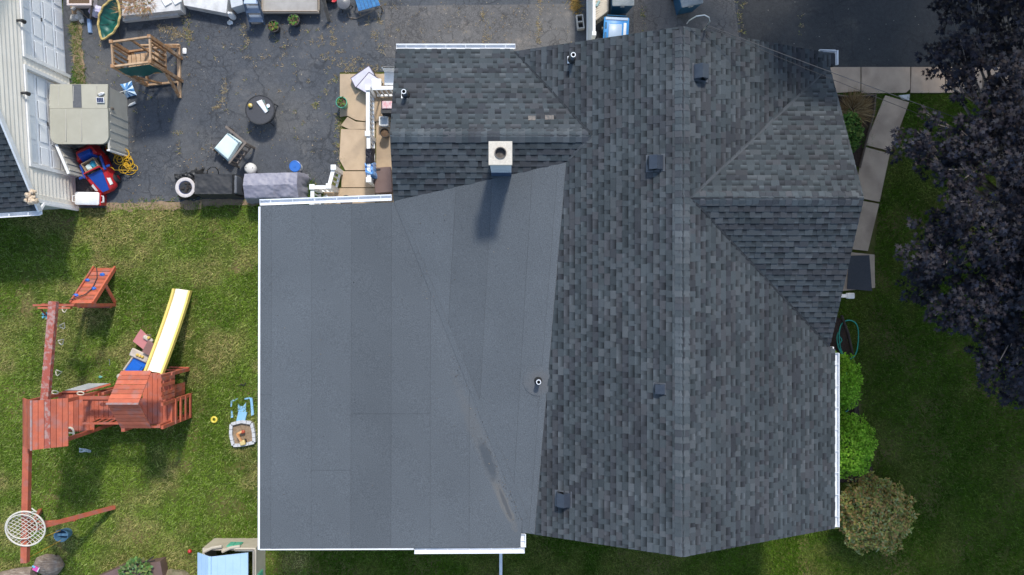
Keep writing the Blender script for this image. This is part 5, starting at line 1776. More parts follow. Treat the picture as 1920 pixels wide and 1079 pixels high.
# north end frame and beam
for xx in (-12.20, -11.42):
    bar((xx, -.50, 0), (xx, -.46, 2.18), .09, .09, 'post')
bar((-12.42, -.46, 2.20), (-11.36, -.46, 2.20), .05, .13, 'cross_rail')
bar((-12.30, -.53, 2.20), (-11.46, -.53, 2.20), .04, .12, 'cross_rail')
bar((-12.30, -.56, .30), (-11.38, -.56, .30), .04, .10, 'cross_rail')
bar((-11.84, -.36, 2.33), (-12.06, -2.95, 2.33), .20, .14, 'swing_beam', M_REDW)
# south beam and its frame
bar((-12.52, -4.05, 2.33), (-12.58, -7.10, 2.33), .16, .15, 'swing_beam')
bar((-12.55, -6.30, 2.20), (*G(215, 951), .02), .10, .10, 'leg')
bar((-12.58, -6.32, 2.20), (-13.55, -6.40, .02), .10, .10, 'leg')
bar((-13.05, -6.42, 1.1), (-11.95, -6.37, 1.1), .04, .10, 'cross_rail')
# climbing ramp with holds
RXa, RYn, RYs, RZs = -11.70, .57, -.43, 1.26
rw = .56
for k in range(9):
    t0, t1 = k / 9 + .006, (k + 1) / 9 - .006
    y0, y1 = RYn + (RYs - RYn) * t0, RYn + (RYs - RYn) * t1
    z0, z1 = .04 + (RZs - .04) * t0, .04 + (RZs - .04) * t1
    MB().hexa([(RXa - rw / 2, y0, z0 - .03), (RXa + rw / 2, y0, z0 - .03), (RXa + rw / 2, y1, z1 - .03), (RXa - rw / 2, y1, z1 - .03), (RXa - rw / 2, y0, z0), (RXa + rw / 2, y0, z0), (RXa + rw / 2, y1, z1), (RXa - rw / 2, y1, z1)]).build('ramp_board', M_RED, ps)
for s in (-1, 1):
    bar((RXa + s * (rw / 2 + .025), RYn, .02), (RXa + s * (rw / 2 + .025), RYs, RZs - .02), .045, .12, 'ramp_rail')
bar((RXa - rw / 2, RYs - .03, RZs - .06), (RXa + rw / 2, RYs - .03, RZs - .06), .05, .10, 'cross_rail')
bar((RXa + .30, .10, .60), (RXa + .31, -.44, .02), .05, .08, 'brace')
M_HOLD = mat('blue_climbing_hold', (.015, .13, .50), (.012, .10, .42), 9, .4)
for px, py in ((193, 516), (165, 527), (177, 542), (143, 554)):
    t = (py - 503) / (568 - 503)
    zc = .04 + (RZs - .04) * t
    x, y = G(px, py, zc)
    MB().blob((x, RYn + (RYs - RYn) * t, zc + .035), .065, 9, 6, .2, (1.1, .75, .6)).build('climbing_hold', M_HOLD, ps, True)
rp = []
for i, (px, py) in enumerate(((181, 503), (182, 512), (182, 521), (177, 533), (172, 542), (160, 552), (146, 558), (130, 563))):
    t = min(1, (py - 503) / 65)
    zc = .08 + RZs * t
    rp.append((*G(px, py, zc), zc))
MB().tube(rp, .014, 6).build('climbing_rope', mat('dark_rope', (.05, .04, .045), None, rough=.9), ps, True)
# handles hanging from the north beam
M_RING = mat('cream_handle_plastic', (.60, .54, .42), None, rough=.5)
for k, (px, py, rz) in enumerate(((121, 580, .5), (118, 611, 1.2), (115, 641, .9), (109, 699, .2))):
    zc = 1.45
    x, y = G(px, py, zc)
    tri = [(math.cos(rz + a) * .085 * (1.25 if i == 0 else .95), math.sin(rz + a) * .085) for i, a in enumerate((0, 1.9, 2.5, 3.8, 4.4))]
    h_ = MB().tube([(x + a, y + b, zc + .02 * math.sin(i * 2)) for i, (a, b) in enumerate(tri)], .014, 6, True).build('hand_ring', M_RING, ps, True)
    tx_ = -11.84 + (-12.06 + 11.84) * ((y + .36) / (-2.95 + .36)) + .06
    MB().tube([(x + tri[0][0] * .3, y, zc + .02), (tx_, y, 2.26)], .005, 4).build('cord', mat('pale_cord', (.4, .36, .3), None, rough=.9), h_)
x, y = G(86, 592, 1.9)
pw_ = MB()
for k in range(5):
    a = k * 1.257
    pw_.box((x + .065 * math.cos(a), y + .065 * math.sin(a) * .7, 1.9), (.10, .05, .02), rz=a)
pw_.build('pinwheel', mat('cyan_plastic', (.20, .58, .62), None, rough=.4), ps)
bar((x, y + .02, 1.9), (x + .02, y + .16, 2.15), .03, .03, 'bracket')

# west tower
wx0, wx1, wy0, wy1 = -12.33, -11.38, -3.95, -2.85
for xx in (wx0 + .05, wx1 - .05):
    for yy in (wy0 + .05, wy1 - .05):
        bar((xx, yy, 0), (xx, yy, 2.72), .09, .09, 'post')
for yy in (wy0 + .05, wy1 - .05):
    bar((wx0, yy, 2.66), (wx1, yy, 2.66), .045, .12, 'cross_rail')
    bar((wx0, yy, 1.15), (wx1, yy, 1.15), .045, .12, 'cross_rail')
rX, rZ = -11.87, 3.22
for k in range(6):
    t0, t1 = k / 6 + .008, (k + 1) / 6 - .008
    xa, xb = rX + (.62) * t0, rX + .62 * t1
    za, zb = rZ - .50 * t0, rZ - .50 * t1
    ya, yb = -2.80, -4.02
    MB().hexa([(xa, yb, za - .03), (xb, yb, zb - .03), (xb, ya, zb - .03), (xa, ya, za - .03), (xa, yb, za), (xb, yb, zb), (xb, ya, zb), (xa, ya, za)]).build('roof_board', M_REDW if k in (2,) else M_RED, ps)
for k in range(6):
    t0, t1 = k / 6 + .008, (k + 1) / 6 - .008
    xa, xb = rX - .03 - .52 * t1, rX - .03 - .52 * t0
    za, zb = rZ - .52 * t1, rZ - .52 * t0
    MB().hexa([(xa, -4.02, za - .03), (xb, -4.02, zb - .03), (xb, -2.80, zb - .03), (xa, -2.80, za - .03), (xa, -4.02, za), (xb, -4.02, zb), (xb, -2.80, zb), (xa, -2.80, za)]).build('roof_board', M_RED, ps)
M_GREYR = mat('bare_grey_ridge_wood', (.30, .25, .24), (.38, .15, .11), 12, .9)
bar((rX - .012, -2.79, rZ + .012), (rX - .012, -4.03, rZ + .012), .045, .03, 'ridge_board', M_GREYR)
for k in range(7):
    bar((wx0 + .05 + k * .142, wy0 + .06, 1.23), (wx0 + .05 + k * .142, wy1 - .06, 1.23), .13, .03, 'deck_board')
# east wall low boards of the west tower and side fence
for k in range(5):
    y_ = -2.95 - k * .12
    bar((wx1 + .03, y_, .2), (wx1 + .03, y_, 1.05), .10, .022, 'wall_board', up=(1, 0, 0))

# east tower
ex0, ex1, ey0, ey1 = -10.02, -9.25, -3.70, -2.30
for xx in (ex0 + .05, ex1 - .05):
    for yy in (ey0 + .05, ey1 - .05):
        bar((xx, yy, 0), (xx, yy, 1.95 if xx > -9.5 else 2.5), .09, .09, 'post')
eRy, eRz, eEz = -2.87, 3.22, 2.50
for s, nb in ((1, 7), (-1, 7)):
    for k in range(nb):
        t0, t1 = k / nb + .006, (k + 1) / nb - .006
        ya, yb = eRy + s * .74 * t0, eRy + s * .74 * t1
        za, zb = eRz - (eRz - eEz) * t0, eRz - (eRz - eEz) * t1
        x0, x1 = -10.02, -9.24
        pts = [(x0, ya, za - .03), (x1, ya, za - .03), (x1, yb, zb - .03), (x0, yb, zb - .03), (x0, ya, za), (x1, ya, za), (x1, yb, zb), (x0, yb, zb)]
        if s > 0: pts = [pts[i] for i in (3, 2, 1, 0, 7, 6, 5, 4)]
        MB().hexa(pts[::1] if s > 0 else [pts[i] for i in (3, 2, 1, 0, 7, 6, 5, 4)]).build('roof_board', M_RED, ps)
bar((-10.03, eRy, eRz + .012), (-9.23, eRy, eRz + .012), .045, .03, 'ridge_board', M_GREYR)
for xx in (ex0 + .06, -9.32):
    for s in (1, -1):
        bar((xx, eRy, eRz - .09), (xx, eRy + s * .72, eEz - .08), .04, .08, 'rafter')
for k in range(6):
    bar((ex0 + .06 + k * .135, ey0 + .02, 1.28), (ex0 + .06 + k * .135, ey1 - .02, 1.28), .125, .03, 'deck_board')
# east front: guard boards, rails, vertical ladder
bar((ex1, ey0, 1.18), (ex1, ey1, 1.18), .05, .14, 'cross_rail')
bar((ex1, -2.95, 1.92), (ex1, ey1, 1.92), .05, .10, 'cross_rail')
for y_ in (-2.42, -2.58, -2.80, -2.92):
    bar((ex1 + .03, y_, 1.14), (ex1 + .03, y_, 1.95), .09, .022, 'guard_board', up=(1, 0, 0))
for z_ in (1.45, 1.72): bar((ex1 + .012, -2.45, z_), (ex1 + .012, -2.90, z_), .02, .05, 'cross_rail')
for z_ in (.14, .46, .80, 1.12):
    bar((ex1 + .06, -3.05, z_), (ex1 + .06, -3.72, z_), .04, .085, 'ladder_rung')
for y_ in (-3.08, -3.69): bar((ex1 + .02, y_, 0), (ex1 + .02, y_, 1.9), .07, .09, 'ladder_rail')
for k in range(6):
    y_ = -2.40 - k * .118
    if k > 2: bar((ex1 - .10, y_, .15), (ex1 - .10, y_, 1.10), .11, .022, 'wall_board', up=(1, 0, 0))
bar((ex1, ey1, .08), (ex1 - .55, ey1 + .02, .08), .04, .09, 'cross_rail')
bar((ex1 - .02, ey1 - .03, .35), (ex1 - .75, ey1 - .03, .35), .04, .09, 'cross_rail')
bar((ex0, ey0, 1.18), (ex1, ey0, 1.18), .05, .14, 'cross_rail')
bar((ex0, ey0 + .02, 1.85), (ex1, ey0 + .02, 1.85), .05, .09, 'cross_rail')
for k in range(4):
    x_ = ex0 + .12 + k * .18
    bar((x_, ey0 - .01, .2), (x_, ey0 - .01, 1.12), .10, .022, 'wall_board')
# bridge between the towers
for k in range(10):
    x_ = wx1 + .07 + k * .134
    bar((x_, -3.52, 1.22), (x_, -3.06, 1.22), .122, .03, 'deck_board')
bar((wx1, -3.04, 1.15), (ex0, -3.04, 1.15), .045, .12, 'bridge_rail')
bar((wx1, -3.55, 1.15), (ex0, -3.55, 1.15), .045, .12, 'bridge_rail')
bar((wx1, -2.98, 1.75), (ex0, -2.98, 1.75), .05, .08, 'bridge_rail')
bar((wx1, -2.90, 1.95), (ex0, -2.90, 1.95), .09, .04, 'bridge_rail')
bar((wx1, -3.60, 1.78), (ex0, -3.60, 1.78), .05, .09, 'bridge_rail')
for k in range(8):
    x_ = wx1 + .10 + k * .165
    bar((x_, -3.58, 1.16), (x_ + .10, -3.58, 1.76), .06, .022, 'bridge_slat')
for x_ in (-11.2, -10.72, -10.3):
    bar((x_, -3.60, 0), (x_, -3.60, 1.15), .08, .08, 'post')
bar((wx1, -3.74, .30), (ex0 - .1, -3.68, .30), .05, .11, 'low_rail')
for k in range(6):
    x_ = -10.75 + k * .12
    bar((x_, -3.66, .05), (x_, -3.66, .85), .08, .022, 'wall_board')
# grey board on the north side (table under the bridge)
gb = MB().hexa([G3(122, 733, 1.28), G3(158, 733, 1.28), G3(205, 720, .72), G3(166, 720, .72), G3(122, 732, 1.31), G3(158, 732, 1.31), G3(205, 719, .75), G3(166, 719, .75)])
gb.build('pale_board', mat('pale_grey_board', (.42, .42, .41), (.33, .34, .35), 4, .5), ps)
bar(G3(160, 734, 1.25), G3(206, 721, .70), .05, .08, 'board_frame')
bar(G3(118, 735, 1.25), G3(160, 734, 1.25), .05, .08, 'board_frame')
bar((-10.62, -2.78, 0), (-10.62, -2.80, .72), .07, .07, 'post'); bar((-11.12, -2.85, 0), (-11.12, -2.88, 1.26), .07, .07, 'post')
# handles and small things on the bridge
for (px, py, zc) in ((103, 736, 1.6), (151, 738, 1.82), (188, 747, 1.5)):
    x, y = G(px, py, zc)
    MB().tube([(x + .09 * math.cos(a), y + .045 * math.sin(a), zc + .02 * math.sin(a)) for a in [k * math.pi / 7 for k in range(14)]], .016, 6, True).build('hand_ring', M_RING, ps, True)
# steering wheel on the west tower deck
x, y = G(131, 812, 1.35)
MB().tube([(x + .13 * math.cos(a), y + .14 * math.sin(a), 1.34 + .05 * math.cos(a)) for a in [k * math.pi / 10 for k in range(20)]], .028, 6, True).build('steering_wheel', M_RING, ps, True)
MB().beam((x - .1, y, 1.33), (x + .1, y, 1.36), .03, .03).build('wheel_spoke', M_RING, ps)
# slide
sl_top, sl_bot = Vector((-9.70, -2.30, 1.32)), Vector((-9.41, -.06, .12))
sdir = sl_bot - sl_top
cross = Vector((sdir.y, -sdir.x, 0)).normalized() * -1
M_SLIDE = mat('yellow_slide_plastic', (.80, .62, .18), (.78, .58, .15), 2, .35)
M_SLIDEF = mat('sun_bleached_slide', (.84, .79, .60), (.82, .74, .50), 2, .35)
def sl(u, v, w_, h_):
    p = sl_top.lerp(sl_bot, v)
    if v > .86:
        p.z = max(p.z, .12) + (v - .86) * .25
    p.z += -.06 * math.sin(math.pi * v)
    return p + cross * (u - .5) * w_ + Vector((0, 0, h_))
bed = MB().grid(8, 24, lambda u, v: sl(u, v, .40, -.05 * (1 - (2 * u - 1) ** 2) - .02))
slide = bed.build('slide', M_SLIDEF, ps, True)
for s in (0, 1):
    mb = MB()
    prof = [(-.205, -.06), (-.20, .09), (-.225, .11), (-.255, .09), (-.262, -.05)]
    rows = []
    for i in range(25):
        v = i / 24
        c = sl(.5, v, 0, 0)
        for a, b in prof:
            q = c + cross * (a if s == 0 else -a) + Vector((0, 0, b))
            rows.append(q)
    n = len(prof)
    fs = []
    for i in range(24):
        for k in range(n):
            j = (k + 1) % n
            fs.append((i * n + k, i * n + j, (i + 1) * n + j, (i + 1) * n + k))
    fs += [tuple(range(n)), tuple(24 * n + k for k in range(n))]
    mb.add(rows, fs).build('slide_wall', M_SLIDE, slide, True)
bar(sl(.5, .62, 0, -.12), (sl(.5, .62, 0, 0).x, sl(.5, .62, 0, 0).y, 0), .06, .06, 'slide_leg', M_SLIDE)
# things hung from the south beam
hx, hy, hz = -12.47, -6.18, 2.50
net = thing('net_swing', 'round white net swing flung up over the red beam', 'swing', (hx, hy, hz))
tl = Euler((R(10), R(8), 0)).to_matrix()
NR = .47
def np_(x, y, z=0): return Vector((hx, hy, hz)) + tl @ Vector((x, y, z))
M_ROPE = mat('cream_rope', (.62, .58, .50), (.52, .48, .40), 20, .9)
MB().tube([np_(NR * math.cos(a), NR * math.sin(a)) for a in [k * math.pi / 20 for k in range(40)]], .022, 8, True).build('rim', M_ROPE, net, True)
MB().tube([np_(-.06 + .36 * math.cos(a), .07 + .33 * math.sin(a), .03) for a in [k * math.pi / 20 for k in range(40)]], .014, 6, True).build('inner_rim', M_ROPE, net, True)
for ang in (R(38), R(-38)):
    for k in range(-5, 6):
        o_ = k * .085
        if abs(o_) >= NR: continue
        hl = math.sqrt(NR * NR - o_ * o_)
        c_, s2 = math.cos(ang), math.sin(ang)
        pts = [np_(-s2 * o_ + c_ * t * hl, c_ * o_ + s2 * t * hl, -.07 * (1 - t * t) + .01 * math.sin(k + t * 4)) for t in [i / 5 - 1 for i in range(11)]]
        MB().tube(pts, .0085, 5).build('net_rope', M_ROPE, net, True)
MB().tube([np_(.18, .44), np_(.26, .50, .06), np_(.32, .46, .04), np_(.20, .56, .02)], .015, 6).build('hanging_rope', M_ROPE, net, True)
sx, sy, sz = *G(118, 1003, .55), .55
bsw = thing('bucket_swing', 'blue toddler bucket swing hanging on yellow ropes', 'swing', (sx, sy, sz - .25))
M_BSW = mat('dusty_blue_plastic', (.085, .19, .29), (.07, .16, .25), 5, .5)
MB().lathe([(.12, -.22), (.16, -.20), (.185, 0), (.205, .10), (.185, .10), (.165, 0), (.14, -.16), (.10, -.17)], (sx, sy, sz), 22, sx=1.0, sy=.85).build('seat', M_BSW, bsw, True)
MB().beam((sx - .17, sy, sz - .03), (sx + .17, sy, sz - .03), .07, .05).build('crossbar', M_BSW, bsw)
M_YROPE = mat('yellow_rope', (.58, .34, .03), None, rough=.8)
for a, yb in ((.14, -6.62), (-.14, -7.02)):
    MB().tube([(sx - .02, sy + a, sz + .08), (-12.57, yb, 2.30)], .011, 5).build('rope', M_YROPE, bsw)

# ------------------------------------------------------------------ toys on the lawn
def simple_box(mb, c, s, rz=0, b=.02): return mb.cbox(c, s, b, rz=rz)
tkx, tky = G(272, 650, .3)
tk = thing('toy_picnic_table', 'faded pink and cream toy picnic table beside the yellow slide', 'toy table', (tkx, tky, 0))
M_PINK = mat('faded_pink_plastic', (.52, .20, .19), (.46, .17, .16), 4, .5)
M_CREAMT = mat('dirty_cream_plastic', (.55, .48, .40), (.44, .37, .30), 7, .6)
MB().hexa([G3(249, 640, .30), G3(273, 659, .30), G3(287, 640, .30), G3(264, 617, .30), G3(249, 640, .36), G3(273, 659, .36), G3(287, 640, .36), G3(264, 617, .36)][0:8]).build('bench_seat', M_PINK, tk)
MB().hexa([G3(266, 660, .46), G3(288, 672, .46), G3(300, 652, .46), G3(278, 638, .46), G3(266, 660, .5), G3(288, 672, .5), G3(300, 652, .5), G3(278, 638, .5)]).build('table_top', mat('brown_pink_plastic', (.25, .13, .11), (.2, .1, .085), 5, .6), tk)
MB().cbox((*G(262, 667, .34), .34), (.56, .24, .07), .03, rz=R(-25)).build('bench_seat', M_CREAMT, tk)
for k in range(3): MB().blob((*G(257 + k * 5, 666 + k * 2, .4), .39), .045, 8, 6, .1).build('yellow_knob', mat('yellow_toy_plastic', (.60, .43, .10), None, rough=.5), tk)
MB().cbox((*G(277, 636, .42), .40), (.30, .12, .09), .03, rz=R(-30)).build('arm', M_CREAMT, tk)
MB().blob((*G(278, 634, .5), .47), .05, 8, 6, .1).build('yellow_knob', mat('yellow_toy_plastic', (.60, .43, .10)), tk)
for px, py in ((256, 640), (272, 652), (276, 630), (255, 669), (280, 676)):
    x, y = G(px, py, .2)
    MB().beam((x, y, 0), (x, y, .31), .07, .07).build('leg', M_CREAMT, tk)
wbx, wby = G(258, 686, .2)
wb = thing('toy_wagon', 'toy wagon with blue tub and white rim under the tower', 'toy wagon', (wbx, wby, 0), R(52))
MB().hexa([(-.26, -.15, .06), (.20, -.15, .06), (.20, .15, .06), (-.26, .15, .06), (-.30, -.20, .28), (.24, -.20, .28), (.24, .20, .28), (-.30, .20, .28)]).build('tub', mat('strong_blue_plastic', (.012, .13, .55), (.01, .11, .46), 5, .35), wb, local=True)
MB().tube([(-.31, .21, .28), (.30, .23, .30), (.36, .20, .26)], .03, 6).build('rim', M_CREAMT, wb, local=True)
MB().cbox((-.05, -.02, .285), (.30, .26, .03), .015).build('cover', mat('strong_blue_plastic', (.012, .13, .55)), wb, local=True)
for a in (-.2, .16):
    for s in (-1, 1):
        MB().lathe([(0, -.02), (.07, -.02), (.07, .02), (0, .02)], (a, s * .17, .075), 12, Euler((R(90), 0, 0)).to_matrix()).build('wheel', M_BLACKP, wb, local=True)
x, y = G(226, 706, .1)
one('cream_toy', 'cream toy lump peeking out left of the tower roof', 'toy', MB().blob((x, y, .1), .11, 10, 8, .08, (1, .8, .8)), M_CREAMT, (x, y, 0), True)
# sandbox
sq = [(433, 795), (470, 790), (476, 800), (478, 829), (472, 834), (436, 838), (431, 800)]
cX, cY = G(454, 814, .1)
sb = thing('sandbox', 'grey plastic sandbox frame with brown sand by the roof edge', 'sandbox', (cX, cY, 0))
fr = [Vector(G3(*p, .14)) for p in ((433, 796), (452, 791), (471, 794), (475, 812), (476, 830), (455, 835), (437, 836), (432, 816))]
M_GRP = mat('grey_stone_plastic', (.58, .58, .57), (.47, .47, .47), 9, .7)
for i in range(8):
    a, b = fr[i], fr[(i + 1) % 8]
    for k in range(2):
        p, q = a.lerp(b, k * .5 + .02), a.lerp(b, k * .5 + .48)
        MB().beam(p - Vector((0, 0, .07)), q - Vector((0, 0, .07)), .085, .14).build('frame_block', M_GRP, sb)
MB().prism([(v.x, v.y) for v in fr], .0, .05).build('sand', mat('dirty_sand', (.33, .24, .155), (.22, .155, .095), 14, 1.0, .8, 30), sb)
x, y = G(453, 826, .2)
dg = thing('toy_digger', 'orange toy digger lying in the grey sandbox', 'toy', (x, y, .05), R(15))
M_OR = mat('orange_plastic', (.65, .25, .07), (.68, .42, .20), 5, .45)
MB().cbox((0, -.08, .11), (.15, .14, .12), .02).build('cab', mat('pale_yellow_toy', (.62, .48, .20), None, rough=.5), dg, local=True)
MB().beam((-.02, -.02, .14), (-.05, .22, .22), .06, .06).build('arm', M_OR, dg, local=True)
MB().beam((-.05, .22, .22), (.05, .24, .12), .05, .05).build('arm', M_OR, dg, local=True)
MB().cbox((.08, .22, .10), (.11, .09, .09), .02).build('bucket', mat('rust_red_plastic', (.40, .07, .03), None, rough=.5), dg, local=True)
for s in (-1, 1): MB().cbox((s * .075, -.08, .05), (.04, .18, .08), .02).build('track', M_BLACKP, dg, local=True)
M_PBL = mat('sky_blue_toy_plastic', (.22, .46, .68), (.28, .50, .68), 6, .5)
bl = thing('plastic_slide', 'broken sky blue plastic slide flattened in the grass above the sandbox', 'plastic slide', (*G(455, 770), 0))
for pts, z1 in (([(443, 790), (459, 790), (463, 774), (447, 772)], .10), ([(446, 771), (461, 773), (461, 755), (456, 762), (450, 762), (446, 756)], .035), ([(468, 746), (473, 747), (476, 778), (471, 780), (470, 760)], .06), ([(433, 770), (436, 771), (437, 783), (433, 784)], .03), ([(433, 752), (446, 746), (446, 749), (436, 754), (434, 763), (432, 763)], .025), ([(458, 747), (469, 745), (469, 748), (459, 750)], .03)):
    MB().prism([G(*p, z1) for p in pts], .0, z1).build('panel', M_PBL, bl)
x, y = G(402, 787, .03)
one('yellow_ring', 'yellow toy ring lying on the grass left of the sandbox', 'toy ring', MB().tube([(x + .07 * math.cos(a), y + .07 * math.sin(a), .05) for a in [k * math.pi / 10 for k in range(20)]], .032, 8, True), mat('lemon_plastic', (.70, .55, .06), None, rough=.4), (x, y, .018), True)
x, y = G(356, 1034, .06)
one('red_ball', 'small red ball on the grass above the playhouse', 'ball', MB().blob((x, y, .07), .06, 12, 9, 0), M_CR, (x, y, .01), True)
x, y = G(455, 722, .03)
one('black_clip', 'small black plastic clip lying in the grass above the sandbox', 'clip', MB().tube([(x - .1, y - .04, .03), (x - .03, y + .02, .05), (x + .03, y - .02, .05), (x + .09, y + .05, .03)], .018, 6), M_BLACKP, (x, y, .012), True)
x, y = G(160, 844, .02)
one('plastic_scrap', 'crumpled clear plastic scrap on grass below the bridge', 'scrap', MB().grid(8, 5, lambda u, v: (x - .16 + .34 * u, y - .06 + .13 * v * (1 - .5 * u), .05 + .03 * math.sin(u * 9) * math.cos(v * 7))), mat('pale_plastic_film', (.45, .5, .5), None, rough=.3), (x, y, .03))
x, y = G(206, 680, .02)
one('grey_spoon', 'small grey metal spoon on the grass left of the tower', 'spoon', MB().tube([(x, y - .08, .03), (x, y + .05, .03), (x - .01, y + .09, .035)], [.008, .008, .022], 6), M_GALV, (x, y, .02), True)
x, y = G(189, 707, .02)
one('teal_scrap', 'tiny teal plastic toy on the grass near the bridge', 'toy', MB().blob((x, y, .035), .045, 8, 6, .3, (1.2, .8, .6)), mat('teal_plastic', (.03, .26, .30)), (x, y, .01))

# playhouse at the bottom edge
phx, phy = G(428, 1076, .6)
ph = thing('playhouse', 'plastic playhouse with pale blue roof at the bottom edge', 'playhouse', (phx, phy, 0))
M_PHW = mat('cream_playhouse_plastic', (.50, .44, .34), (.44, .38, .29), 4, .55)
M_PHR = mat('pale_blue_roof_plastic', (.40, .56, .74), (.36, .52, .70), 3, .45)
M_MINTG = mat('mint_green_plastic', (.10, .42, .28), (.09, .36, .24), 4, .5)
hx0, hx1, hy0, hy1 = -8.55, -7.08, -8.75, -7.20
pwl = MB()
pwl.box(((hx0 + hx1) / 2, hy1 - .03, .45), (hx1 - hx0, .06, .90)); pwl.box(((hx0 + hx1) / 2, hy0 + .03, .45), (hx1 - hx0, .06, .90))
pwl.box((hx0 + .03, (hy0 + hy1) / 2, .45), (.06, hy1 - hy0 - .12, .90)); pwl.box((hx1 - .03, (hy0 + hy1) / 2, .45), (.06, hy1 - hy0 - .12, .90))
pwl.build('wall', M_PHW, ph)
rxx = -8.20
for s, x_out, n in ((1, -7.28, 5), (-1, -8.68, 3)):
    for k in range(n):
        t0, t1 = k / n, (k + 1) / n - .003
        xa, xb = rxx + (x_out - rxx) * t0, rxx + (x_out - rxx) * t1
        za, zb = 1.28 - .36 * t0, 1.28 - .36 * t1
        pts = [(xa, hy0, za - .04), (xb, hy0, zb - .04), (xb, hy1 - .12, zb - .04), (xa, hy1 - .12, za - .04), (xa, hy0, za + .003 * k), (xb, hy0, zb + .003 * k), (xb, hy1 - .12, zb + .003 * k), (xa, hy1 - .12, za + .003 * k)]
        if s < 0: pts = [pts[i] for i in (1, 0, 3, 2, 5, 4, 7, 6)]
        MB().hexa(pts).build('roof_panel', M_PHR, ph)
MB().beam((rxx, hy0, 1.29), (rxx, hy1 - .10, 1.29), .07, .04).build('roof_ridge', M_PHR, ph)
wn_ = MB().box((-7.75, hy1 + .012, .62), (.36, .03, .34)).build('window', M_MINTG, ph)
for k in (-.09, .09): MB().box((-7.75 + k, hy1 + .03, .62), (.14, .02, .28)).build('shutter', M_MINTG, wn_)
wn_ = MB().box((hx1 + .012, -8.15, .55), (.03, .36, .40)).build('window', M_MINTG, ph)
for k in (-.09, .09): MB().box((hx1 + .03, -8.15 + k, .55), (.02, .14, .32)).build('shutter', M_MINTG, wn_)
for xx in (hx0 + .05, -8.0): MB().tube([(xx, hy1 - .10, .90), (xx + .24, hy1 + .02, .93), (xx + .50, hy1 + .06, .93)], .045, 7).build('log_trim', M_PHW, ph, True)
MB().cbox((-7.36, hy1 - .02, .94), (.60, .10, .09), .03).build('wall_cap', M_PHW, ph)
MB().cbox((hx1 - .02, (hy0 + hy1) / 2, .938), (.10, hy1 - hy0, .08), .03).build('wall_cap', M_PHW, ph)

# planter box, stones, toy at the bottom left
x0, y0 = G(248, 1075, .4)
pb = thing('planter_box', 'brown planter box with leafy plant at the bottom edge', 'planter', (x0, y0, 0))
MB().prism([G(176, 1085, .4), G(222, 1065, .4), G(300, 1053, .4), G(306, 1085, .4)], 0, .40).build('box', M_BRN, pb)
leafy(MB(), (*G(256, 1078, .5), .40), 420, .42, .0, .22, .11, random.Random(5), [(.10, .17, .05), (.15, .24, .07), (.07, .13, .035), (.20, .27, .10)]).build('plant', M_LEAF, pb, kind='stuff')
one('black_pole', 'thin black forked pole lying along the brown planter box', 'pole', MB().tube([G3(228, 1066, .44), G3(262, 1058, .46), G3(275, 1053, .44), G3(288, 1044, .3)], .018, 6).tube([G3(272, 1055, .45), G3(291, 1052, .3)], .015, 6), M_BLACKP, G3(240, 1064, .42), True)
M_ROCK = mat('weathered_log', (.25, .19, .14), (.15, .11, .08), 5, .95, .6, 14, stretch=(1, 3, 1), c3=(.34, .28, .22), s3=6)
x, y = G(89, 1062, .2)
one('tree_stump', 'split grey brown stump under the end of the red beam', 'stump', MB().blob((x, y, .12), .42, 18, 10, .10, (1.05, .72, .62), rg=random.Random(4)), M_ROCK, (x, y, 0), True)
x, y = G(30, 1082, .2)
one('fallen_log', 'weathered log lying in the bottom left corner', 'log', MB().tube([(x - .42, y - .06, .16), (x, y + .02, .17), (x + .5, y + .1, .17)], [.2, .22, .19], 14), M_ROCK, (x, y, 0), True)
x, y = G(312, 1090, .2)
one('garden_rock', 'rough brown rock between planter box and playhouse', 'rock', MB().blob((x + .25, y - .02, .12), .36, 16, 9, .14, (1.2, .9, .6), rg=random.Random(9)), mat('mossy_rock', (.22, .18, .12), (.12, .12, .06), 7, .95, .6, 20), (x + .25, y, 0), True)
x, y = G(65, 1067, .42)
tb2 = thing('toy_block', 'pink and cyan toy card standing on the grey stump', 'toy', (x, y, .36), R(-28))
MB().cbox((.02, 0, .03), (.17, .13, .05), .01).build('pink_side', mat('hot_pink_plastic', (.60, .08, .32), None, rough=.5), tb2, local=True)
MB().cbox((-.05, .04, .06), (.09, .05, .03), .008).build('cyan_side', mat('bright_cyan_plastic', (.12, .42, .60), None, rough=.5), tb2, local=True)
MB().cbox((.10, .02, .05), (.03, .14, .03), .008).build('white_edge', M_WHITE, tb2, local=True)
# ------------------------------------------------------------------ garden hose, beds, bushes on the east side
M_MULCH = mat('bark_mulch', (.070, .042, .030), (.035, .022, .016), 30, 1.0, .9, 35)
sheet('mulch_bed', [G(1568, 181), G(1641, 178), G(1640, 205), (*G(1625, 262),), G(1611, 312), G(1568, 320)], .022, M_MULCH, .1)
sheet('mulch_bed_south', [G(1545, 585), G(1580, 600), G(1597, 650), G(1607, 720), G(1612, 800), G(1634, 868), G(1640, 905), G(1545, 905)], .022, M_MULCH, .1)
M_EDGE = mat('dark_edging', (.055, .035, .028), (.035, .025, .02), 8, .8)
ed = MB()
ed.tube([G3(1568, 179, .04), G3(1590, 182, .05), G3(1618, 181, .05), G3(1642, 178, .05), G3(1639, 210, .05), G3(1625, 262, .05), G3(1612, 315, .05)], .035, 8)
one('garden_edging', 'brown curved edging round the dry flower bed by the path', 'edging', ed, mat('brown_edging', (.12, .085, .06), (.08, .055, .04), 8, .8), G3(1620, 181, .02), True)
ed = MB()
ed.tube([G3(1578, 592, .05), G3(1590, 625, .05), G3(1599, 665, .05), G3(1605, 720, .05), G3(1602, 790, .05), G3(1620, 855, .05), G3(1632, 880, .05), G3(1638, 905, .05)], .04, 8)
one('garden_edging', 'dark edging along the bed of green shrubs', 'edging', ed, M_EDGE, G3(1600, 690, .02), True)
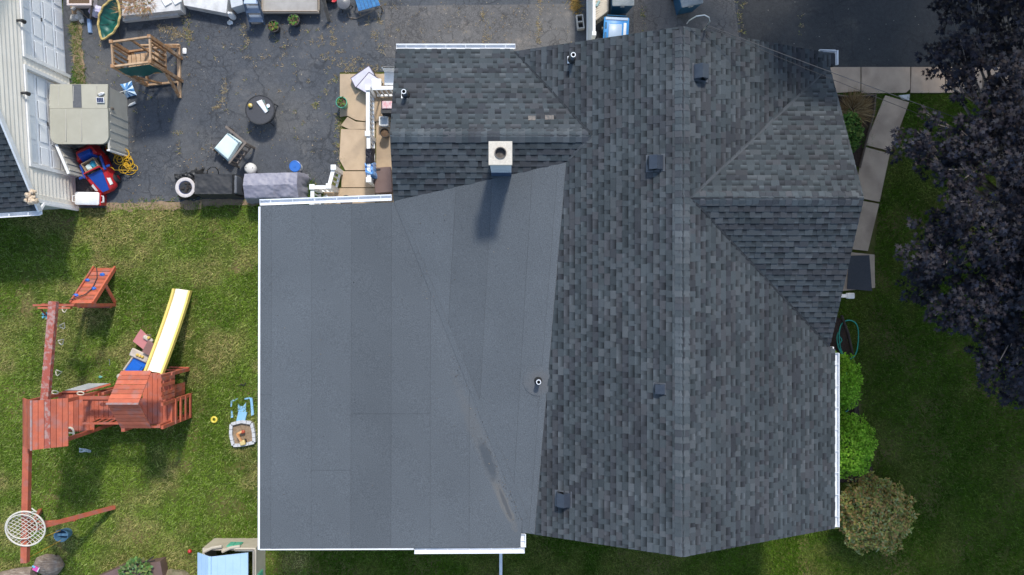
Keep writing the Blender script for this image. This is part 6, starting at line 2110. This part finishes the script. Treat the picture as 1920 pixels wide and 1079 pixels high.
hp = []
for k in range(60):
    a = k / 59 * 2 * math.pi * 1.4 + 1.0
    px, py = 1593 + 20 * math.cos(a) * (1 - .15 * math.sin(k * .2)), 637 + 36 * math.sin(a)
    hp.append((*G(px, py, .1), .07 + .03 * math.sin(k * .5)))
hp += [(*G(1575 + 4 * math.sin(k * .9), 632 + k * 3.4, .08), .06) for k in range(12)]
hp += [G3(1585, 690, .08), G3(1596, 735, .08), G3(1598, 755, .1), G3(1590, 770, .1), G3(1580, 776, .1)]
one('garden_hose', 'teal garden hose looping on the lawn beside the flower bed', 'hose', MB().tube(hp, .016, 7), mat('teal_hose', (.03, .34, .26), (.025, .28, .21), 9, .4), G3(1593, 660, .03), True)

def bush(name, label, px, py, rx, ry, h, n, size, cols, seed, up=.6, lump=.16, cat='shrub'):
    """Shrub of short leaf sprays over an uneven dome, on a few stems."""
    x, y = G(px, py, h * .55)
    t = thing(name, label, cat, (x, y, 0))
    st_ = MB()
    r_ = random.Random(seed)
    for k in range(5):
        a = k * 1.26
        st_.tube([(x + .05 * math.cos(a), y + .05 * math.sin(a), .0), (x + rx * .4 * math.cos(a), y + ry * .4 * math.sin(a), h * .6)], [.025, .012], 6)
    st_.build('stem', M_GREYW, t)
    g = np.random.default_rng(seed)
    u = g.uniform(0, 1, n); a = g.uniform(0, 2 * np.pi, n)
    cz = 1 - u * 1.15
    cz = np.clip(cz, -.2, 1)
    sr = np.sqrt(np.clip(1 - cz * cz, 0, 1))
    lum = 1 + lump * (np.sin(a * 5 + cz * 6 + seed) * .6 + np.sin(a * 9 - cz * 11) * .5) * (sr + .25)
    dep = 1 - g.uniform(0, 1, n) ** 2.5 * .35
    k = lum * dep
    P = np.stack([x + rx * sr * np.cos(a) * k, y + ry * sr * np.sin(a) * k, h * .42 + h * .58 * cz * k], 1)
    P[:, 2] = np.maximum(P[:, 2], .04)
    Q = np.stack([sr * np.cos(a), sr * np.sin(a), cz + up], 1)
    Q += g.normal(0, .30, Q.shape)
    Q /= np.linalg.norm(Q, axis=1)[:, None]
    T = np.cross(Q, g.normal(0, 1, Q.shape)); T /= np.linalg.norm(T, axis=1)[:, None]
    N = np.cross(T, Q) + Q * g.uniform(.1, .7, n)[:, None]; N /= np.linalg.norm(N, axis=1)[:, None]
    s_ = size * g.uniform(.6, 1.4, n)[:, None]
    V = np.stack([P, P + N * s_ * .5 + T * s_ * .28, P + N * s_, P + N * s_ * .5 - T * s_ * .28], 1)
    C = np.array(cols)[g.integers(0, len(cols), n)] * g.uniform(.7, 1.3, n)[:, None]
    fast_mesh('foliage', V - np.array([x, y, 0]), 4, M_LEAF, C, t, kind='stuff')
    return t
ARB = [(.20, .40, .025), (.25, .46, .04), (.14, .32, .018), (.30, .50, .05)]
bush('evergreen_shrub', 'upper bright green clipped shrub beside the east gutter', 1577, 718, .50, .78, 1.15, 5200, .075, ARB, 3)
bush('evergreen_shrub', 'lower and larger bright green clipped shrub by the east gutter', 1588, 835, .72, .84, 1.3, 6500, .075, ARB, 4)
bush('round_bush', 'big round brownish green bush at the lower right house corner', 1640, 966, .98, .98, 1.35, 9000, .085, [(.30, .30, .08), (.36, .27, .09), (.22, .27, .07), (.40, .25, .10), (.27, .31, .14)], 5)
bush('perennial_plant', 'low green plant in the dry flower bed by the roof', 1594, 246, .30, .52, .45, 900, .11, GREENS, 6)
# dry grass clump
def tuft(P0, n, rad, ln, cols, seed, lean=.8):
    g = np.random.default_rng(seed)
    a = g.uniform(0, 2 * np.pi, n)
    r_ = rad * np.sqrt(g.uniform(0, 1, n))
    B = np.stack([P0[0] + r_ * np.cos(a), P0[1] + r_ * np.sin(a), np.full(n, P0[2])], 1)
    d = np.stack([np.cos(a) * lean + g.normal(0, .4, n), np.sin(a) * lean + g.normal(0, .4, n), g.uniform(.25, 1, n)], 1)
    d /= np.linalg.norm(d, axis=1)[:, None]
    L = ln * g.uniform(.5, 1.3, n)[:, None]
    T = np.cross(d, np.array([0, 0, 1.])); T /= np.linalg.norm(T, axis=1)[:, None] + 1e-9
    wd = .009
    V = np.stack([B - T * wd, B + T * wd, B + d * L], 1)
    C = np.array(cols)[g.integers(0, len(cols), n)] * g.uniform(.7, 1.3, n)[:, None]
    return V, C
M_BLADE = attr_mat('grass_blade', .9, 0, spec=.06, trans=.3)
STRAW = [(.34, .24, .12), (.27, .18, .085), (.40, .30, .17), (.22, .13, .06)]
V, C = tuft(G3(1600, 208, .03), 700, .28, .42, STRAW, 2, 1.1)
o = fast_mesh('dry_grass', V, 3, M_BLADE, C)
tag(o, 'clump of dead straw coloured grass in the dark flower bed', 'dry grass')
# weeds beside the gutter
V1, C1 = tuft(G3(570, 362, .01), 500, .34, .28, GREENS, 7, .9)
V2, C2_ = tuft(G3(588, 372, .01), 260, .25, .24, GREENS, 8, .9)
o = fast_mesh('weed_clump', np.concatenate([V1, V2]), 3, M_BLADE, np.concatenate([C1, C2_]))
tag(o, 'green leafy weeds growing beside the white stair railing', 'weeds')
# dry weeds over the concrete steps
Vs, Cs = [], []
for k, (px, py, z_, n, r_, l_) in enumerate(((245, 8, .42, 90, .22, .26), (262, 4, .42, 110, .3, .26), (278, 10, .42, 70, .2, .24), (232, 16, .4, 70, .18, .22), (270, 26, .3, 30, .12, .2))):
    v, c = tuft((*G(px, py, z_), z_), n, r_, l_, [(.42, .24, .14), (.34, .24, .11), (.48, .29, .18), (.24, .22, .08)], 40 + k, 1.0)
    Vs.append(v); Cs.append(c)
o = fast_mesh('dry_weeds', np.concatenate(Vs), 3, M_BLADE, np.concatenate(Cs))
tag(o, 'rust coloured dry weeds sprawling over the concrete steps', 'weeds')

# weeds in cracks and along edges of the asphalt
Vs, Cs = [], []
g = np.random.default_rng(77)
r_ = random.Random(14)
def weed_line(pts, n, spread, cols, ln=.09):
    for a, b in zip(pts, pts[1:]):
        for k in range(max(1, int(n * .62))):
            t = r_.random()
            px, py = a[0] + (b[0] - a[0]) * t + r_.gauss(0, spread), a[1] + (b[1] - a[1]) * t + r_.gauss(0, spread)
            v, c = tuft(G3(px, py, .014), r_.randint(3, 10), r_.uniform(.02, .06), ln * r_.uniform(.5, 1.2), cols, r_.randint(0, 99999), 1.3)
            Vs.append(v); Cs.append(c)
DRY = [(.34, .27, .17), (.30, .22, .12), (.40, .33, .23), (.27, .24, .13)]
DG = DRY + [(.16, .19, .05), (.20, .21, .06)]
weed_line([(141, 40), (150, 158)], 300, 5, DG + GREENS, .13)
weed_line([(140, 140), (148, 157)], 30, 4, GREENS, .14)
weed_line([(300, 44), (325, 60), (335, 66)], 26, 6, DRY, .12)
weed_line([(350, 30), (357, 78)], 34, 4, DG, .13)
weed_line([(455, 45), (466, 92)], 18, 3, DRY)
weed_line([(423, 150), (418, 190), (402, 205)], 24, 2, DRY, .07)
weed_line([(605, 62), (640, 100)], 34, 9, DRY, .09)
weed_line([(600, 108), (690, 130)], 36, 7, DRY, .09)
weed_line([(640, 128), (735, 134)], 46, 4, DRY, .10)
weed_line([(634, 140), (600, 180), (592, 205)], 16, 3, DG, .08)
weed_line([(636, 200), (634, 250), (638, 320)], 30, 3, DG, .10)
weed_line([(450, 98), (560, 115)], 22, 8, DRY, .07)
weed_line([(690, 30), (720, 105)], 26, 4, DRY, .08)
weed_line([(710, 0), (718, 90)], 18, 3, DRY, .1)
weed_line([(905, 20), (918, 88)], 24, 3, DRY, .09)
weed_line([(1012, 0), (1010, 50), (1010, 80)], 18, 2, DRY, .09)
weed_line([(1078, 0), (1080, 22)], 60, 4, [(.30, .19, .06), (.36, .24, .08), (.22, .17, .06)], .2)
weed_line([(1203, 5), (1208, 55)], 16, 2, GREENS + DRY, .08)
weed_line([(1392, 0), (1386, 62)], 26, 3, DG, .09)
weed_line([(1500, 28), (1503, 62)], 12, 1.5, DG, .08)
weed_line([(1535, 127), (1640, 178)], 10, 3, GREENS, .10)
weed_line([(1640, 178), (1705, 178)], 30, 3, GREENS, .10)
weed_line([(1560, 176), (1640, 178)], 30, 3, GREENS, .09)
weed_line([(1650, 200), (1622, 262), (1626, 282)], 26, 4, GREENS, .12)
weed_line([(1620, 285), (1670, 288)], 20, 3, GREENS, .08)
weed_line([(1598, 372), (1650, 384)], 8, 2, GREENS, .06)
weed_line([(200, 385), (335, 373), (560, 372)], 46, 3, DRY + GREENS, .10)
weed_line([(330, 238), (340, 250)], 6, 3, DG)
for k in range(60):
    px, py = r_.uniform(330, 640), r_.uniform(50, 320)
    weed_line([(px, py), (px + r_.uniform(-8, 8), py + r_.uniform(-6, 6))], r_.randint(1, 3), 2, DG, .07)
for k in range(46):
    px, py = r_.uniform(720, 1080), r_.uniform(10, 85)
    weed_line([(px, py), (px + 4, py + 3)], 1, 2, DRY, .05)
for k in range(30):
    px, py = r_.uniform(150, 330), r_.uniform(70, 250)
    weed_line([(px, py), (px + 5, py + 3)], 2, 2, DG, .07)
tag(fast_mesh('dry_weed_tufts', np.concatenate(Vs), 3, M_BLADE, np.concatenate(Cs)), 'dry weeds growing in the cracks and edges of the asphalt', 'weeds', kind='stuff')

# fallen leaf bits: on the asphalt and a few on the low roof
g = np.random.default_rng(91)
def litter(X, Y, Z, size, cols, seed):
    g = np.random.default_rng(seed)
    n = len(X)
    a = g.uniform(0, 6.28, n)
    s_ = size * g.uniform(.5, 1.6, n)
    u = np.stack([np.cos(a) * s_, np.sin(a) * s_, g.normal(0, .25, n) * s_], 1)
    v = np.stack([-np.sin(a) * s_ * .55, np.cos(a) * s_ * .55, g.normal(0, .25, n) * s_], 1)
    B = np.stack([X, Y, Z], 1)
    C = np.array(cols)[g.integers(0, len(cols), n)] * g.uniform(.7, 1.3, n)[:, None]
    return np.stack([B - u, B - v, B + u, B + v], 1), C
LIT = [(.36, .28, .18), (.30, .21, .11), (.42, .36, .27), (.22, .15, .08)]
n0 = 9000
X = g.uniform(-12.2, 2.0, n0); Y = g.uniform(2.6, 8.4, n0)
dens = vnoise(X, Y, 1.1, 21) * .5 + vnoise(X, Y, 3.3, 22) * .5
kp = (g.uniform(0, 1, n0) < np.clip((dens - .53) * 2.2, .06, .6)) & ~((X > -5.0) & (Y < 6.2))
v, c = litter(X[kp], Y[kp], np.full(kp.sum(), .025), .017, LIT, 3)
tag(fast_mesh('leaf_litter', v, 4, M_LEAF, c), 'tan leaf crumbs strewn over the asphalt yard', 'leaf litter', kind='stuff')
n0 = 90
t_ = g.uniform(0, 1, n0) ** .35
X = np.concatenate([P3[0] + (C2[0] - P3[0]) * t_ - np.abs(g.normal(0, .14, n0)), g.uniform(-5.8, .0, 60)])
Y = np.concatenate([P3[1] + (C2[1] - P3[1]) * t_, g.uniform(-6, 1.8, 60)])
kp = X > -5.9
v, c = litter(X[kp], Y[kp], np.array([max(zMemL(a, b), zMemR(a, b)) if a > P3[0] + (C2[0] - P3[0]) * (b - P3[1]) / (C2[1] - P3[1]) else zMemL(a, b) for a, b in zip(X[kp], Y[kp])]) + .022, .012, [(.12, .10, .08), (.2, .17, .13), (.05, .05, .05)], 4)
o = fast_mesh('roof_debris', v - np.array([2.0, 0, 0]), 4, M_LEAF, c, house, kind='stuff')

# ------------------------------------------------------------------ lawn blades
WORN = [(*G(350, 625), .22, 3.2), (*G(366, 705), .35, 1.2), (*G(243, 440), .2, 1.0), (*G(200, 588), .3, .6), (*G(458, 800), .5, 1.0), (*G(452, 845), .4, .5), (*G(330, 1050), .8, .8), (*G(225, 1055), .8, .5), (*G(20, 1062), .5, .5), (*G(215, 948), .25, .7), (*G(130, 540), .5, .5), (*G(110, 620), .5, 2.2), (*G(180, 400), .5, .5), (*G(430, 1040), .9, .35), (*G(560, 1050), .6, .5), (*G(1000, 1050), .3, .8), (*G(1545, 1030), .6, .4), (*G(120, 1010), .5, 1.0)]
def blades(X, Y, seed, ln=.10, shade=1.0):
    g = np.random.default_rng(seed)
    n = len(X)
    big = vnoise(X, Y, .55, 1) * .6 + vnoise(X, Y, 1.3, 2) * .4
    mid = vnoise(X, Y, 3.1, 3) * .6 + vnoise(X, Y, 7.0, 4) * .4
    dry = np.clip((vnoise(X, Y, .8, 5) * .55 + vnoise(X, Y, 2.4, 6) * .45 - .49) * 3.6, 0, 1) * np.where(X < 6, 1.0, .7)
    c_dark = np.array([.078, .150, .014]); c_mid = np.array([.195, .29, .040]); c_lite = np.array([.40, .45, .16]); c_dry = np.array([.48, .39, .17])
    for bx_, by_, br_, ba_ in WORN:
        dd = np.hypot(X - bx_, (Y - by_) / ba_) / br_
        dry = np.maximum(dry, np.clip(1.25 - dd + (mid - .5) * .8, 0, 1))
    t = np.clip((big * .55 + mid * .45 - .25) * 2.0, 0, 1)[:, None]
    C = c_dark * (1 - t) + c_mid * t
    lt = (g.uniform(0, 1, n) < .20)[:, None]
    C = np.where(lt, C * .4 + c_lite * .6, C)
    dm = (dry * g.uniform(.1, 1, n))[:, None]
    C = C * (1 - dm) + c_dry * dm
    C *= g.uniform(.5, 1.5, n)[:, None]
    C *= np.where((X > 7.2) | ((X > -5.8) & (Y < -5.9)), .56, 1.0)[:, None] * np.where(((X > 7.2) | (X > -5.8) & (Y < -5.9))[:, None], np.array([[.85, 1.05, .65]]), 1.0)      # right lawn and south strip: deeper green, with shade darkened into the blade colour
    a = g.uniform(0, 2 * np.pi, n)
    el = g.uniform(.15, 1.1, n)
    d = np.stack([np.cos(a) * np.cos(el), np.sin(a) * np.cos(el), np.sin(el)], 1)
    L = (ln * g.uniform(.5, 1.5, n))[:, None]
    T = np.stack([-np.sin(a), np.cos(a), np.zeros(n)], 1) * (.0085 * g.uniform(.7, 1.6, n))[:, None]
    B = np.stack([X, Y, np.full(n, .0)], 1)
    bend = np.array([0, 0, -.012])
    return np.stack([B - T, B + T, B + d * L + bend * 0], 1), C
g = np.random.default_rng(5)
def scatter(x0, x1, y0, y1, dens):
    n = int((x1 - x0) * (y1 - y0) * dens)
    return g.uniform(x0, x1, n), g.uniform(y0, y1, n)
parts_V, parts_C = [], []
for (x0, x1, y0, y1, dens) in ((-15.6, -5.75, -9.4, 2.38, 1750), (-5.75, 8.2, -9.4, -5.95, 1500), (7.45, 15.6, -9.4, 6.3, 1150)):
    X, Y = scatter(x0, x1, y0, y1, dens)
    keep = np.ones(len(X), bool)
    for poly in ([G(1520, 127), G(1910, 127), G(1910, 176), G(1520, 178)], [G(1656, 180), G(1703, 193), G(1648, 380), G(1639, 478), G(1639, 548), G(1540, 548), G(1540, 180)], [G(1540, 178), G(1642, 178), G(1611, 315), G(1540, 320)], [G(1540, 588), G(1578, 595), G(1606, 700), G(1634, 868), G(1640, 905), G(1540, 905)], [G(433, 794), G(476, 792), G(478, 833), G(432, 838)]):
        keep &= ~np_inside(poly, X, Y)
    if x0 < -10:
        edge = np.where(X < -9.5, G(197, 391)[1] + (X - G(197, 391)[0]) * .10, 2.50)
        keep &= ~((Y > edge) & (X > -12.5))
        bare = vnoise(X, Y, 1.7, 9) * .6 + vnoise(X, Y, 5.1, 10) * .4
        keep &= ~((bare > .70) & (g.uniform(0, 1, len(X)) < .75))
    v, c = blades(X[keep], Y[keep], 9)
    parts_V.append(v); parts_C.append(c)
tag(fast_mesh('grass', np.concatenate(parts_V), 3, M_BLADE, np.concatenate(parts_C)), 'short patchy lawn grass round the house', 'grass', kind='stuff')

# ------------------------------------------------------------------ purple maple
M_PURPLE = attr_mat('purple_maple_leaf', .60, 0, spec=.22, trans=.05)
LEAF2D = []
for k, (a, r1) in enumerate(((-100, .55), (-75, .28), (-48, .85), (-24, .42), (0, 1.0), (24, .42), (48, .85), (75, .28), (100, .55))):
    LEAF2D.append((r1 * math.cos(R(a)), r1 * math.sin(R(a))))
LEAF2D = np.array([(-.12, 0)] + LEAF2D)            # ten corners, stalk first
def maple(name, label, base, clumps, n_leaf, leaf, seed, trunk_h, n_single=0, tint=1.0):
    t = thing(name, label, 'tree', (base[0], base[1], 0))
    g = np.random.default_rng(seed)
    rr = random.Random(seed)
    cent = np.array([c[:3] for c in clumps]); rad = np.array([c[3] for c in clumps])
    tk_ = MB()
    bx, by = base
    tk_.tube([(bx, by, -.05), (bx + .02, by, .5), (bx - .04, by + .05, trunk_h * .6), (bx, by, trunk_h)], [.26, .2, .17, .14], 10)
    fork = Vector((bx, by, trunk_h))
    tk_.build('trunk', mat('dark_bark', (.075, .065, .058), (.04, .035, .03), 9, .95, .6, 20), t, True)
    for i, c in enumerate(clumps):
        e = Vector(c[:3]) + Vector((0, 0, -.1))
        m_ = fork.lerp(e, .5) + Vector((rr.uniform(-.3, .3), rr.uniform(-.3, .3), rr.uniform(0, .5)))
        br = MB().tube([fork + Vector((0, 0, -rr.uniform(0, .8))), m_, e], [.07, .045, .018], 6)
        for q in range(3):
            a = rr.uniform(0, 6.28)
            br.tube([m_.lerp(e, .6), e + Vector((math.cos(a) * c[3] * .6, math.sin(a) * c[3] * .6, rr.uniform(0, .25)))], [.02, .008], 5)
        br.build('branch', mat('grey_twig', (.20, .175, .16), (.13, .11, .10), 9, .9), t, True)
    # rosettes of leaves at twig ends, thickest on top of each clump
    n_ros = n_leaf // 7
    pk = g.choice(len(clumps), n_ros, p=rad ** 2 / np.sum(rad ** 2))
    a = g.uniform(0, 2 * np.pi, n_ros); u = np.sqrt(g.uniform(0, 1, n_ros))
    ctr = cent[pk] + np.stack([np.cos(a) * u * rad[pk], np.sin(a) * u * rad[pk], (1 - u * u) * rad[pk] * .45 - u * .15 + g.normal(0, .16, n_ros)], 1)
    idx = np.repeat(np.arange(n_ros), 7)
    n = len(idx)
    k = np.tile(np.arange(7), n_ros)
    az = g.uniform(0, 6.28, n_ros)[idx] + k * .8976 + g.normal(0, .25, n)
    droop = g.uniform(.05, .75, n)
    out = np.stack([np.cos(az) * np.cos(droop), np.sin(az) * np.cos(droop), -np.sin(droop)], 1)
    sd_ = np.stack([-np.sin(az), np.cos(az), g.normal(0, .35, n)], 1); sd_ /= np.linalg.norm(sd_, axis=1)[:, None]
    B = ctr[idx] + out * g.uniform(.02, .09, n)[:, None] + np.stack([np.zeros(n), np.zeros(n), g.uniform(-.05, .05, n)], 1)
    s_ = (leaf * g.uniform(.65, 1.25, n))[:, None, None]
    V = B[:, None, :] + s_ * (LEAF2D[None, :, 0:1] * out[:, None, :] + LEAF2D[None, :, 1:2] * sd_[:, None, :])
    cols = np.array([(.010, .010, .016), (.013, .011, .017), (.008, .009, .015), (.019, .014, .016), (.012, .014, .024)]) * tint
    C = cols[g.integers(0, 5, n)] * g.uniform(.7, 1.5, n)[:, None]
    V = V - np.array([bx, by, 0])
    if n_single:
        W = V + np.array([bx, by, 0])
        c0 = W[:, 4, :]
        vis = (np.abs(c0[:, 0] / (H - c0[:, 2])) < .63) & (np.abs(c0[:, 1] / (H - c0[:, 2])) < .355)
        order = np.argsort(-(c0[:, 2] + 100 * vis))
        single, rest = order[:n_single], order[n_single:]
    else:
        single, rest = np.array([], int), np.arange(n)
    crown = fast_mesh('crown', V[rest], 10, M_PURPLE, C[rest], t, kind='stuff')
    for i in single:
        me = bpy.data.meshes.new('leaf')
        me.from_pydata([tuple(v) for v in V[i]], [], [tuple(range(10))])
        at = me.color_attributes.new('Col', 'FLOAT_COLOR', 'POINT')
        at.data.foreach_set('color', np.tile(np.append(C[i], 1).astype(np.float32), 10))
        me.materials.append(M_PURPLE)
        o = bpy.data.objects.new('leaf', me)
        COL.objects.link(o)
        o.parent = crown
    return t
def crown_z(x, y, c, top, r_):
    d2 = ((x - c[0]) ** 2 + (y - c[1]) ** 2) / (r_ * r_)
    return top - 2.6 * d2
mb_ = (12.7, 2.05)
vis_cl = []
outline = [(1800, -60), (1772, 30), (1760, 95), (1745, 100), (1798, 170), (1775, 200), (1725, 205), (1702, 250), (1706, 310), (1735, 358), (1772, 345), (1800, 352), (1785, 385), (1740, 415), (1704, 425), (1745, 450), (1722, 480), (1700, 505), (1712, 545), (1740, 590), (1775, 620), (1790, 660), (1785, 680), (1820, 690), (1850, 735), (1890, 770), (1930, 785), (2400, 700), (2400, -300), (1850, -200)]
rr_ = random.Random(21)
tries = 0
while len(vis_cl) < 150 and tries < 20000:
    tries += 1
    px, py = rr_.uniform(1690, 2350), rr_.uniform(-260, 790)
    if not inside(outline, px, py): continue
    z = 6.0
    for _ in range(6):
        x, y = G(px, py, z)
        z = max(3.4, crown_z(x, y, mb_, 7.2, 5.2))
    z += rr_.uniform(-.9, .35)
    x, y = G(px, py, z)
    if math.hypot(x - mb_[0], y - mb_[1]) > 6.6: continue
    rad = rr_.uniform(.42, .80)
    # keep each clump inside the outline
    ok = all(inside(outline, px + rad * 70 * math.cos(a), py + rad * 70 * math.sin(a)) for a in (0, 1.57, 3.14, 4.71))
    if not ok:
        rad *= .55
    if any((x - c[0]) ** 2 + (y - c[1]) ** 2 + (z - c[2]) ** 2 < (.62 * (rad + c[3])) ** 2 * .6 for c in vis_cl): continue
    vis_cl.append((x, y, z, rad))
maple('purple_maple', 'dark purple leaved maple overhanging the right edge', mb_, vis_cl, 64000, .088, 5, 3.0, 300)
# a taller neighbour beyond the top edge whose shade lies over the driveway and the roof's corner
cl2 = []
cb2 = (10.6, 12.9)
while len(cl2) < 110:
    a, u = rr_.uniform(0, 6.28), math.sqrt(rr_.random())
    x, y = cb2[0] + 5.8 * u * math.cos(a), cb2[1] + 5.2 * u * math.sin(a)
    z = 7.5 + rr_.random() * (6.0 * (1 - u * u) + 1.0)
    cl2.append((x, y, z, rr_.uniform(.7, 1.1)))
maple('tall_maple', 'tall maple growing beyond the top edge that shades the driveway', cb2, cl2, 15000, .26, 6, 6.0)

# two unseen trees added east of the lawn to block sky and sun
for k, (cb3, lab) in enumerate((((18.6, -5.6), 'unseen leafy maple added right of the lawn to block the sky, lower one'), ((16.2, 3.4), 'unseen tall maple added behind the purple one to shade the lawn'))):
    cl3 = []
    while len(cl3) < (60, 90)[k]:
        a, u = rr_.uniform(0, 6.28), math.sqrt(rr_.random())
        x, y = cb3[0] + (3.6, 4.9)[k] * u * math.cos(a), cb3[1] + (4.0, 4.6)[k] * u * math.sin(a)
        cl3.append((x, y, (3.2, 10.0)[k] + rr_.random() * (6.0 * (1 - u * u) + 1.2), rr_.uniform(.7, 1.0)))
    maple('added_shade_maple', lab, cb3, cl3, (5600, 8000)[k], .26, 16 + k, (3.0, 9.0)[k])
